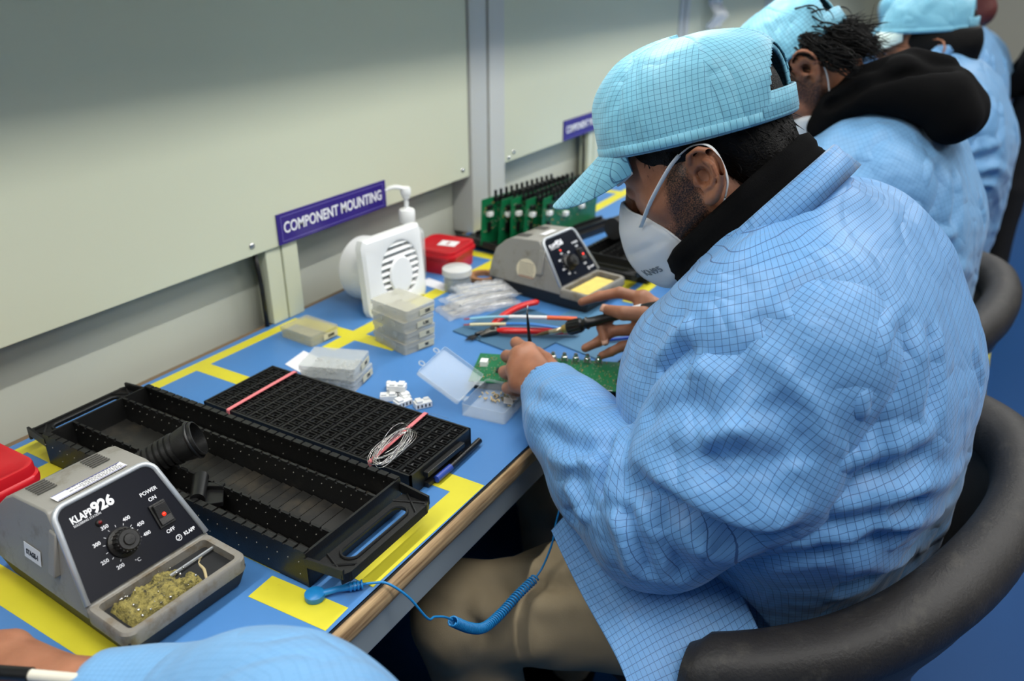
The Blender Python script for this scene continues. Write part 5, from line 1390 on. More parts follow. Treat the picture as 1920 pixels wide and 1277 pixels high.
    if bill:
        nb, mb = 36, 14; V = []; uv = []
        for j in range(mb+1):
            f = j/mb
            for i in range(nb+1):
                s = -1+2*i/nb; a = s*math.radians(62)
                x0, y0, z0 = surf(np.array(a), np.array(0.0))
                reach = 0.086*(1-abs(s)**2.6)**0.62
                x = x0+reach*f; y = y0*(1-0.10*f); z = z0+0.002-0.60*reach*f-0.10*(reach*f)*0-0.35*abs(y)*f*abs(y)/0.08
                V.append((x, y, z)); uv.append((y, reach*f))
        V = np.array(V); n = len(V); q = []
        for j in range(mb):
            for i in range(nb):
                a = j*(nb+1)+i; q.append((a, a+1, a+nb+2, a+nb+1))
        q = np.array(q); U = np.array(uv)[q].reshape(-1, 2)
        o = np_mesh('bill', to_world(V, fr), q, m, root, uv=U); sd = o.modifiers.new('solid', 'SOLIDIFY'); sd.thickness = 0.0036; sd.offset = 0
        q2 = o.modifiers.new('bevel', 'BEVEL'); q2.width = 0.001; q2.segments = 2
    return root
def P2(surf, a, t):
    x, y, z = surf(np.array(a), np.array(t)); return float(x), float(y)

def mask_object(fr, parent, straps=True, text=True):
    """folded white respirator: central ridge, side edges, ear loops"""
    edge = spline([(0.113, 0.006, -0.026), (0.096, 0.028, -0.040), (0.070, 0.047, -0.056), (0.048, 0.056, -0.080), (0.040, 0.050, -0.105), (0.050, 0.036, -0.128), (0.066, 0.004, -0.142)], 6)
    ridge = spline([(0.114, 0, -0.026), (0.129, 0, -0.046), (0.141, 0, -0.075), (0.142, 0, -0.103), (0.130, 0, -0.130), (0.106, 0, -0.150), (0.068, 0, -0.152)], 6)
    n = len(edge); m_ = 14; V = []
    for sg in (1, -1):
        for i in range(n):
            e, r = edge[i], ridge[i]
            for j in range(m_+1):
                f = j/m_; p = r.lerp(e, f); bul = math.sin(f*PI)*0.012*math.sin(PI*i/(n-1))**0.6
                crease = -0.0025*math.exp(-(((i/(n-1))-0.42-0.10*f)/0.03)**2)*math.sin(f*PI)**0.5
                d = Vector((0.45, 0.85, -0.15)).normalized()
                q = p+d*(bul+crease); V.append((q.x, sg*max(q.y, 0), q.z))
    V = np.array(V); V = V+0.0006*wob(V, 120, 8)[:, None]; V[:, 1] = np.where(np.arange(len(V)) < len(V)//2, np.abs(V[:, 1]), -np.abs(V[:, 1]))
    F = []
    for h in (0, 1):
        o = h*n*(m_+1)
        for i in range(n-1):
            for j in range(m_):
                a = o+i*(m_+1)+j; q = (a, a+1, a+m_+2, a+m_+1); F.append(q if h == 0 else q[::-1])
    o = np_mesh('face_mask', to_world(V, fr), np.array(F), M_MASK, parent); sd = o.modifiers.new('solid', 'SOLIDIFY'); sd.thickness = 0.0018; sd.offset = 0
    b = MB()
    for sg in (1, -1):
        b.tube([tuple(to_world([(p.x, sg*p.y, p.z)], fr)[0]) for p in edge], 0.0016, 6)
    b.build('welded_edge', M_MASK, o, smooth=True)
    if text:
        def mp(i_f, f):
            a = min(max(i_f, 0), 0.999)*(n-1); c_ = min(max(f, 0), 0.999)*m_; i0, j0 = int(a), int(c_); u_, v_ = a-i0, c_-j0
            g_ = lambda ii, jj: V[ii*(m_+1)+jj]
            return (g_(i0, j0)*(1-u_)+g_(i0+1, j0)*u_)*(1-v_)+(g_(i0, j0+1)*(1-u_)+g_(i0+1, j0+1)*u_)*v_
        tx = text_mesh('lettering', 'KN95', 0.0130, mat('emboss_grey', (120, 128, 136), 0.7), o, depth=0.0001, bold=0.0003, sx=0.72)
        for v_ in tx.data.vertices:
            x_, y_ = v_.co.x, v_.co.y; fi, ff = 0.635-y_/0.165+x_*2.0, 0.36+x_/0.062
            p_ = mp(fi, ff); a_ = mp(fi+0.02, ff)-mp(fi-0.02, ff); b_ = mp(fi, ff+0.02)-mp(fi, ff-0.02); nn = np.cross(a_, b_); nn /= np.linalg.norm(nn)
            if nn[1] < 0: nn = -nn
            v_.co = tuple(to_world([p_+nn*(0.0014+v_.co.z)], fr)[0])
    if straps:
        for sg in (1, -1):
            b = MB()
            for pts in ([(0.082, 0.050, -0.060), (0.046, 0.071, -0.036), (0.008, 0.079, -0.012), (-0.010, 0.077, -0.003)],
                        [(-0.010, 0.077, -0.003), (-0.028, 0.079, 0.000), (-0.045, 0.083, -0.006), (-0.0515, 0.083, -0.022), (-0.048, 0.077, -0.048), (-0.036, 0.073, -0.066)],
                        [(-0.036, 0.073, -0.066), (-0.020, 0.070, -0.080), (0.010, 0.062, -0.098), (0.042, 0.052, -0.104)]):
                pp = spline([(x, y*sg, z) for x, y, z in pts], 6); w_ = [tuple(to_world([p], fr)[0]) for p in pp]
                b.tube(w_, 0.0030, 8, flat=0.35)
            b.build('ear_loop', M_ELAS, o, smooth=True)
    return o

def hair_local(P, low=0.0):
    d = sd_ell(P, (-0.014, 0, 0.026), (0.101, 0.0790, 0.084))
    d = smin(d, sd_ell(P, (-0.070, 0, -0.045), (0.040, 0.052, 0.055)), 0.03)
    # keep: above the ear line and behind it, with a sideburn
    y = np.abs(P[:, 1])
    plane_face = (P[:, 0]-0.052)*0.85+(0.012-P[:, 2])*0.50           # >0 : face side
    cutear = -(sd_ell(np.stack([P[:, 0], y, P[:, 2]], 1), (-0.030, 0.085, -0.038), (0.026, 0.03, 0.036)))
    front_low = np.minimum(P[:, 0]+0.006, 0.006-P[:, 2])            # in front of the ear and low
    d = np.maximum(d, plane_face); d = np.maximum(d, np.minimum(front_low, P[:, 0]-0.010) if False else np.minimum(P[:, 0]+0.012, -0.012-P[:, 2])*1.0)
    d = smax(d, cutear, 0.004)
    d = np.maximum(d, (-0.092-P[:, 2])+0.5*(P[:, 0]+0.08)*0)
    return d
def hair_object(fr, parent, h=0.0028, wild=0.0, seed=1):
    V, Q = surfnets(hair_local, (-0.125, -0.095, -0.11), (0.08, 0.095, 0.135), h); V = relax(V, Q, 1)
    N = vnormals(V, Q); V = V+N*(0.0011*wob(V, 330, 10, seed, (1, 1, 0.35)) + wild*0.004*wob(V, 90, 10, seed+3))[:, None]
    o = np_mesh('hair', to_world(V, fr), Q, M_HAIR, parent)
    rr_ = np.random.RandomState(seed); b = MB()
    nst = 700 if wild else 900
    zlim = -0.03
    idx = np.where((V[:, 2] < (-0.004 if wild else 0.008)) )[0]
    pick = rr_.choice(idx, min(nst, len(idx)), replace=False)
    for k in pick:
        p = V[k]; nn = N[k]; down = np.array([-0.5 if p[0] < -0.01 else 0.1, 0, -1.0]); down = down-nn*(down@nn); down /= np.linalg.norm(down)+1e-9
        L_ = (0.030+0.03*rr_.rand()) if wild else 0.008+0.008*rr_.rand()
        c1 = rr_.randn(3)*0.25; lift = 0.10+(0.45*wild if wild else 0.05)*rr_.rand()
        pts = [to_world([p-nn*0.001], fr)[0], to_world([p+(down+nn*lift+c1*0.4)*L_*0.45], fr)[0], to_world([p+(down*0.9+nn*lift*(0.3 if not wild else 0.8)+c1)*L_], fr)[0]]
        b.tube(pts, [0.0007 if not wild else 0.0012, 0.0006 if not wild else 0.0010, 0.0002], 3, cap=False)
    b.build('strands', M_HAIR, o, smooth=True, fixn=False)
    return o
def beard_mask(L):
    """0..1 beard density in head coordinates"""
    y = np.abs(L[:, 1]); x, z = L[:, 0], L[:, 2]
    side = np.clip((0.018+0.22*np.clip(-0.01-z, 0, 0.08)-np.abs(x-0.006+0.10*(z+0.06)-0.004))/0.010, 0, 1)*np.clip((0.005-z)/0.02, 0, 1)      # sideburn strip
    side = side*np.clip((x+0.016)/0.008, 0, 1)
    jaw = np.clip((-0.056-z-0.30*(x-0.02))/0.022, 0, 1)*np.clip((x+0.016)/0.016, 0, 1)
    brow = np.exp(-((z-0.006)/0.0045)**2)*np.clip((y-0.010)/0.004, 0, 1)*np.clip((0.052-y)/0.006, 0, 1)*np.clip((x-0.05)/0.01, 0, 1)
    return np.clip(np.maximum(np.maximum(side*0.85, jaw), brow*0.9), 0, 1)*(np.abs(z) < 0.2)

# ------------------------------------------------------------------ the focused worker (seated, leaning over the bench)
FR1 = head_frame((1.000, 0.3275, 1.1455), 31.0)
HS = 1.07
FR1s = (FR1[0], FR1[1]*HS)
def w2l(P, fr): return (P-fr[0]) @ np.linalg.inv(fr[1]).T
NECK0, NECK1 = V3(1.0, 0.285, 1.085), V3(1.0, 0.205, 0.99)
LH = dict(wrist=(0.886, 0.458, 0.806), palm=(0.916, 0.505, 0.812))
def hand_sdf(P, wrist, palmpts, fingers, thumb, rp=0.018):
    """palm = blended cones wrist->each knuckle; every finger its own chain, thinly joined"""
    d = None
    for m_ in palmpts:
        q = sd_cone(P, wrist, m_, 0.021, 0.0125); d = q if d is None else smin(d, q, 0.012)
    for i in range(len(palmpts)-1):
        q = sd_cone(P, palmpts[i], palmpts[i+1], 0.0122, 0.0122); d = smin(d, q, 0.010)
    for ch_ in fingers+[thumb]:
        pts, rs = ch_; f = None
        for a in range(len(pts)-1):
            q = sd_cone(P, pts[a], pts[a+1], rs[a], rs[a+1]); f = q if f is None else smin(f, q, 0.0035)
        d = smin(d, f, 0.0045)
    return d
fr_ = [0.0105, 0.0092, 0.0082, 0.0070]
L_W = V3(0.884, 0.452, 0.806)
L_M = [V3(0.958, 0.540, 0.822), V3(0.936, 0.543, 0.822), V3(0.915, 0.536, 0.812), V3(0.897, 0.522, 0.799)]
L_F = [([L_M[0], V3(0.985, 0.577, 0.816), V3(1.008, 0.583, 0.800), V3(1.024, 0.573, 0.788)], fr_),
       ([L_M[1], V3(0.956, 0.577, 0.805), V3(0.979, 0.577, 0.785), V3(0.998, 0.565, 0.775)], fr_),
       ([L_M[2], V3(0.931, 0.566, 0.792), V3(0.950, 0.561, 0.773), V3(0.962, 0.545, 0.768)], fr_),
       ([L_M[3], V3(0.910, 0.548, 0.779), V3(0.928, 0.541, 0.766), V3(0.940, 0.525, 0.765)], [0.0095, 0.0084, 0.0074, 0.0065])]
L_T = ([V3(0.905, 0.470, 0.800), V3(0.955, 0.490, 0.800), V3(0.995, 0.530, 0.795), V3(1.018, 0.558, 0.792)], [0.016, 0.0125, 0.0110, 0.0085])
R_W = V3(1.140, 0.360, 0.832)
R_M = [V3(1.150, 0.437, 0.862), V3(1.135, 0.432, 0.840), V3(1.122, 0.424, 0.822), V3(1.112, 0.412, 0.806)]
R_F = [([R_M[0], V3(1.146, 0.476, 0.866), V3(1.137, 0.508, 0.856), V3(1.124, 0.533, 0.845)], fr_),
       ([R_M[1], V3(1.122, 0.474, 0.838), V3(1.103, 0.486, 0.818), V3(1.088, 0.472, 0.802)], fr_),
       ([R_M[2], V3(1.112, 0.470, 0.812), V3(1.094, 0.486, 0.796), V3(1.078, 0.502, 0.787)], fr_),
       ([R_M[3], V3(1.104, 0.448, 0.793), V3(1.092, 0.463, 0.784), V3(1.082, 0.474, 0.779)], [0.0095, 0.0084, 0.0074, 0.0065])]
R_T = ([V3(1.128, 0.388, 0.848), V3(1.104, 0.415, 0.856), V3(1.098, 0.448, 0.853), V3(1.104, 0.478, 0.850)], [0.016, 0.0125, 0.0112, 0.0088])
def lhand(P): return smin(hand_sdf(P, L_W, L_M, L_F, L_T), sd_cone(P, L_W, (0.845, 0.405, 0.80), 0.024, 0.030), 0.015)
def rhand(P): return smin(hand_sdf(P, R_W, R_M, R_F, R_T), sd_cone(P, R_W, (1.17, 0.30, 0.82), 0.024, 0.030), 0.015)
def head_neck(P, fr, n0=NECK0, n1=NECK1):
    L = w2l(P, fr); d = head_all(L)*HS
    return smin(d, sd_cone(P, n0-(0.0 if False else V3(0, 0.02, 0.0)), n1, 0.058, 0.068), 0.028)
SH_L, EL_L, SH_R, EL_R = V3(0.845, 0.14, 0.965), V3(0.765, 0.245, 0.765), V3(1.165, 0.14, 0.965), V3(1.235, 0.18, 0.79)
def under(P):
    d = sd_cone(P, (1.04, 0.11, 0.56), (1.01, 0.16, 0.90), 0.085, 0.13)
    d = smin(d, sd_cone(P, (0.86, 0.15, 0.95), (1.14, 0.15, 0.95), 0.07, 0.07), 0.06)
    d = smin(d, sd_cone(P, NECK0-V3(0, 0.02, 0), NECK1, 0.055, 0.06), 0.03)
    for s, e, w_ in ((SH_L, EL_L, L_W), (SH_R, EL_R, R_W)):
        d = smin(d, sd_cone(P, s, e, 0.052, 0.042), 0.03); d = smin(d, sd_cone(P, e, w_, 0.040, 0.027), 0.01)
    return d
person = empty('person', (1.0, 0.10, 0), 0, 'sharply seen person in blue grid coat, cap and white mask, soldering at the bench', 'person')
PO = Vector((1.0, 0.10, 0))
def reparent_world(o, root):
    o.parent = root; o.matrix_parent_inverse = Matrix.Translation(-Vector(root.location))
parts = []
def chunk(fn, lo, hi, h, rel=1):
    V, Q = surfnets(fn, lo, hi, h); V = relax(V, Q, rel, 0.4); return V, Q
c1 = chunk(lambda P: head_neck(P, FR1s), (0.89, 0.17, 0.985), (1.11, 0.48, 1.30), 0.0023)
c2 = chunk(lhand, (0.82, 0.38, 0.755), (1.05, 0.61, 0.86), 0.0022)
c3 = chunk(rhand, (1.05, 0.30, 0.765), (1.20, 0.56, 0.89), 0.0022)
c4 = chunk(under, (0.70, -0.08, 0.42), (1.32, 0.50, 1.10), 0.013)
off = 0; Vs = []; Qs = []
for V, Q in (c1, c2, c3, c4):
    Vs.append(V); Qs.append(Q+off); off += len(V)
Vb = np.concatenate(Vs); Qb = np.concatenate(Qs)
bd = beard_mask(w2l(Vb, FR1s)); bd[len(c1[0]):] = 0
body = np_mesh('body', Vb, Qb, M_SKIN, None, cols={'beard': bd}); reparent_world(body, person)
# nails
b = MB()
M_NAIL = mat('nail', (206, 160, 138), 0.3)
def nail(b, tip, prev, outd, r):
    t = Vector(tip)-Vector(prev); t.normalize(); o_ = Vector(outd); o_ = (o_-t*o_.dot(t)).normalized(); s = t.cross(o_)
    c = Vector(tip)+t*r*0.25+o_*r*0.86; rows = []
    for i in range(5):
        u = -1+2*i/4; rows.append([c+t*(v*r*0.8)+s*(u*r*0.72)-o_*(0.25*r*u*u+0.12*r*v*v) for v in (-1, -0.5, 0, 0.5, 1)])
    b.grid(rows)
nail(b, R_T[0][-1], R_T[0][-2], (-0.7, -0.3, 0.6), 0.0092); nail(b, R_F[1][0][-1], R_F[1][0][-2], (-0.8, -0.3, 0.2), 0.0075)
o = b.build('fingernails', M_NAIL, None, smooth=True, solid=0.0006); reparent_world(o, person)

hr = hair_object(FR1s, None, 0.0028, 0.0, 1); reparent_world(hr, person)
FRC = head_frame(FR1[0], 17.0); FRC = (FRC[0]-FR1[1][:, 2]*0.004, FRC[1]*HS)
cp = cap_object(FRC, None, M_CAP, 1.7, 2); reparent_world(cp, person)
mk = mask_object(FR1s, None); reparent_world(mk, person)
# white liner peeking under the bill
b = MB(); rows = []
for k in range(25):
    a = math.radians(8+52*k/24)
    rows.append([tuple(to_world([(0.108*math.cos(a)-0.004, 0.087*math.sin(a), z)], FR1s)[0]) for z in (0.014, 0.004-0.004*math.sin(PI*k/24), 0.001-0.006*math.sin(PI*k/24))])
b.grid(rows); o = b.build('cap_liner', mat('liner_white', (190, 196, 202), 0.6), None, smooth=True, solid=0.001); reparent_world(o, person)

# ---- coat: torso
def torso(P):
    X = P.copy()
    d = sd_cone(P, (0.945, 0.135, 0.56), (1.14, 0.075, 0.56), 0.125, 0.130)
    d = smin(d, sd_cone(P, (0.935, 0.145, 0.70), (1.13, 0.090, 0.70), 0.140, 0.150), 0.06)
    d = smin(d, sd_cone(P, (0.920, 0.160, 0.845), (1.105, 0.150, 0.845), 0.198, 0.203), 0.06)
    d = smin(d, sd_cone(P, (0.93, 0.214, 0.85), (1.05, 0.210, 0.85), 0.126, 0.118), 0.06)
    d = smin(d, sd_cone(P, (0.875, 0.150, 0.975), (1.125, 0.150, 0.975), 0.118, 0.118), 0.06)
    d = smin(d, sd_cone(P, (1.0, 0.195, 1.03), (1.0, 0.235, 1.055), 0.105, 0.080), 0.05)
    # neck opening
    nA, nB = V3(1.0, 0.25, 1.03), V3(1.0, 0.35, 1.14)
    d = smax(d, -sd_cone(P, nA, nB, 0.080, 0.105), 0.012)
    return d
FOLDS_T = []; FOLDS_S = []
Vt, Qt = surfnets(torso, (0.68, -0.10, 0.40), (1.33, 0.42, 1.19), 0.0062); Vt = relax(Vt, Qt, 2)
Nt = vnormals(Vt, Qt)
def coat_wrinkle(V, N, seed, lo=0.0042, hi=0.0014, st=(1, 1, 2.2)):
    return V+N*(lo*wob(V, 15, 12, seed, st)+hi*np.abs(wob(V, 42, 12, seed+9, st)))[:, None]
Vt = coat_wrinkle(Vt, Nt, 4, 0.0040, 0.0018)
FOLDS_T = [
    ([(0.8367, 0.0646, 1.047), (0.8075, 0.0535, 1.0083), (0.7845, 0.0547, 0.9649), (0.7723, 0.0601, 0.9204)], 0.0035, 0.018),
    ([(0.8492, 0.0397, 1.0246), (0.8146, 0.0391, 0.9913), (0.7904, 0.0436, 0.9531), (0.7778, 0.0488, 0.9084)], -0.008, 0.013),
    ([(0.8953, 0.022, 1.0113), (0.8726, 0.0043, 0.9691), (0.8414, -0.0031, 0.9165)], -0.006, 0.012),
    ([(0.8529, 0.0305, 1.0134), (0.8383, 0.0143, 0.9632), (0.8155, 0.0108, 0.9066)], 0.003, 0.016),
    ([(0.7854, 0.0416, 0.918), (0.7881, 0.035, 0.9073), (0.78, 0.041, 0.8907), (0.7572, 0.0654, 0.8761)], -0.005, 0.012),
    ([(0.754, 0.0671, 0.8579), (0.7863, 0.03, 0.8805), (0.8567, -0.0177, 0.8942)], -0.011, 0.014),
    ([(0.7542, 0.0701, 0.8763), (0.7877, 0.0327, 0.8943), (0.8547, -0.0123, 0.9092)], 0.006, 0.014),
    ([(0.7892, 0.0152, 0.8303), (0.8359, -0.0176, 0.8328)], -0.009, 0.013),
    ([(0.7804, 0.0281, 0.8459), (0.8327, -0.0143, 0.8513), (1.0434, -0.0515, 0.7838)], 0.005, 0.012),
    ([(0.7365, 0.1009, 0.8122), (0.7539, 0.0596, 0.8245), (0.7943, 0.01, 0.829)], -0.008, 0.012),
    ([(0.7656, 0.0428, 0.7993), (0.827, -0.0106, 0.7951)], -0.009, 0.012),
    ([(0.7631, 0.0457, 0.813), (0.811, -0.0043, 0.816), (1.0941, -0.0571, 0.6795)], 0.005, 0.011),
    ([(0.8038, 0.0499, 0.7045), (0.844, 0.008, 0.7107)], -0.01, 0.013),
    ([(0.7809, 0.0534, 0.7395), (0.8178, 0.0105, 0.746), (1.0851, -0.0457, 0.6077)], 0.006, 0.012),
    ([(0.7466, 0.138, 0.7479), (0.7526, 0.0688, 0.7856), (0.7828, 0.0279, 0.7857)], -0.007, 0.012),
    ([(1.0204, -0.0278, 0.9378), (1.0371, -0.0503, 0.8737)], -0.005, 0.012),
    ([(0.7704, 0.1763, 1.0296), (0.7649, 0.1368, 1.0184), (0.7624, 0.0993, 0.9866), (0.7706, 0.0639, 0.9387), (0.7734, 0.0553, 0.9087), (0.7611, 0.0624, 0.8846), (0.7499, 0.0741, 0.8578)], -0.006, 0.008),
    ([(0.7806, 0.2359, 1.0079), (0.7793, 0.2533, 0.9754), (0.78, 0.2752, 0.9354)], 0.008, 0.012),
    ([(0.773, 0.2395, 0.9869), (0.7736, 0.2539, 0.9575), (0.7752, 0.2692, 0.933)], -0.014, 0.014),
    ([(0.7748, 0.2142, 1.0197), (0.8108, 0.1856, 1.0668), (0.8527, 0.166, 1.0873)], -0.004, 0.02),
    ([(0.8945, 0.1655, 1.094), (0.9407, 0.1435, 1.1101), (0.9946, 0.1191, 1.1134)], 0.004, 0.02),
    ([(0.8022, 0.1507, 1.0644), (0.8053, 0.0978, 1.0511), (0.8545, 0.0538, 1.0431)], -0.004, 0.03),
]
for pl, h_, w_ in FOLDS_T: Vt = fold(Vt, Nt, pl, h_*1.15, w_)
tpath = [(1.02, 0.09, 0.40), (1.02, 0.10, 0.70), (1.01, 0.15, 0.88), (1.0, 0.20, 1.02), (1.0, 0.27, 1.15)]
UVt, _, _ = polar_uv(Vt, Qt, tpath, (0, 1, 0.2), 0.19)
coat = np_mesh('coat', Vt, Qt, M_COAT, None, uv=UVt); reparent_world(coat, person)
def child_world(o, par):
    o.parent = par; o.matrix_parent_inverse = Matrix.Translation(-Vector(person.location)) if False else Matrix()
    o.matrix_parent_inverse = (par.matrix_parent_inverse.inverted() @ Matrix.Translation(Vector(person.location))).inverted() if False else Matrix()
# (children of the coat share its world-space mesh coordinates, so no offset is needed)
# ---- sleeves
LC = [V3(0.852, 0.135, 0.965), V3(0.800, 0.175, 0.855), V3(0.765, 0.240, 0.765), V3(0.800, 0.330, 0.772), V3(0.846, 0.405, 0.790), V3(0.898, 0.474, 0.808)]
LR = [0.108, 0.110, 0.088, 0.072, 0.060, 0.044]
def sleeve_l(P):
    d = None
    for i in range(len(LC)-1):
        q = sd_cone(P, LC[i], LC[i+1], LR[i], LR[i+1]); d = q if d is None else smin(d, q, 0.03)
    d = smin(d, sd_cone(P, (0.765, 0.260, 0.735), (0.800, 0.345, 0.735), 0.075, 0.055), 0.03)     # cloth sagging under the elbow
    ax = LC[-1]-LC[-2]; ax = ax/np.linalg.norm(ax)
    d = smax(d, (P-LC[-1]) @ ax-0.004, 0.003)
    d = smax(d, -sd_cone(P, LC[-1]-ax*0.03, LC[-1]+ax*0.05, 0.036, 0.041), 0.003)
    return d
RC = [V3(1.150, 0.135, 0.965), V3(1.205, 0.160, 0.860), V3(1.235, 0.190, 0.785), V3(1.195, 0.285, 0.815), V3(1.148, 0.352, 0.832)]
RR = [0.105, 0.095, 0.078, 0.060, 0.044]
def sleeve_r(P):
    d = None
    for i in range(len(RC)-1):
        q = sd_cone(P, RC[i], RC[i+1], RR[i], RR[i+1]); d = q if d is None else smin(d, q, 0.03)
    ax = RC[-1]-RC[-2]; ax = ax/np.linalg.norm(ax)
    d = smax(d, (P-RC[-1]) @ ax-0.004, 0.003)
    d = smax(d, -sd_cone(P, RC[-1]-ax*0.03, RC[-1]+ax*0.05, 0.036, 0.041), 0.003)
    return d
Vs_, Qs_ = surfnets(sleeve_l, (0.64, 0.0, 0.60), (0.99, 0.53, 1.10), 0.0052); Vs_ = relax(Vs_, Qs_, 2); Ns_ = vnormals(Vs_, Qs_)
Vs_ = coat_wrinkle(Vs_, Ns_, 21, 0.0042, 0.0014, (1.3, 1.3, 1))
FOLDS_S = [
    ([(0.7297, 0.2823, 0.8589), (0.6918, 0.2242, 0.8603), (0.6825, 0.1806, 0.8552), (0.691, 0.1408, 0.8457), (0.7027, 0.1099, 0.848), (0.7238, 0.0836, 0.8705)], 0.011, 0.016),
    ([(0.7058, 0.2633, 0.8508), (0.6874, 0.2188, 0.8433), (0.6837, 0.176, 0.8335), (0.6961, 0.1393, 0.8208), (0.7109, 0.1103, 0.8196)], -0.012, 0.02),
    ([(0.6999, 0.1937, 0.9148), (0.7024, 0.175, 0.9232), (0.7109, 0.1477, 0.9346)], 0.006, 0.012),
    ([(0.6942, 0.187, 0.9062), (0.6938, 0.1594, 0.9048), (0.7029, 0.1301, 0.9045), (0.7129, 0.1058, 0.8977)], -0.009, 0.018),
    ([(0.6954, 0.1839, 0.9096), (0.6884, 0.1699, 0.893), (0.6868, 0.16, 0.8814)], -0.006, 0.012),
    ([(0.6901, 0.2859, 0.8026), (0.7246, 0.292, 0.8423), (0.7745, 0.3015, 0.8576)], 0.007, 0.009),
    ([(0.6965, 0.298, 0.8012), (0.7199, 0.3004, 0.8298), (0.7581, 0.3054, 0.8505)], -0.007, 0.012),
    ([(0.6947, 0.3089, 0.7655), (0.7109, 0.3311, 0.7798), (0.7244, 0.3547, 0.7934)], 0.007, 0.012),
    ([(0.7171, 0.3361, 0.735), (0.7235, 0.3545, 0.7554)], -0.005, 0.012),
    ([(0.6886, 0.2796, 0.8059), (0.6734, 0.2538, 0.7755), (0.6818, 0.238, 0.7239)], 0.006, 0.01),
    ([(0.6903, 0.2732, 0.8144), (0.6741, 0.2452, 0.7822), (0.6792, 0.2281, 0.7342)], -0.007, 0.012),
    ([(0.7852, 0.4265, 0.8138), (0.7528, 0.3717, 0.8248), (0.7443, 0.3324, 0.8347), (0.7514, 0.3088, 0.8457)], -0.006, 0.012),
    ([(0.7602, 0.3971, 0.7971), (0.7316, 0.3533, 0.8124), (0.7281, 0.3174, 0.8266)], 0.005, 0.01),
    ([(0.8361, 0.4713, 0.824), (0.8012, 0.4125, 0.8414), (0.7981, 0.3734, 0.8466)], -0.004, 0.01),
    ([(0.7558, 0.2252, 0.9629), (0.7343, 0.1735, 0.9675)], 0.006, 0.02),
    ([(0.7414, 0.2746, 0.8899), (0.7279, 0.2355, 0.9281), (0.7221, 0.1894, 0.9474)], -0.006, 0.018),
    ([(0.6835, 0.2274, 0.8219), (0.6806, 0.2045, 0.7766), (0.6962, 0.1882, 0.7355)], -0.006, 0.016),
    ([(0.6873, 0.1854, 0.8011), (0.7228, 0.146, 0.764)], 0.005, 0.018),
    ([(0.7583, 0.1742, 1.0052), (0.7417, 0.1305, 0.9876), (0.7409, 0.0935, 0.9448), (0.7379, 0.0829, 0.913)], 0.004, 0.014),
    ([(0.7306, 0.1404, 0.9663), (0.7228, 0.1127, 0.9301), (0.7165, 0.1018, 0.9001)], -0.006, 0.022),
]
for pl, h_, w_ in FOLDS_S: Vs_ = fold(Vs_, Ns_, pl, h_*1.45, w_)
UVs, _, _ = polar_uv(Vs_, Qs_, LC, (0.7, 0.2, -0.6), 0.088)
sl = np_mesh('sleeve', Vs_, Qs_, M_COAT, None, uv=UVs); sl.parent = coat
V_, Q_ = surfnets(sleeve_r, (1.03, 0.0, 0.66), (1.33, 0.42, 1.10), 0.007); V_ = relax(V_, Q_, 2); N_v = vnormals(V_, Q_); V_ = coat_wrinkle(V_, N_v, 31)
UV_, _, _ = polar_uv(V_, Q_, RC, (0, 0.3, -1), 0.085); sr = np_mesh('sleeve', V_, Q_, M_COAT, None, uv=UV_); sr.parent = coat
# ---- neck pieces: rings round a tilted neck axis
def neck_ring(name, m, cen, a_long, a_side, prof, nrm, parent, uvscale=None, gap=0.0, n=96):
    L1 = Vector(a_long); S1 = Vector(a_side); N1 = Vector(nrm).normalized(); rows = []
    for k in range(n+1):
        a = PI+2*PI*k/n*(1-gap)+PI*gap
        row = []
        for (o_, h_) in prof:
            wv = 0.0022*math.sin(5*a+h_*90)+0.0014*math.sin(11*a+1.0+h_*60)
            d = L1.normalized()*math.cos(a)*(L1.length+o_+wv)+S1.normalized()*math.sin(a)*(S1.length+o_+wv)
            row.append(tuple(Vector(cen)+d+N1*h_))
        rows.append(row)
    b = MB(); b.grid(rows, wrap_v=True); o = b.build(name, m, None, smooth=True)
    if uvscale:
        uvl = o.data.uv_layers.new(name='UVMap'); npf = len(prof); ll = [0]
        for q in range(1, npf): ll.append(ll[-1]+math.dist(prof[q-1], prof[q]))
        for p_ in o.data.polygons:
            ks = [o.data.loops[li].vertex_index//npf for li in p_.loop_indices]; js = [o.data.loops[li].vertex_index % npf for li in p_.loop_indices]
            for li, kk, jj in zip(p_.loop_indices, ks, js):
                uvl.data[li].uv = (kk*uvscale, ll[jj] if not (max(js)-min(js) > 1 and jj == 0) else ll[-1]+math.dist(prof[-1], prof[0]))
    return o
NC = (1.0, 0.254, 1.068); NL = (0, -0.071, 0.085); NS = (-0.084, 0, 0); NN = (0, 0.73, 0.69)
g = neck_ring('neck_warmer', M_BLKC, NC, Vector(NL)*0.95, NS, [(0.004, -0.035), (0.016, -0.022), (0.015, -0.004), (0.012, 0.000), (0.013, 0.006), (0.010, 0.020), (0.000, 0.025), (-0.010, 0.018), (-0.010, -0.02)], NN, None); reparent_world(g, person)
cl = neck_ring('collar', M_COAT, Vector(NC)-Vector(NN).normalized()*0.020, Vector(NL)*1.05, Vector(NS)*1.12, [(0.020, -0.030), (0.021, -0.012), (0.016, 0.007), (0.012, 0.010), (0.008, 0.006), (0.006, -0.02)], NN, None, uvscale=0.0085, gap=0.04); cl.parent = coat
# ---- chest pocket
b = MB(); 
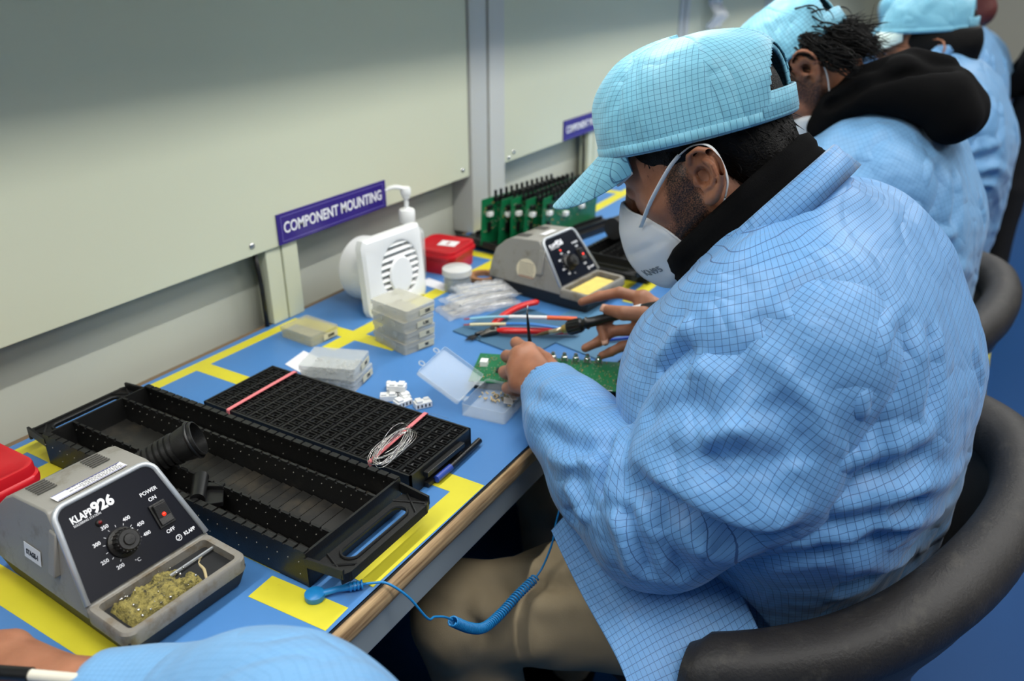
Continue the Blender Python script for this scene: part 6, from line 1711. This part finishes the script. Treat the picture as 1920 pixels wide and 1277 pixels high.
# ---- skirt of the coat over the left thigh
SK = [[(0.772, 0.398, 0.672), (0.712, 0.325, 0.652), (0.650, 0.245, 0.630), (0.600, 0.190, 0.60)],
      [(0.815, 0.385, 0.690), (0.745, 0.290, 0.672), (0.690, 0.215, 0.648), (0.645, 0.150, 0.60)],
      [(0.860, 0.360, 0.710), (0.790, 0.255, 0.690), (0.735, 0.180, 0.660), (0.690, 0.110, 0.60)],
      [(0.900, 0.330, 0.730), (0.850, 0.220, 0.700), (0.800, 0.150, 0.660), (0.760, 0.090, 0.60)]]
rows = [spline(r, 12) for r in SK]; cols_ = [spline([r[i] for r in rows], 12) for i in range(len(rows[0]))]
nv_ = len(cols_[0]); V = np.array([[tuple(p) for p in c] for c in cols_]).reshape(-1, 3); nu_ = len(cols_)
q = []; uvq = []
for i in range(nu_-1):
    for j in range(nv_-1):
        ids = [(i, j), (i+1, j), (i+1, j+1), (i, j+1)]; q.append([a*nv_+c for a, c in ids]); uvq += [(a*0.0062, c*0.0052) for a, c in ids]
V[:, 2] += 0.004*wob(V, 30, 8, 3)
o = np_mesh('skirt', V, np.array(q), M_COAT, None, uv=np.array(uvq)); o.parent = coat
sd = o.modifiers.new('solid', 'SOLIDIFY'); sd.thickness = 0.002
# ---- trousers
KL, KR = V3(0.730, 0.515, 0.500), V3(1.10, 0.56, 0.50)
def trousers(P):
    d = sd_cone(P, (0.96, 0.14, 0.545), (1.10, 0.11, 0.545), 0.095, 0.095)
    d = smin(d, sd_cone(P, (0.925, 0.19, 0.525), KL, 0.098, 0.078), 0.04); d = smin(d, sd_cone(P, KL, (0.76, 0.46, 0.13), 0.076, 0.055), 0.02)
    d = smin(d, sd_cone(P, (1.08, 0.16, 0.525), KR, 0.098, 0.078), 0.04); d = smin(d, sd_cone(P, KR, (1.08, 0.50, 0.13), 0.076, 0.055), 0.02)
    return d
V_, Q_ = surfnets(trousers, (0.62, -0.04, 0.06), (1.22, 0.68, 0.70), 0.0075); V_ = relax(V_, Q_, 2); N_v = vnormals(V_, Q_)
V_ = V_+N_v*(0.0065*wob(V_, 24, 12, 40, (2.4, 0.8, 1))+0.002*wob(V_, 60, 10, 50, (2, .8, 1)))[:, None]
for pl, h_, w_ in (([(0.80, 0.30, 0.60), (0.77, 0.38, 0.585), (0.76, 0.45, 0.57)], -0.010, 0.014), ([(0.84, 0.28, 0.61), (0.82, 0.36, 0.59), (0.79, 0.42, 0.575)], 0.008, 0.014),
                    ([(0.70, 0.34, 0.575), (0.72, 0.42, 0.575), (0.76, 0.48, 0.565)], -0.008, 0.013), ([(0.66, 0.40, 0.53), (0.70, 0.46, 0.56), (0.74, 0.50, 0.56)], 0.007, 0.012),
                    ([(0.68, 0.44, 0.52), (0.71, 0.50, 0.55), (0.75, 0.53, 0.55)], -0.008, 0.011), ([(0.80, 0.36, 0.61), (0.74, 0.37, 0.59), (0.69, 0.37, 0.55)], -0.006, 0.012),
                    ([(0.88, 0.30, 0.61), (0.86, 0.38, 0.58), (0.82, 0.44, 0.56)], -0.009, 0.014)):
    V_ = fold(V_, vnormals(V_, Q_), pl, h_, w_)
tr = np_mesh('trousers', V_, Q_, M_TROU, None); reparent_world(tr, person)
for x, y, k in ((0.76, 0.46, 0), (1.08, 0.50, 1)):
    b = MB(); b.tube([(x, y-0.03, 0.05), (x, y+0.03, 0.055), (x-0.01, y+0.12, 0.045), (x-0.015, y+0.20, 0.035)], [0.045, 0.052, 0.045, 0.032], 14, flat=0.8)
    o = b.build('shoe', M_BLKC, None, smooth=True); reparent_world(o, person)
# ---- things in his hands
t = empty('soldering_iron', (1.095, 0.528, 0.815), 0, 'black soldering iron with a brass collar and white label, held in the worker\'s right hand', 'soldering iron')
o_ = Vector((1.095, 0.528, 0.815)); tip = Vector((1.075, 0.597, 0.790)); ax = Vector((1.112, 0.425, 0.862))-Vector((1.090, 0.548, 0.808)); ax.normalize()
tp = Vector((1.0755, 0.598, 0.7875))-o_; c0 = Vector((1.088, 0.548, 0.806))-o_
b = MB(); b.tube([tp, tp.lerp(c0, 0.25), tp.lerp(c0, 0.3), c0], [0.0005, 0.0026, 0.0034, 0.0042], 14); b.build('tip', mat('iron_tip', (118, 100, 78), 0.35, 0.8), t, smooth=True, auto=50)
b = MB(); b.tube([tp.lerp(c0, 0.55), c0], [0.0042, 0.0048], 14); b.build('barrel', mat('barrel_pale', (196, 180, 150), 0.3, 0.7), t, smooth=True)
b = MB(); b.tube([c0, c0+ax*0.004, c0+ax*0.005, c0+ax*0.010], [0.0072, 0.0072, 0.0080, 0.0080], 16); b.build('brass_collar', M_GOLD, t, smooth=True, auto=40)
b = MB(); b.tube([c0+ax*0.009, c0+ax*0.011, c0+ax*0.034, c0+ax*0.037, c0+ax*0.040, c0+ax*0.044, c0+ax*0.047, c0+ax*0.075, c0+ax*0.15, c0+ax*0.165], [0.0105, 0.0120, 0.0115, 0.0085, 0.0085, 0.0108, 0.0085, 0.0078, 0.0075, 0.006], 20)
for k in range(14):
    a = 2*PI*k/14; u_ = ax.cross(Vector((0, 0, 1))).normalized(); v_ = ax.cross(u_); rd = u_*math.cos(a)+v_*math.sin(a); b.tube([c0+ax*0.012+rd*0.0118, c0+ax*0.032+rd*0.0113], 0.0011, 5)
b.build('handle', M_BLK2, t, smooth=True, auto=40)
b = MB(); b.tube([c0+ax*0.112, c0+ax*0.140], 0.0082, 20); b.build('paper_label', M_PAPER, t, smooth=True, auto=40)
b = MB(); b.tube(spline([c0+ax*0.16, c0+ax*0.20+Vector((0.01, 0, 0.0)), Vector((1.20, 0.40, 0.86))-o_, Vector((1.32, 0.46, 0.78))-o_, Vector((1.40, 0.60, 0.756))-o_, Vector((1.43, 0.70, 0.755))-o_], 8), 0.0028, 8); b.build('lead', M_BLK2, t, smooth=True)
t = empty('tweezers', (1.024, 0.575, 0.792), 0, 'fine curved black tweezers pinched in the worker\'s left hand', 'tweezers')
for sx in (-1, 1):
    b = MB(); b.tube(spline([(-0.004+0.0015*sx, -0.010, -0.012), (0.001+0.002*sx, 0.0, 0.008), (-0.002+0.0016*sx, 0.002, 0.040), (-0.004+0.0008*sx, 0.003, 0.062)], 6), [0.0022]*8+[0.0018]*6+[0.0012]*5, 8, flat=0.5); b.build('arm', M_BLK2, t, smooth=True)
b = MB(); b.tube([(-0.004, 0.003, 0.060), (-0.0025, 0.003, 0.074)], [0.0018, 0.0007], 8); b.build('tip', M_MET, t, smooth=True)
# coiled part of the grounding cord
g = [o for o in bpy.data.objects if o.name == 'grounding_cord'][0]; o_ = Vector(g.location)
cp_ = spline([(0.573, 0.420, 0.666), (0.607, 0.420, 0.627), (0.640, 0.420, 0.600), (0.680, 0.420, 0.590), (0.715, 0.417, 0.593), (0.752, 0.410, 0.598)], 30)
acc = [0]
for i in range(1, len(cp_)): acc.append(acc[-1]+(cp_[i]-cp_[i-1]).length)
NT = 48; pts = []; M_ = NT*10
for k in range(M_+1):
    s = acc[-1]*k/M_; i = next((q for q in range(1, len(acc)) if acc[q] >= s), len(acc)-1); f = (s-acc[i-1])/max(acc[i]-acc[i-1], 1e-9)
    p = cp_[i-1].lerp(cp_[i], f); tg = (cp_[i]-cp_[i-1]).normalized(); u_ = tg.cross(Vector((0, 0, 1))).normalized(); v_ = tg.cross(u_); a = 2*PI*k/10
    pts.append(p+(u_*math.cos(a)+v_*math.sin(a))*0.0056-o_)
b = MB(); b.tube(pts, 0.00135, 6); b.build('coil', M_CORD, g, smooth=True)
b = MB(); b.tube(spline([(0.752, 0.410, 0.598), (0.765, 0.405, 0.612), (0.780, 0.400, 0.642), (0.789, 0.400, 0.668), (0.805, 0.395, 0.72)], 8), 0.0014, 8); 
q = b.v; b.v = [tuple(Vector(v)-o_) for v in q]; b.build('sleeve_lead', M_CORD, g, smooth=True)

# ------------------------------------------------------------------ the other workers along the bench
def worker(dx, dy, dz, hc, pitch, yaw, label, capm=M_CAP, coatm=M_COATP, wild=0.0, has_cap=True, cap_dp=0, mask=True, scale=1.0, seed=3, hairm=None, strands=True, arms=True):
    T = Vector((dx, dy, dz)); loc = Vector((1.0, 0.10, 0))+T
    p = empty('person', (loc.x, loc.y, 0), 0, label, 'person')
    fr0 = head_frame(hc, pitch, yaw); fr = (fr0[0], fr0[1]*scale)
    n1 = NECK1+np.array(T); n0 = NECK0+np.array(T)
    hcv = np.array(hc); nb = hcv-fr[1][:, 2]*0.06-fr[1][:, 0]*0.03
    fn = lambda P: smin(head_all(w2l(P, fr))*scale, sd_cone(P, nb, n1, 0.056, 0.066), 0.025)
    lo = np.minimum(hcv-0.16, n1-0.09); hi = np.maximum(hcv+0.16, n1+0.09)
    A = surfnets(fn, lo, hi, 0.0048); A = (relax(A[0], A[1], 1, 0.4), A[1])
    chunks = [A]
    if arms: chunks += [(c2[0]+np.array(T), c2[1]), (c3[0]+np.array(T), c3[1]), (c4[0]+np.array(T), c4[1])]
    else: chunks += [(c4[0]+np.array(T), c4[1])]
    off = 0; V = []; Q = []
    for v, q in chunks: V.append(v); Q.append(q+off); off += len(v)
    V = np.concatenate(V); Q = np.concatenate(Q); bd = beard_mask(w2l(V, fr)); bd[len(A[0]):] = 0
    o = np_mesh('body', V, Q, M_SKIN, None, cols={'beard': bd}); reparent_world(o, p)
    o = hair_object(fr, None, 0.004, wild, seed)
    if hairm:
        for q in [o]+list(o.children): q.data.materials[0] = hairm
    reparent_world(o, p)
    if has_cap:
        f2 = head_frame(hc, pitch+cap_dp, yaw); f2 = (f2[0]-fr[1][:, 2]*0.004, f2[1]*scale); o = cap_object(f2, None, capm, 1.5, seed); reparent_world(o, p)
    if mask:
        o = mask_object(fr, None, text=False); reparent_world(o, p)
    for src in (coat,):
        c = bpy.data.objects.new('coat', Mcoat(coatm)); COL.objects.link(c); c.parent = p; c.location = T-Vector((p.location.x, p.location.y, 0))+Vector((0, 0, 0))
        for s_, me_ in (('sleeve', Msl(coatm, sl)), ('sleeve', Msl(coatm, sr))):
            q = bpy.data.objects.new(s_, me_); COL.objects.link(q); q.parent = c
        k = cl.copy(); k.data = Msl(coatm, cl); COL.objects.link(k); k.parent = c
    tdat = tr.data; c = bpy.data.objects.new('trousers', tdat2); COL.objects.link(c); c.parent = p; c.location = T-Vector((p.location.x, p.location.y, 0)); c.location.z = 0
    return p, fr
_mc = {}
def Msl(m, o):
    k = (m.name, o.data.name)
    if k not in _mc: d = o.data.copy(); d.materials.clear(); d.materials.append(m); _mc[k] = d
    return _mc[k]
def Mcoat(m): return Msl(m, coat)
tdat2 = tr.data.copy(); tdat2.materials.clear(); tdat2.materials.append(M_TDARK)

# second worker: wild dark hair, black hood
T2 = Vector((0.700, 0.035, 0.02))
R2 = head_frame((0, 0, 0), 68.0, 0)
ear2 = np.array((1.565, 0.318, 1.187)); hc2 = ear2-R2[1] @ np.array((-0.03, 0.078, -0.035))
p2_, fr2 = worker(T2.x, T2.y, T2.z, tuple(hc2), 68.0, 0, 'worker with messy dark hair and a black hood on a blue coat, head bent low', wild=1.0, cap_dp=-27, seed=12)
hq = [c for c in p2_.children if c.name.startswith('hair')][0]
b = MB(); rr_ = random.Random(9)
for k in range(420):
    a = rr_.uniform(-1.2, 1.2); base = Vector((-0.085+0.03*rr_.random()-0.02*abs(a), 0.070*math.sin(a), rr_.uniform(-0.085, 0.035)))
    if k % 2: base = Vector((rr_.uniform(-0.075, -0.045), 0.082, rr_.uniform(-0.075, 0.005)))
    outd = Vector((base.x+0.01, base.y, base.z*0.3)).normalized(); side_ = outd.cross(Vector((0, 0, 1))).normalized()*rr_.choice((-1, 1))
    pts = []; hk = rr_.uniform(0.3, 1.3); ph_ = 0.8*math.floor(base.z*60)+rr_.uniform(-0.4, 0.4)
    for i in range(9):
        t_ = i/8; q_ = base+outd*(0.003+0.012*hk*math.sin(t_*PI*0.75))+Vector((0, 0, -0.042*t_))+side_*(0.007*math.sin(t_*3.5+ph_))
        pts.append(tuple(to_world([tuple(q_)], fr2)[0]))
    b.tube(pts, [0.0016*(1-0.8*i/8)+0.0002 for i in range(9)], 4)
o = b.build('curls', M_HAIR, hq, smooth=True)
def hood(P):
    d = None
    for x0, k in ((1.580, 1.0), (1.645, 1.12), (1.715, 1.0)):
        pts = [(x0, 0.265, 1.085), (x0, 0.245, 1.125), (x0, 0.195, 1.150), (x0, 0.135, 1.155), (x0, 0.075, 1.145), (x0, 0.052, 1.120)]
        q = poly_tube_sdf(P, pts, [0.026*k, 0.030*k, 0.034*k, 0.040*k, 0.044*k, 0.042*k]); d = q if d is None else smin(d, q, 0.04)
    d = smin(d, sd_cone(P, (1.60, 0.150, 1.188), (1.70, 0.120, 1.185), 0.030, 0.030), 0.02)
    d = smin(d, poly_tube_sdf(P, [(1.60, 0.265, 1.115), (1.61, 0.215, 1.172), (1.64, 0.14, 1.206), (1.655, 0.085, 1.196)], [0.020, 0.022, 0.024, 0.016]), 0.008)
    d = smax(d, -poly_tube_sdf(P, [(1.56, 0.250, 1.128), (1.555, 0.190, 1.172), (1.57, 0.125, 1.190), (1.60, 0.080, 1.188)], 0.009), 0.012)
    return d
V_, Q_ = surfnets(hood, (1.50, -0.02, 1.02), (1.80, 0.33, 1.27), 0.006); V_ = relax(V_, Q_, 2); N_v = vnormals(V_, Q_)
V_ = V_+N_v*(0.004*wob(V_, 30, 10, 6))[:, None]+np.array([0, 0.018, -0.004])
o = np_mesh('hood', V_, Q_, M_BLKC); reparent_world(o, p2_)
# third worker: level cap with a pale bill
p3_, fr3 = worker(1.56, 0.0, 0.03, (2.575, 0.225, 1.180), 4.0, 0, 'seated worker in blue cap with a pale level bill, third along the bench', seed=17, mask=False, scale=1.0)
cap3 = [c for c in p3_.children if c.name.startswith('cap')][0]
bl = [c for c in cap3.children if c.name.startswith('bill')][0]; bl.data.materials[0] = mat('bill_pale', (206, 226, 222), 0.5)
def longhair(P, fr=None):
    L = w2l(P, fr3 if fr is None else fr); d = smin(sd_ell(L, (-0.030, 0, -0.01), (0.10, 0.088, 0.10)), sd_cone(L, (-0.06, 0, -0.04), (-0.075, 0, -0.12), 0.075, 0.05), 0.03); return np.maximum(d, L[:, 2]-0.02)
V_, Q_ = surfnets(longhair, (2.42, 0.02, 1.0), (2.74, 0.40, 1.26), 0.006); V_ = relax(V_, Q_, 1); o = np_mesh('hair', V_, Q_, M_HAIR); reparent_world(o, p3_)
# fourth: reddish-brown hair above a blue coat
p4_, fr4 = worker(2.28, 0.06, 0.085, (3.28, 0.262, 1.300), 20.0, 0, 'seated worker with reddish brown hair and blue coat, fourth along the bench', has_cap=False, mask=False, seed=22, hairm=mat('hair_red_brown', (92, 42, 38), 0.5, bump=0.6, bscale=300))
lh4 = lambda P: smin(sd_ell(w2l(P, fr4), (-0.022, 0, 0.02), (0.112, 0.096, 0.112)), sd_cone(w2l(P, fr4), (-0.06, 0, -0.04), (-0.08, 0, -0.12), 0.075, 0.055), 0.03)
V_, Q_ = surfnets(lambda P: smax(lh4(P), w2l(P, fr4)[:, 0]-0.055, 0.01), (3.10, 0.06, 1.08), (3.46, 0.47, 1.50), 0.007); V_ = relax(V_, Q_, 1)
o = np_mesh('hair', V_, Q_, MATS['hair_red_brown']); reparent_world(o, p4_)
# fifth: cap only seen past the third worker
p5_, fr5 = worker(2.95, 0.03, 0.02, (3.95, 0.42, 1.155), 22.0, 0, 'farthest seated worker, pale blue cap showing just past the level-billed cap', seed=27, mask=False)

# standing person in black at the right edge
ps = empty('person', (4.10, -0.100, 0), 0, 'standing person dressed in black at the right edge of the picture', 'person')
def standing(P):
    d = sd_cone(P, (4.02, -0.100, 0.95), (4.18, -0.100, 0.95), 0.110, 0.110)
    d = smin(d, sd_cone(P, (4.01, -0.100, 1.35), (4.19, -0.100, 1.35), 0.105, 0.105), 0.08)
    for sx in (-1, 1):
        d = smin(d, sd_cone(P, (4.10+sx*0.085, -0.100, 0.90), (4.10+sx*0.10, -0.090, 0.50), 0.095, 0.068), 0.03)
        d = smin(d, sd_cone(P, (4.10+sx*0.10, -0.090, 0.50), (4.10+sx*0.105, -0.110, 0.11), 0.068, 0.050), 0.02)
    return d
def st_arms(P):
    d = None
    for sx in (-1, 1):
        q = smin(sd_cone(P, (4.10+sx*0.185, -0.100, 1.40), (4.10+sx*0.225, -0.105, 1.13), 0.060, 0.048), sd_cone(P, (4.10+sx*0.225, -0.105, 1.13), (4.10+sx*0.215, -0.005, 0.90), 0.047, 0.036), 0.02)
        d = q if d is None else np.minimum(d, q)
    return d
jk = lambda P: np.maximum(smin(standing(P), st_arms(P), 0.04), 0.86-P[:, 2])
V_, Q_ = surfnets(jk, (3.77, -0.28, 0.82), (4.43, 0.08, 1.50), 0.012); V_ = relax(V_, Q_, 2); V_ = V_+vnormals(V_, Q_)*(0.004*wob(V_, 22, 10, 3))[:, None]
o = np_mesh('jacket', V_, Q_, M_BLKC); reparent_world(o, ps)
tr2 = lambda P: np.maximum(standing(P), P[:, 2]-0.90)
V_, Q_ = surfnets(tr2, (3.85, -0.28, 0.04), (4.35, 0.065, 0.93), 0.012); V_ = relax(V_, Q_, 2); V_ = V_+vnormals(V_, Q_)*(0.003*wob(V_, 22, 10, 8))[:, None]
o = np_mesh('trousers', V_, Q_, mat('black_cloth', (16, 16, 19), 0.85)); reparent_world(o, ps)
frS = head_frame((4.10, -0.140, 1.64), 8.0)
sb = lambda P: smin(smin(head_all(w2l(P, frS)), sd_cone(P, (4.10, -0.090, 1.59), (4.10, -0.100, 1.42), 0.055, 0.065), 0.025), standing(P)+0.012, 0.02)
A = surfnets(sb, (3.95, -0.28, 1.30), (4.25, 0.12, 1.80), 0.007)
hs = []
for sx in (-1, 1):
    w_ = V3(4.10+sx*0.215, -0.000, 0.895); K = [w_+V3(sx*0.004, 0.035-0.018*i*0+0.0, -0.070) + V3(0.0, 0.018*(1.5-i), 0.004*i) for i in range(4)]
    F_ = [([k, k+V3(0, 0.006, -0.036), k+V3(-sx*0.006, 0.008, -0.060), k+V3(-sx*0.014, 0.004, -0.078)], fr_) for k in K]
    TH = ([w_+V3(0, 0.012, -0.02), w_+V3(-sx*0.012, 0.045, -0.045), w_+V3(-sx*0.016, 0.058, -0.075)], [0.014, 0.011, 0.009])
    fnh = lambda P, w_=w_, K=K, F_=F_, TH=TH: hand_sdf(P, w_, K, F_, TH)
    hs.append(surfnets(fnh, w_-V3(0.06, 0.06, 0.19), w_+V3(0.06, 0.13, 0.04), 0.004))
off = 0; VV = []; QQ = []
for v, q in [A]+hs: VV.append(v); QQ.append(q+off); off += len(v)
VV = np.concatenate(VV); bd = np.zeros(len(VV)); o = np_mesh('body', VV, np.concatenate(QQ), M_SKIN, cols={'beard': bd}); reparent_world(o, ps)
o = hair_object(frS, None, 0.006, 0.0, 5); reparent_world(o, ps)
for sx in (-1, 1):
    b = MB(); x = 4.10+sx*0.105; b.tube([(x, -0.150, 0.048), (x, -0.085, 0.055), (x, 0.005, 0.045), (x, 0.085, 0.032)], [0.038, 0.050, 0.044, 0.030], 14, flat=0.85); o = b.build('shoe', M_BLKC, None, smooth=True); reparent_world(o, ps)

# ------------------------------------------------------------------ nearest worker: only a sleeve, forearm and pen in frame
pn = empty('person', (0.36, 0.05, 0), 0, 'nearest worker, only a blurred blue sleeve and bare wrist showing at the bottom edge', 'person')
NCx = [q-V3(0.004, -0.012, 0.030) for q in (V3(0.215, 0.120, 0.940), V3(0.234, 0.255, 0.880), V3(0.268, 0.308, 0.858), V3(0.284, 0.355, 0.842), V3(0.283, 0.400, 0.830), V3(0.262, 0.470, 0.812), V3(0.234, 0.538, 0.826))]
NRx = [0.080, 0.078, 0.077, 0.074, 0.067, 0.057, 0.041]
def nsleeve(P):
    d = None
    for i in range(len(NCx)-1):
        q = sd_cone(P, NCx[i], NCx[i+1], NRx[i], NRx[i+1]); d = q if d is None else smin(d, q, 0.03)
    ax = NCx[-1]-NCx[-2]; ax = ax/np.linalg.norm(ax); return smax(d, (P-NCx[-1]) @ ax, 0.004)
V_, Q_ = surfnets(nsleeve, (0.10, -0.02, 0.70), (0.42, 0.60, 1.06), 0.006); V_ = relax(V_, Q_, 2); V_ = coat_wrinkle(V_, vnormals(V_, Q_), 44, 0.005, 0.001)
UV_, _, _ = polar_uv(V_, Q_, NCx, (0, 0, -1), 0.075)
def ncoat(P):
    d = sd_cone(P, (0.24, 0.00, 0.56), (0.40, 0.00, 0.56), 0.13, 0.13)
    d = smin(d, sd_cone(P, (0.24, 0.02, 0.72), (0.38, 0.00, 0.72), 0.13, 0.13), 0.05); return np.maximum(d, P[:, 2]-0.80)
A = surfnets(ncoat, (0.10, -0.16, 0.40), (0.62, 0.20, 0.82), 0.012)
UA = np.zeros((len(A[1])*4, 2)); UA[:, 0] = A[0][A[1].ravel(), 0]; UA[:, 1] = A[0][A[1].ravel(), 2]
nc_ = np_mesh('coat', np.concatenate([V_, A[0]]), np.concatenate([Q_, A[1]+len(V_)]), M_COATP, uv=np.concatenate([UV_.reshape(-1, 2), UA])); reparent_world(nc_, pn)
NW = V3(0.236, 0.560, 0.797)
K = [V3(0.190, 0.655, 0.800), V3(0.206, 0.665, 0.804), V3(0.222, 0.668, 0.802), V3(0.238, 0.662, 0.796)]
F_ = [([k, k+V3(-0.006, 0.036, -0.006), k+V3(-0.010, 0.048, -0.022), k+V3(-0.008, 0.042, -0.036)], fr_) for k in K]
TH = ([V3(0.205, 0.585, 0.795), V3(0.170, 0.630, 0.790), V3(0.168, 0.665, 0.785)], [0.016, 0.012, 0.009])
fnh = lambda P: smin(hand_sdf(P, NW, K, F_, TH), sd_cone(P, NW, (0.300, 0.420, 0.815), 0.026, 0.036), 0.012)
V_, Q_ = surfnets(fnh, (0.12, 0.38, 0.74), (0.36, 0.74, 0.87), 0.0035); o = np_mesh('body', V_, Q_, M_SKIN, cols={'beard': np.zeros(len(V_))}); reparent_world(o, pn)
t = empty('marker_pen', (0.212, 0.576, 0.832), 0, 'white pen with a black cap held by the nearest worker at the bottom left corner', 'pen')
b = MB(); b.tube([(-0.034, 0.078, -0.004), (0.0, 0.0, 0.0)], [0.0062, 0.0062], 14); b.build('cap', M_BLK2, t, smooth=True, auto=40)
b = MB(); b.tube([(0.0, 0.0, 0.0), (0.020, -0.048, 0.002)], [0.0048, 0.0048], 14); b.build('barrel', mat('pen_white', (226, 220, 204), 0.35), t, smooth=True, auto=40)

# ------------------------------------------------------------------ far end of the room
t = empty('radiator', (6.2, -0.02, 0.08), 0, 'cream ribbed radiator standing by the aisle at the far end', 'radiator')
for k in range(9):
    b = MB(); b.box((0, -0.30+0.075*k, 0.29), (0.10, 0.055, 0.58), bev=0.02); b.build('rib', M_FARW, t, bevel=0)
b = MB(); b.box((0, 0, 0.04), (0.06, 0.70, 0.04)); b.box((0, 0, 0.54), (0.06, 0.70, 0.04)); b.build('rail', M_FARW, t)
b = MB(); b.box((8.03, 0.2, 1.03), (0.04, 0.95, 2.06), bev=0.005); struct(b.build('door_1', mat('door_cream', (214, 212, 196), 0.45)))
b = MB(); b.box((8.02, 0.72, 1.05), (0.06, 0.07, 2.14)); b.box((8.02, -0.32, 1.05), (0.06, 0.07, 2.14)); b.box((8.02, 0.2, 2.12), (0.06, 1.11, 0.07)); struct(b.build('trim_2', M_POST))
b = MB()
for k, (x, y, z, s) in enumerate(((2.50, -0.02, 0.03, 0.07), (2.56, 0.02, 0.05, 0.06), (2.45, 0.03, 0.03, 0.06))):
    b.box((x, y, z), (s*1.5, s*1.3, s), (0.3, 0.2, k*0.8), bev=s*0.25)
tag(b.build('shoe_cover', M_COATP, smooth=True), 'crumpled blue cloth shoe cover on the floor behind the nearest chair', 'cloth')
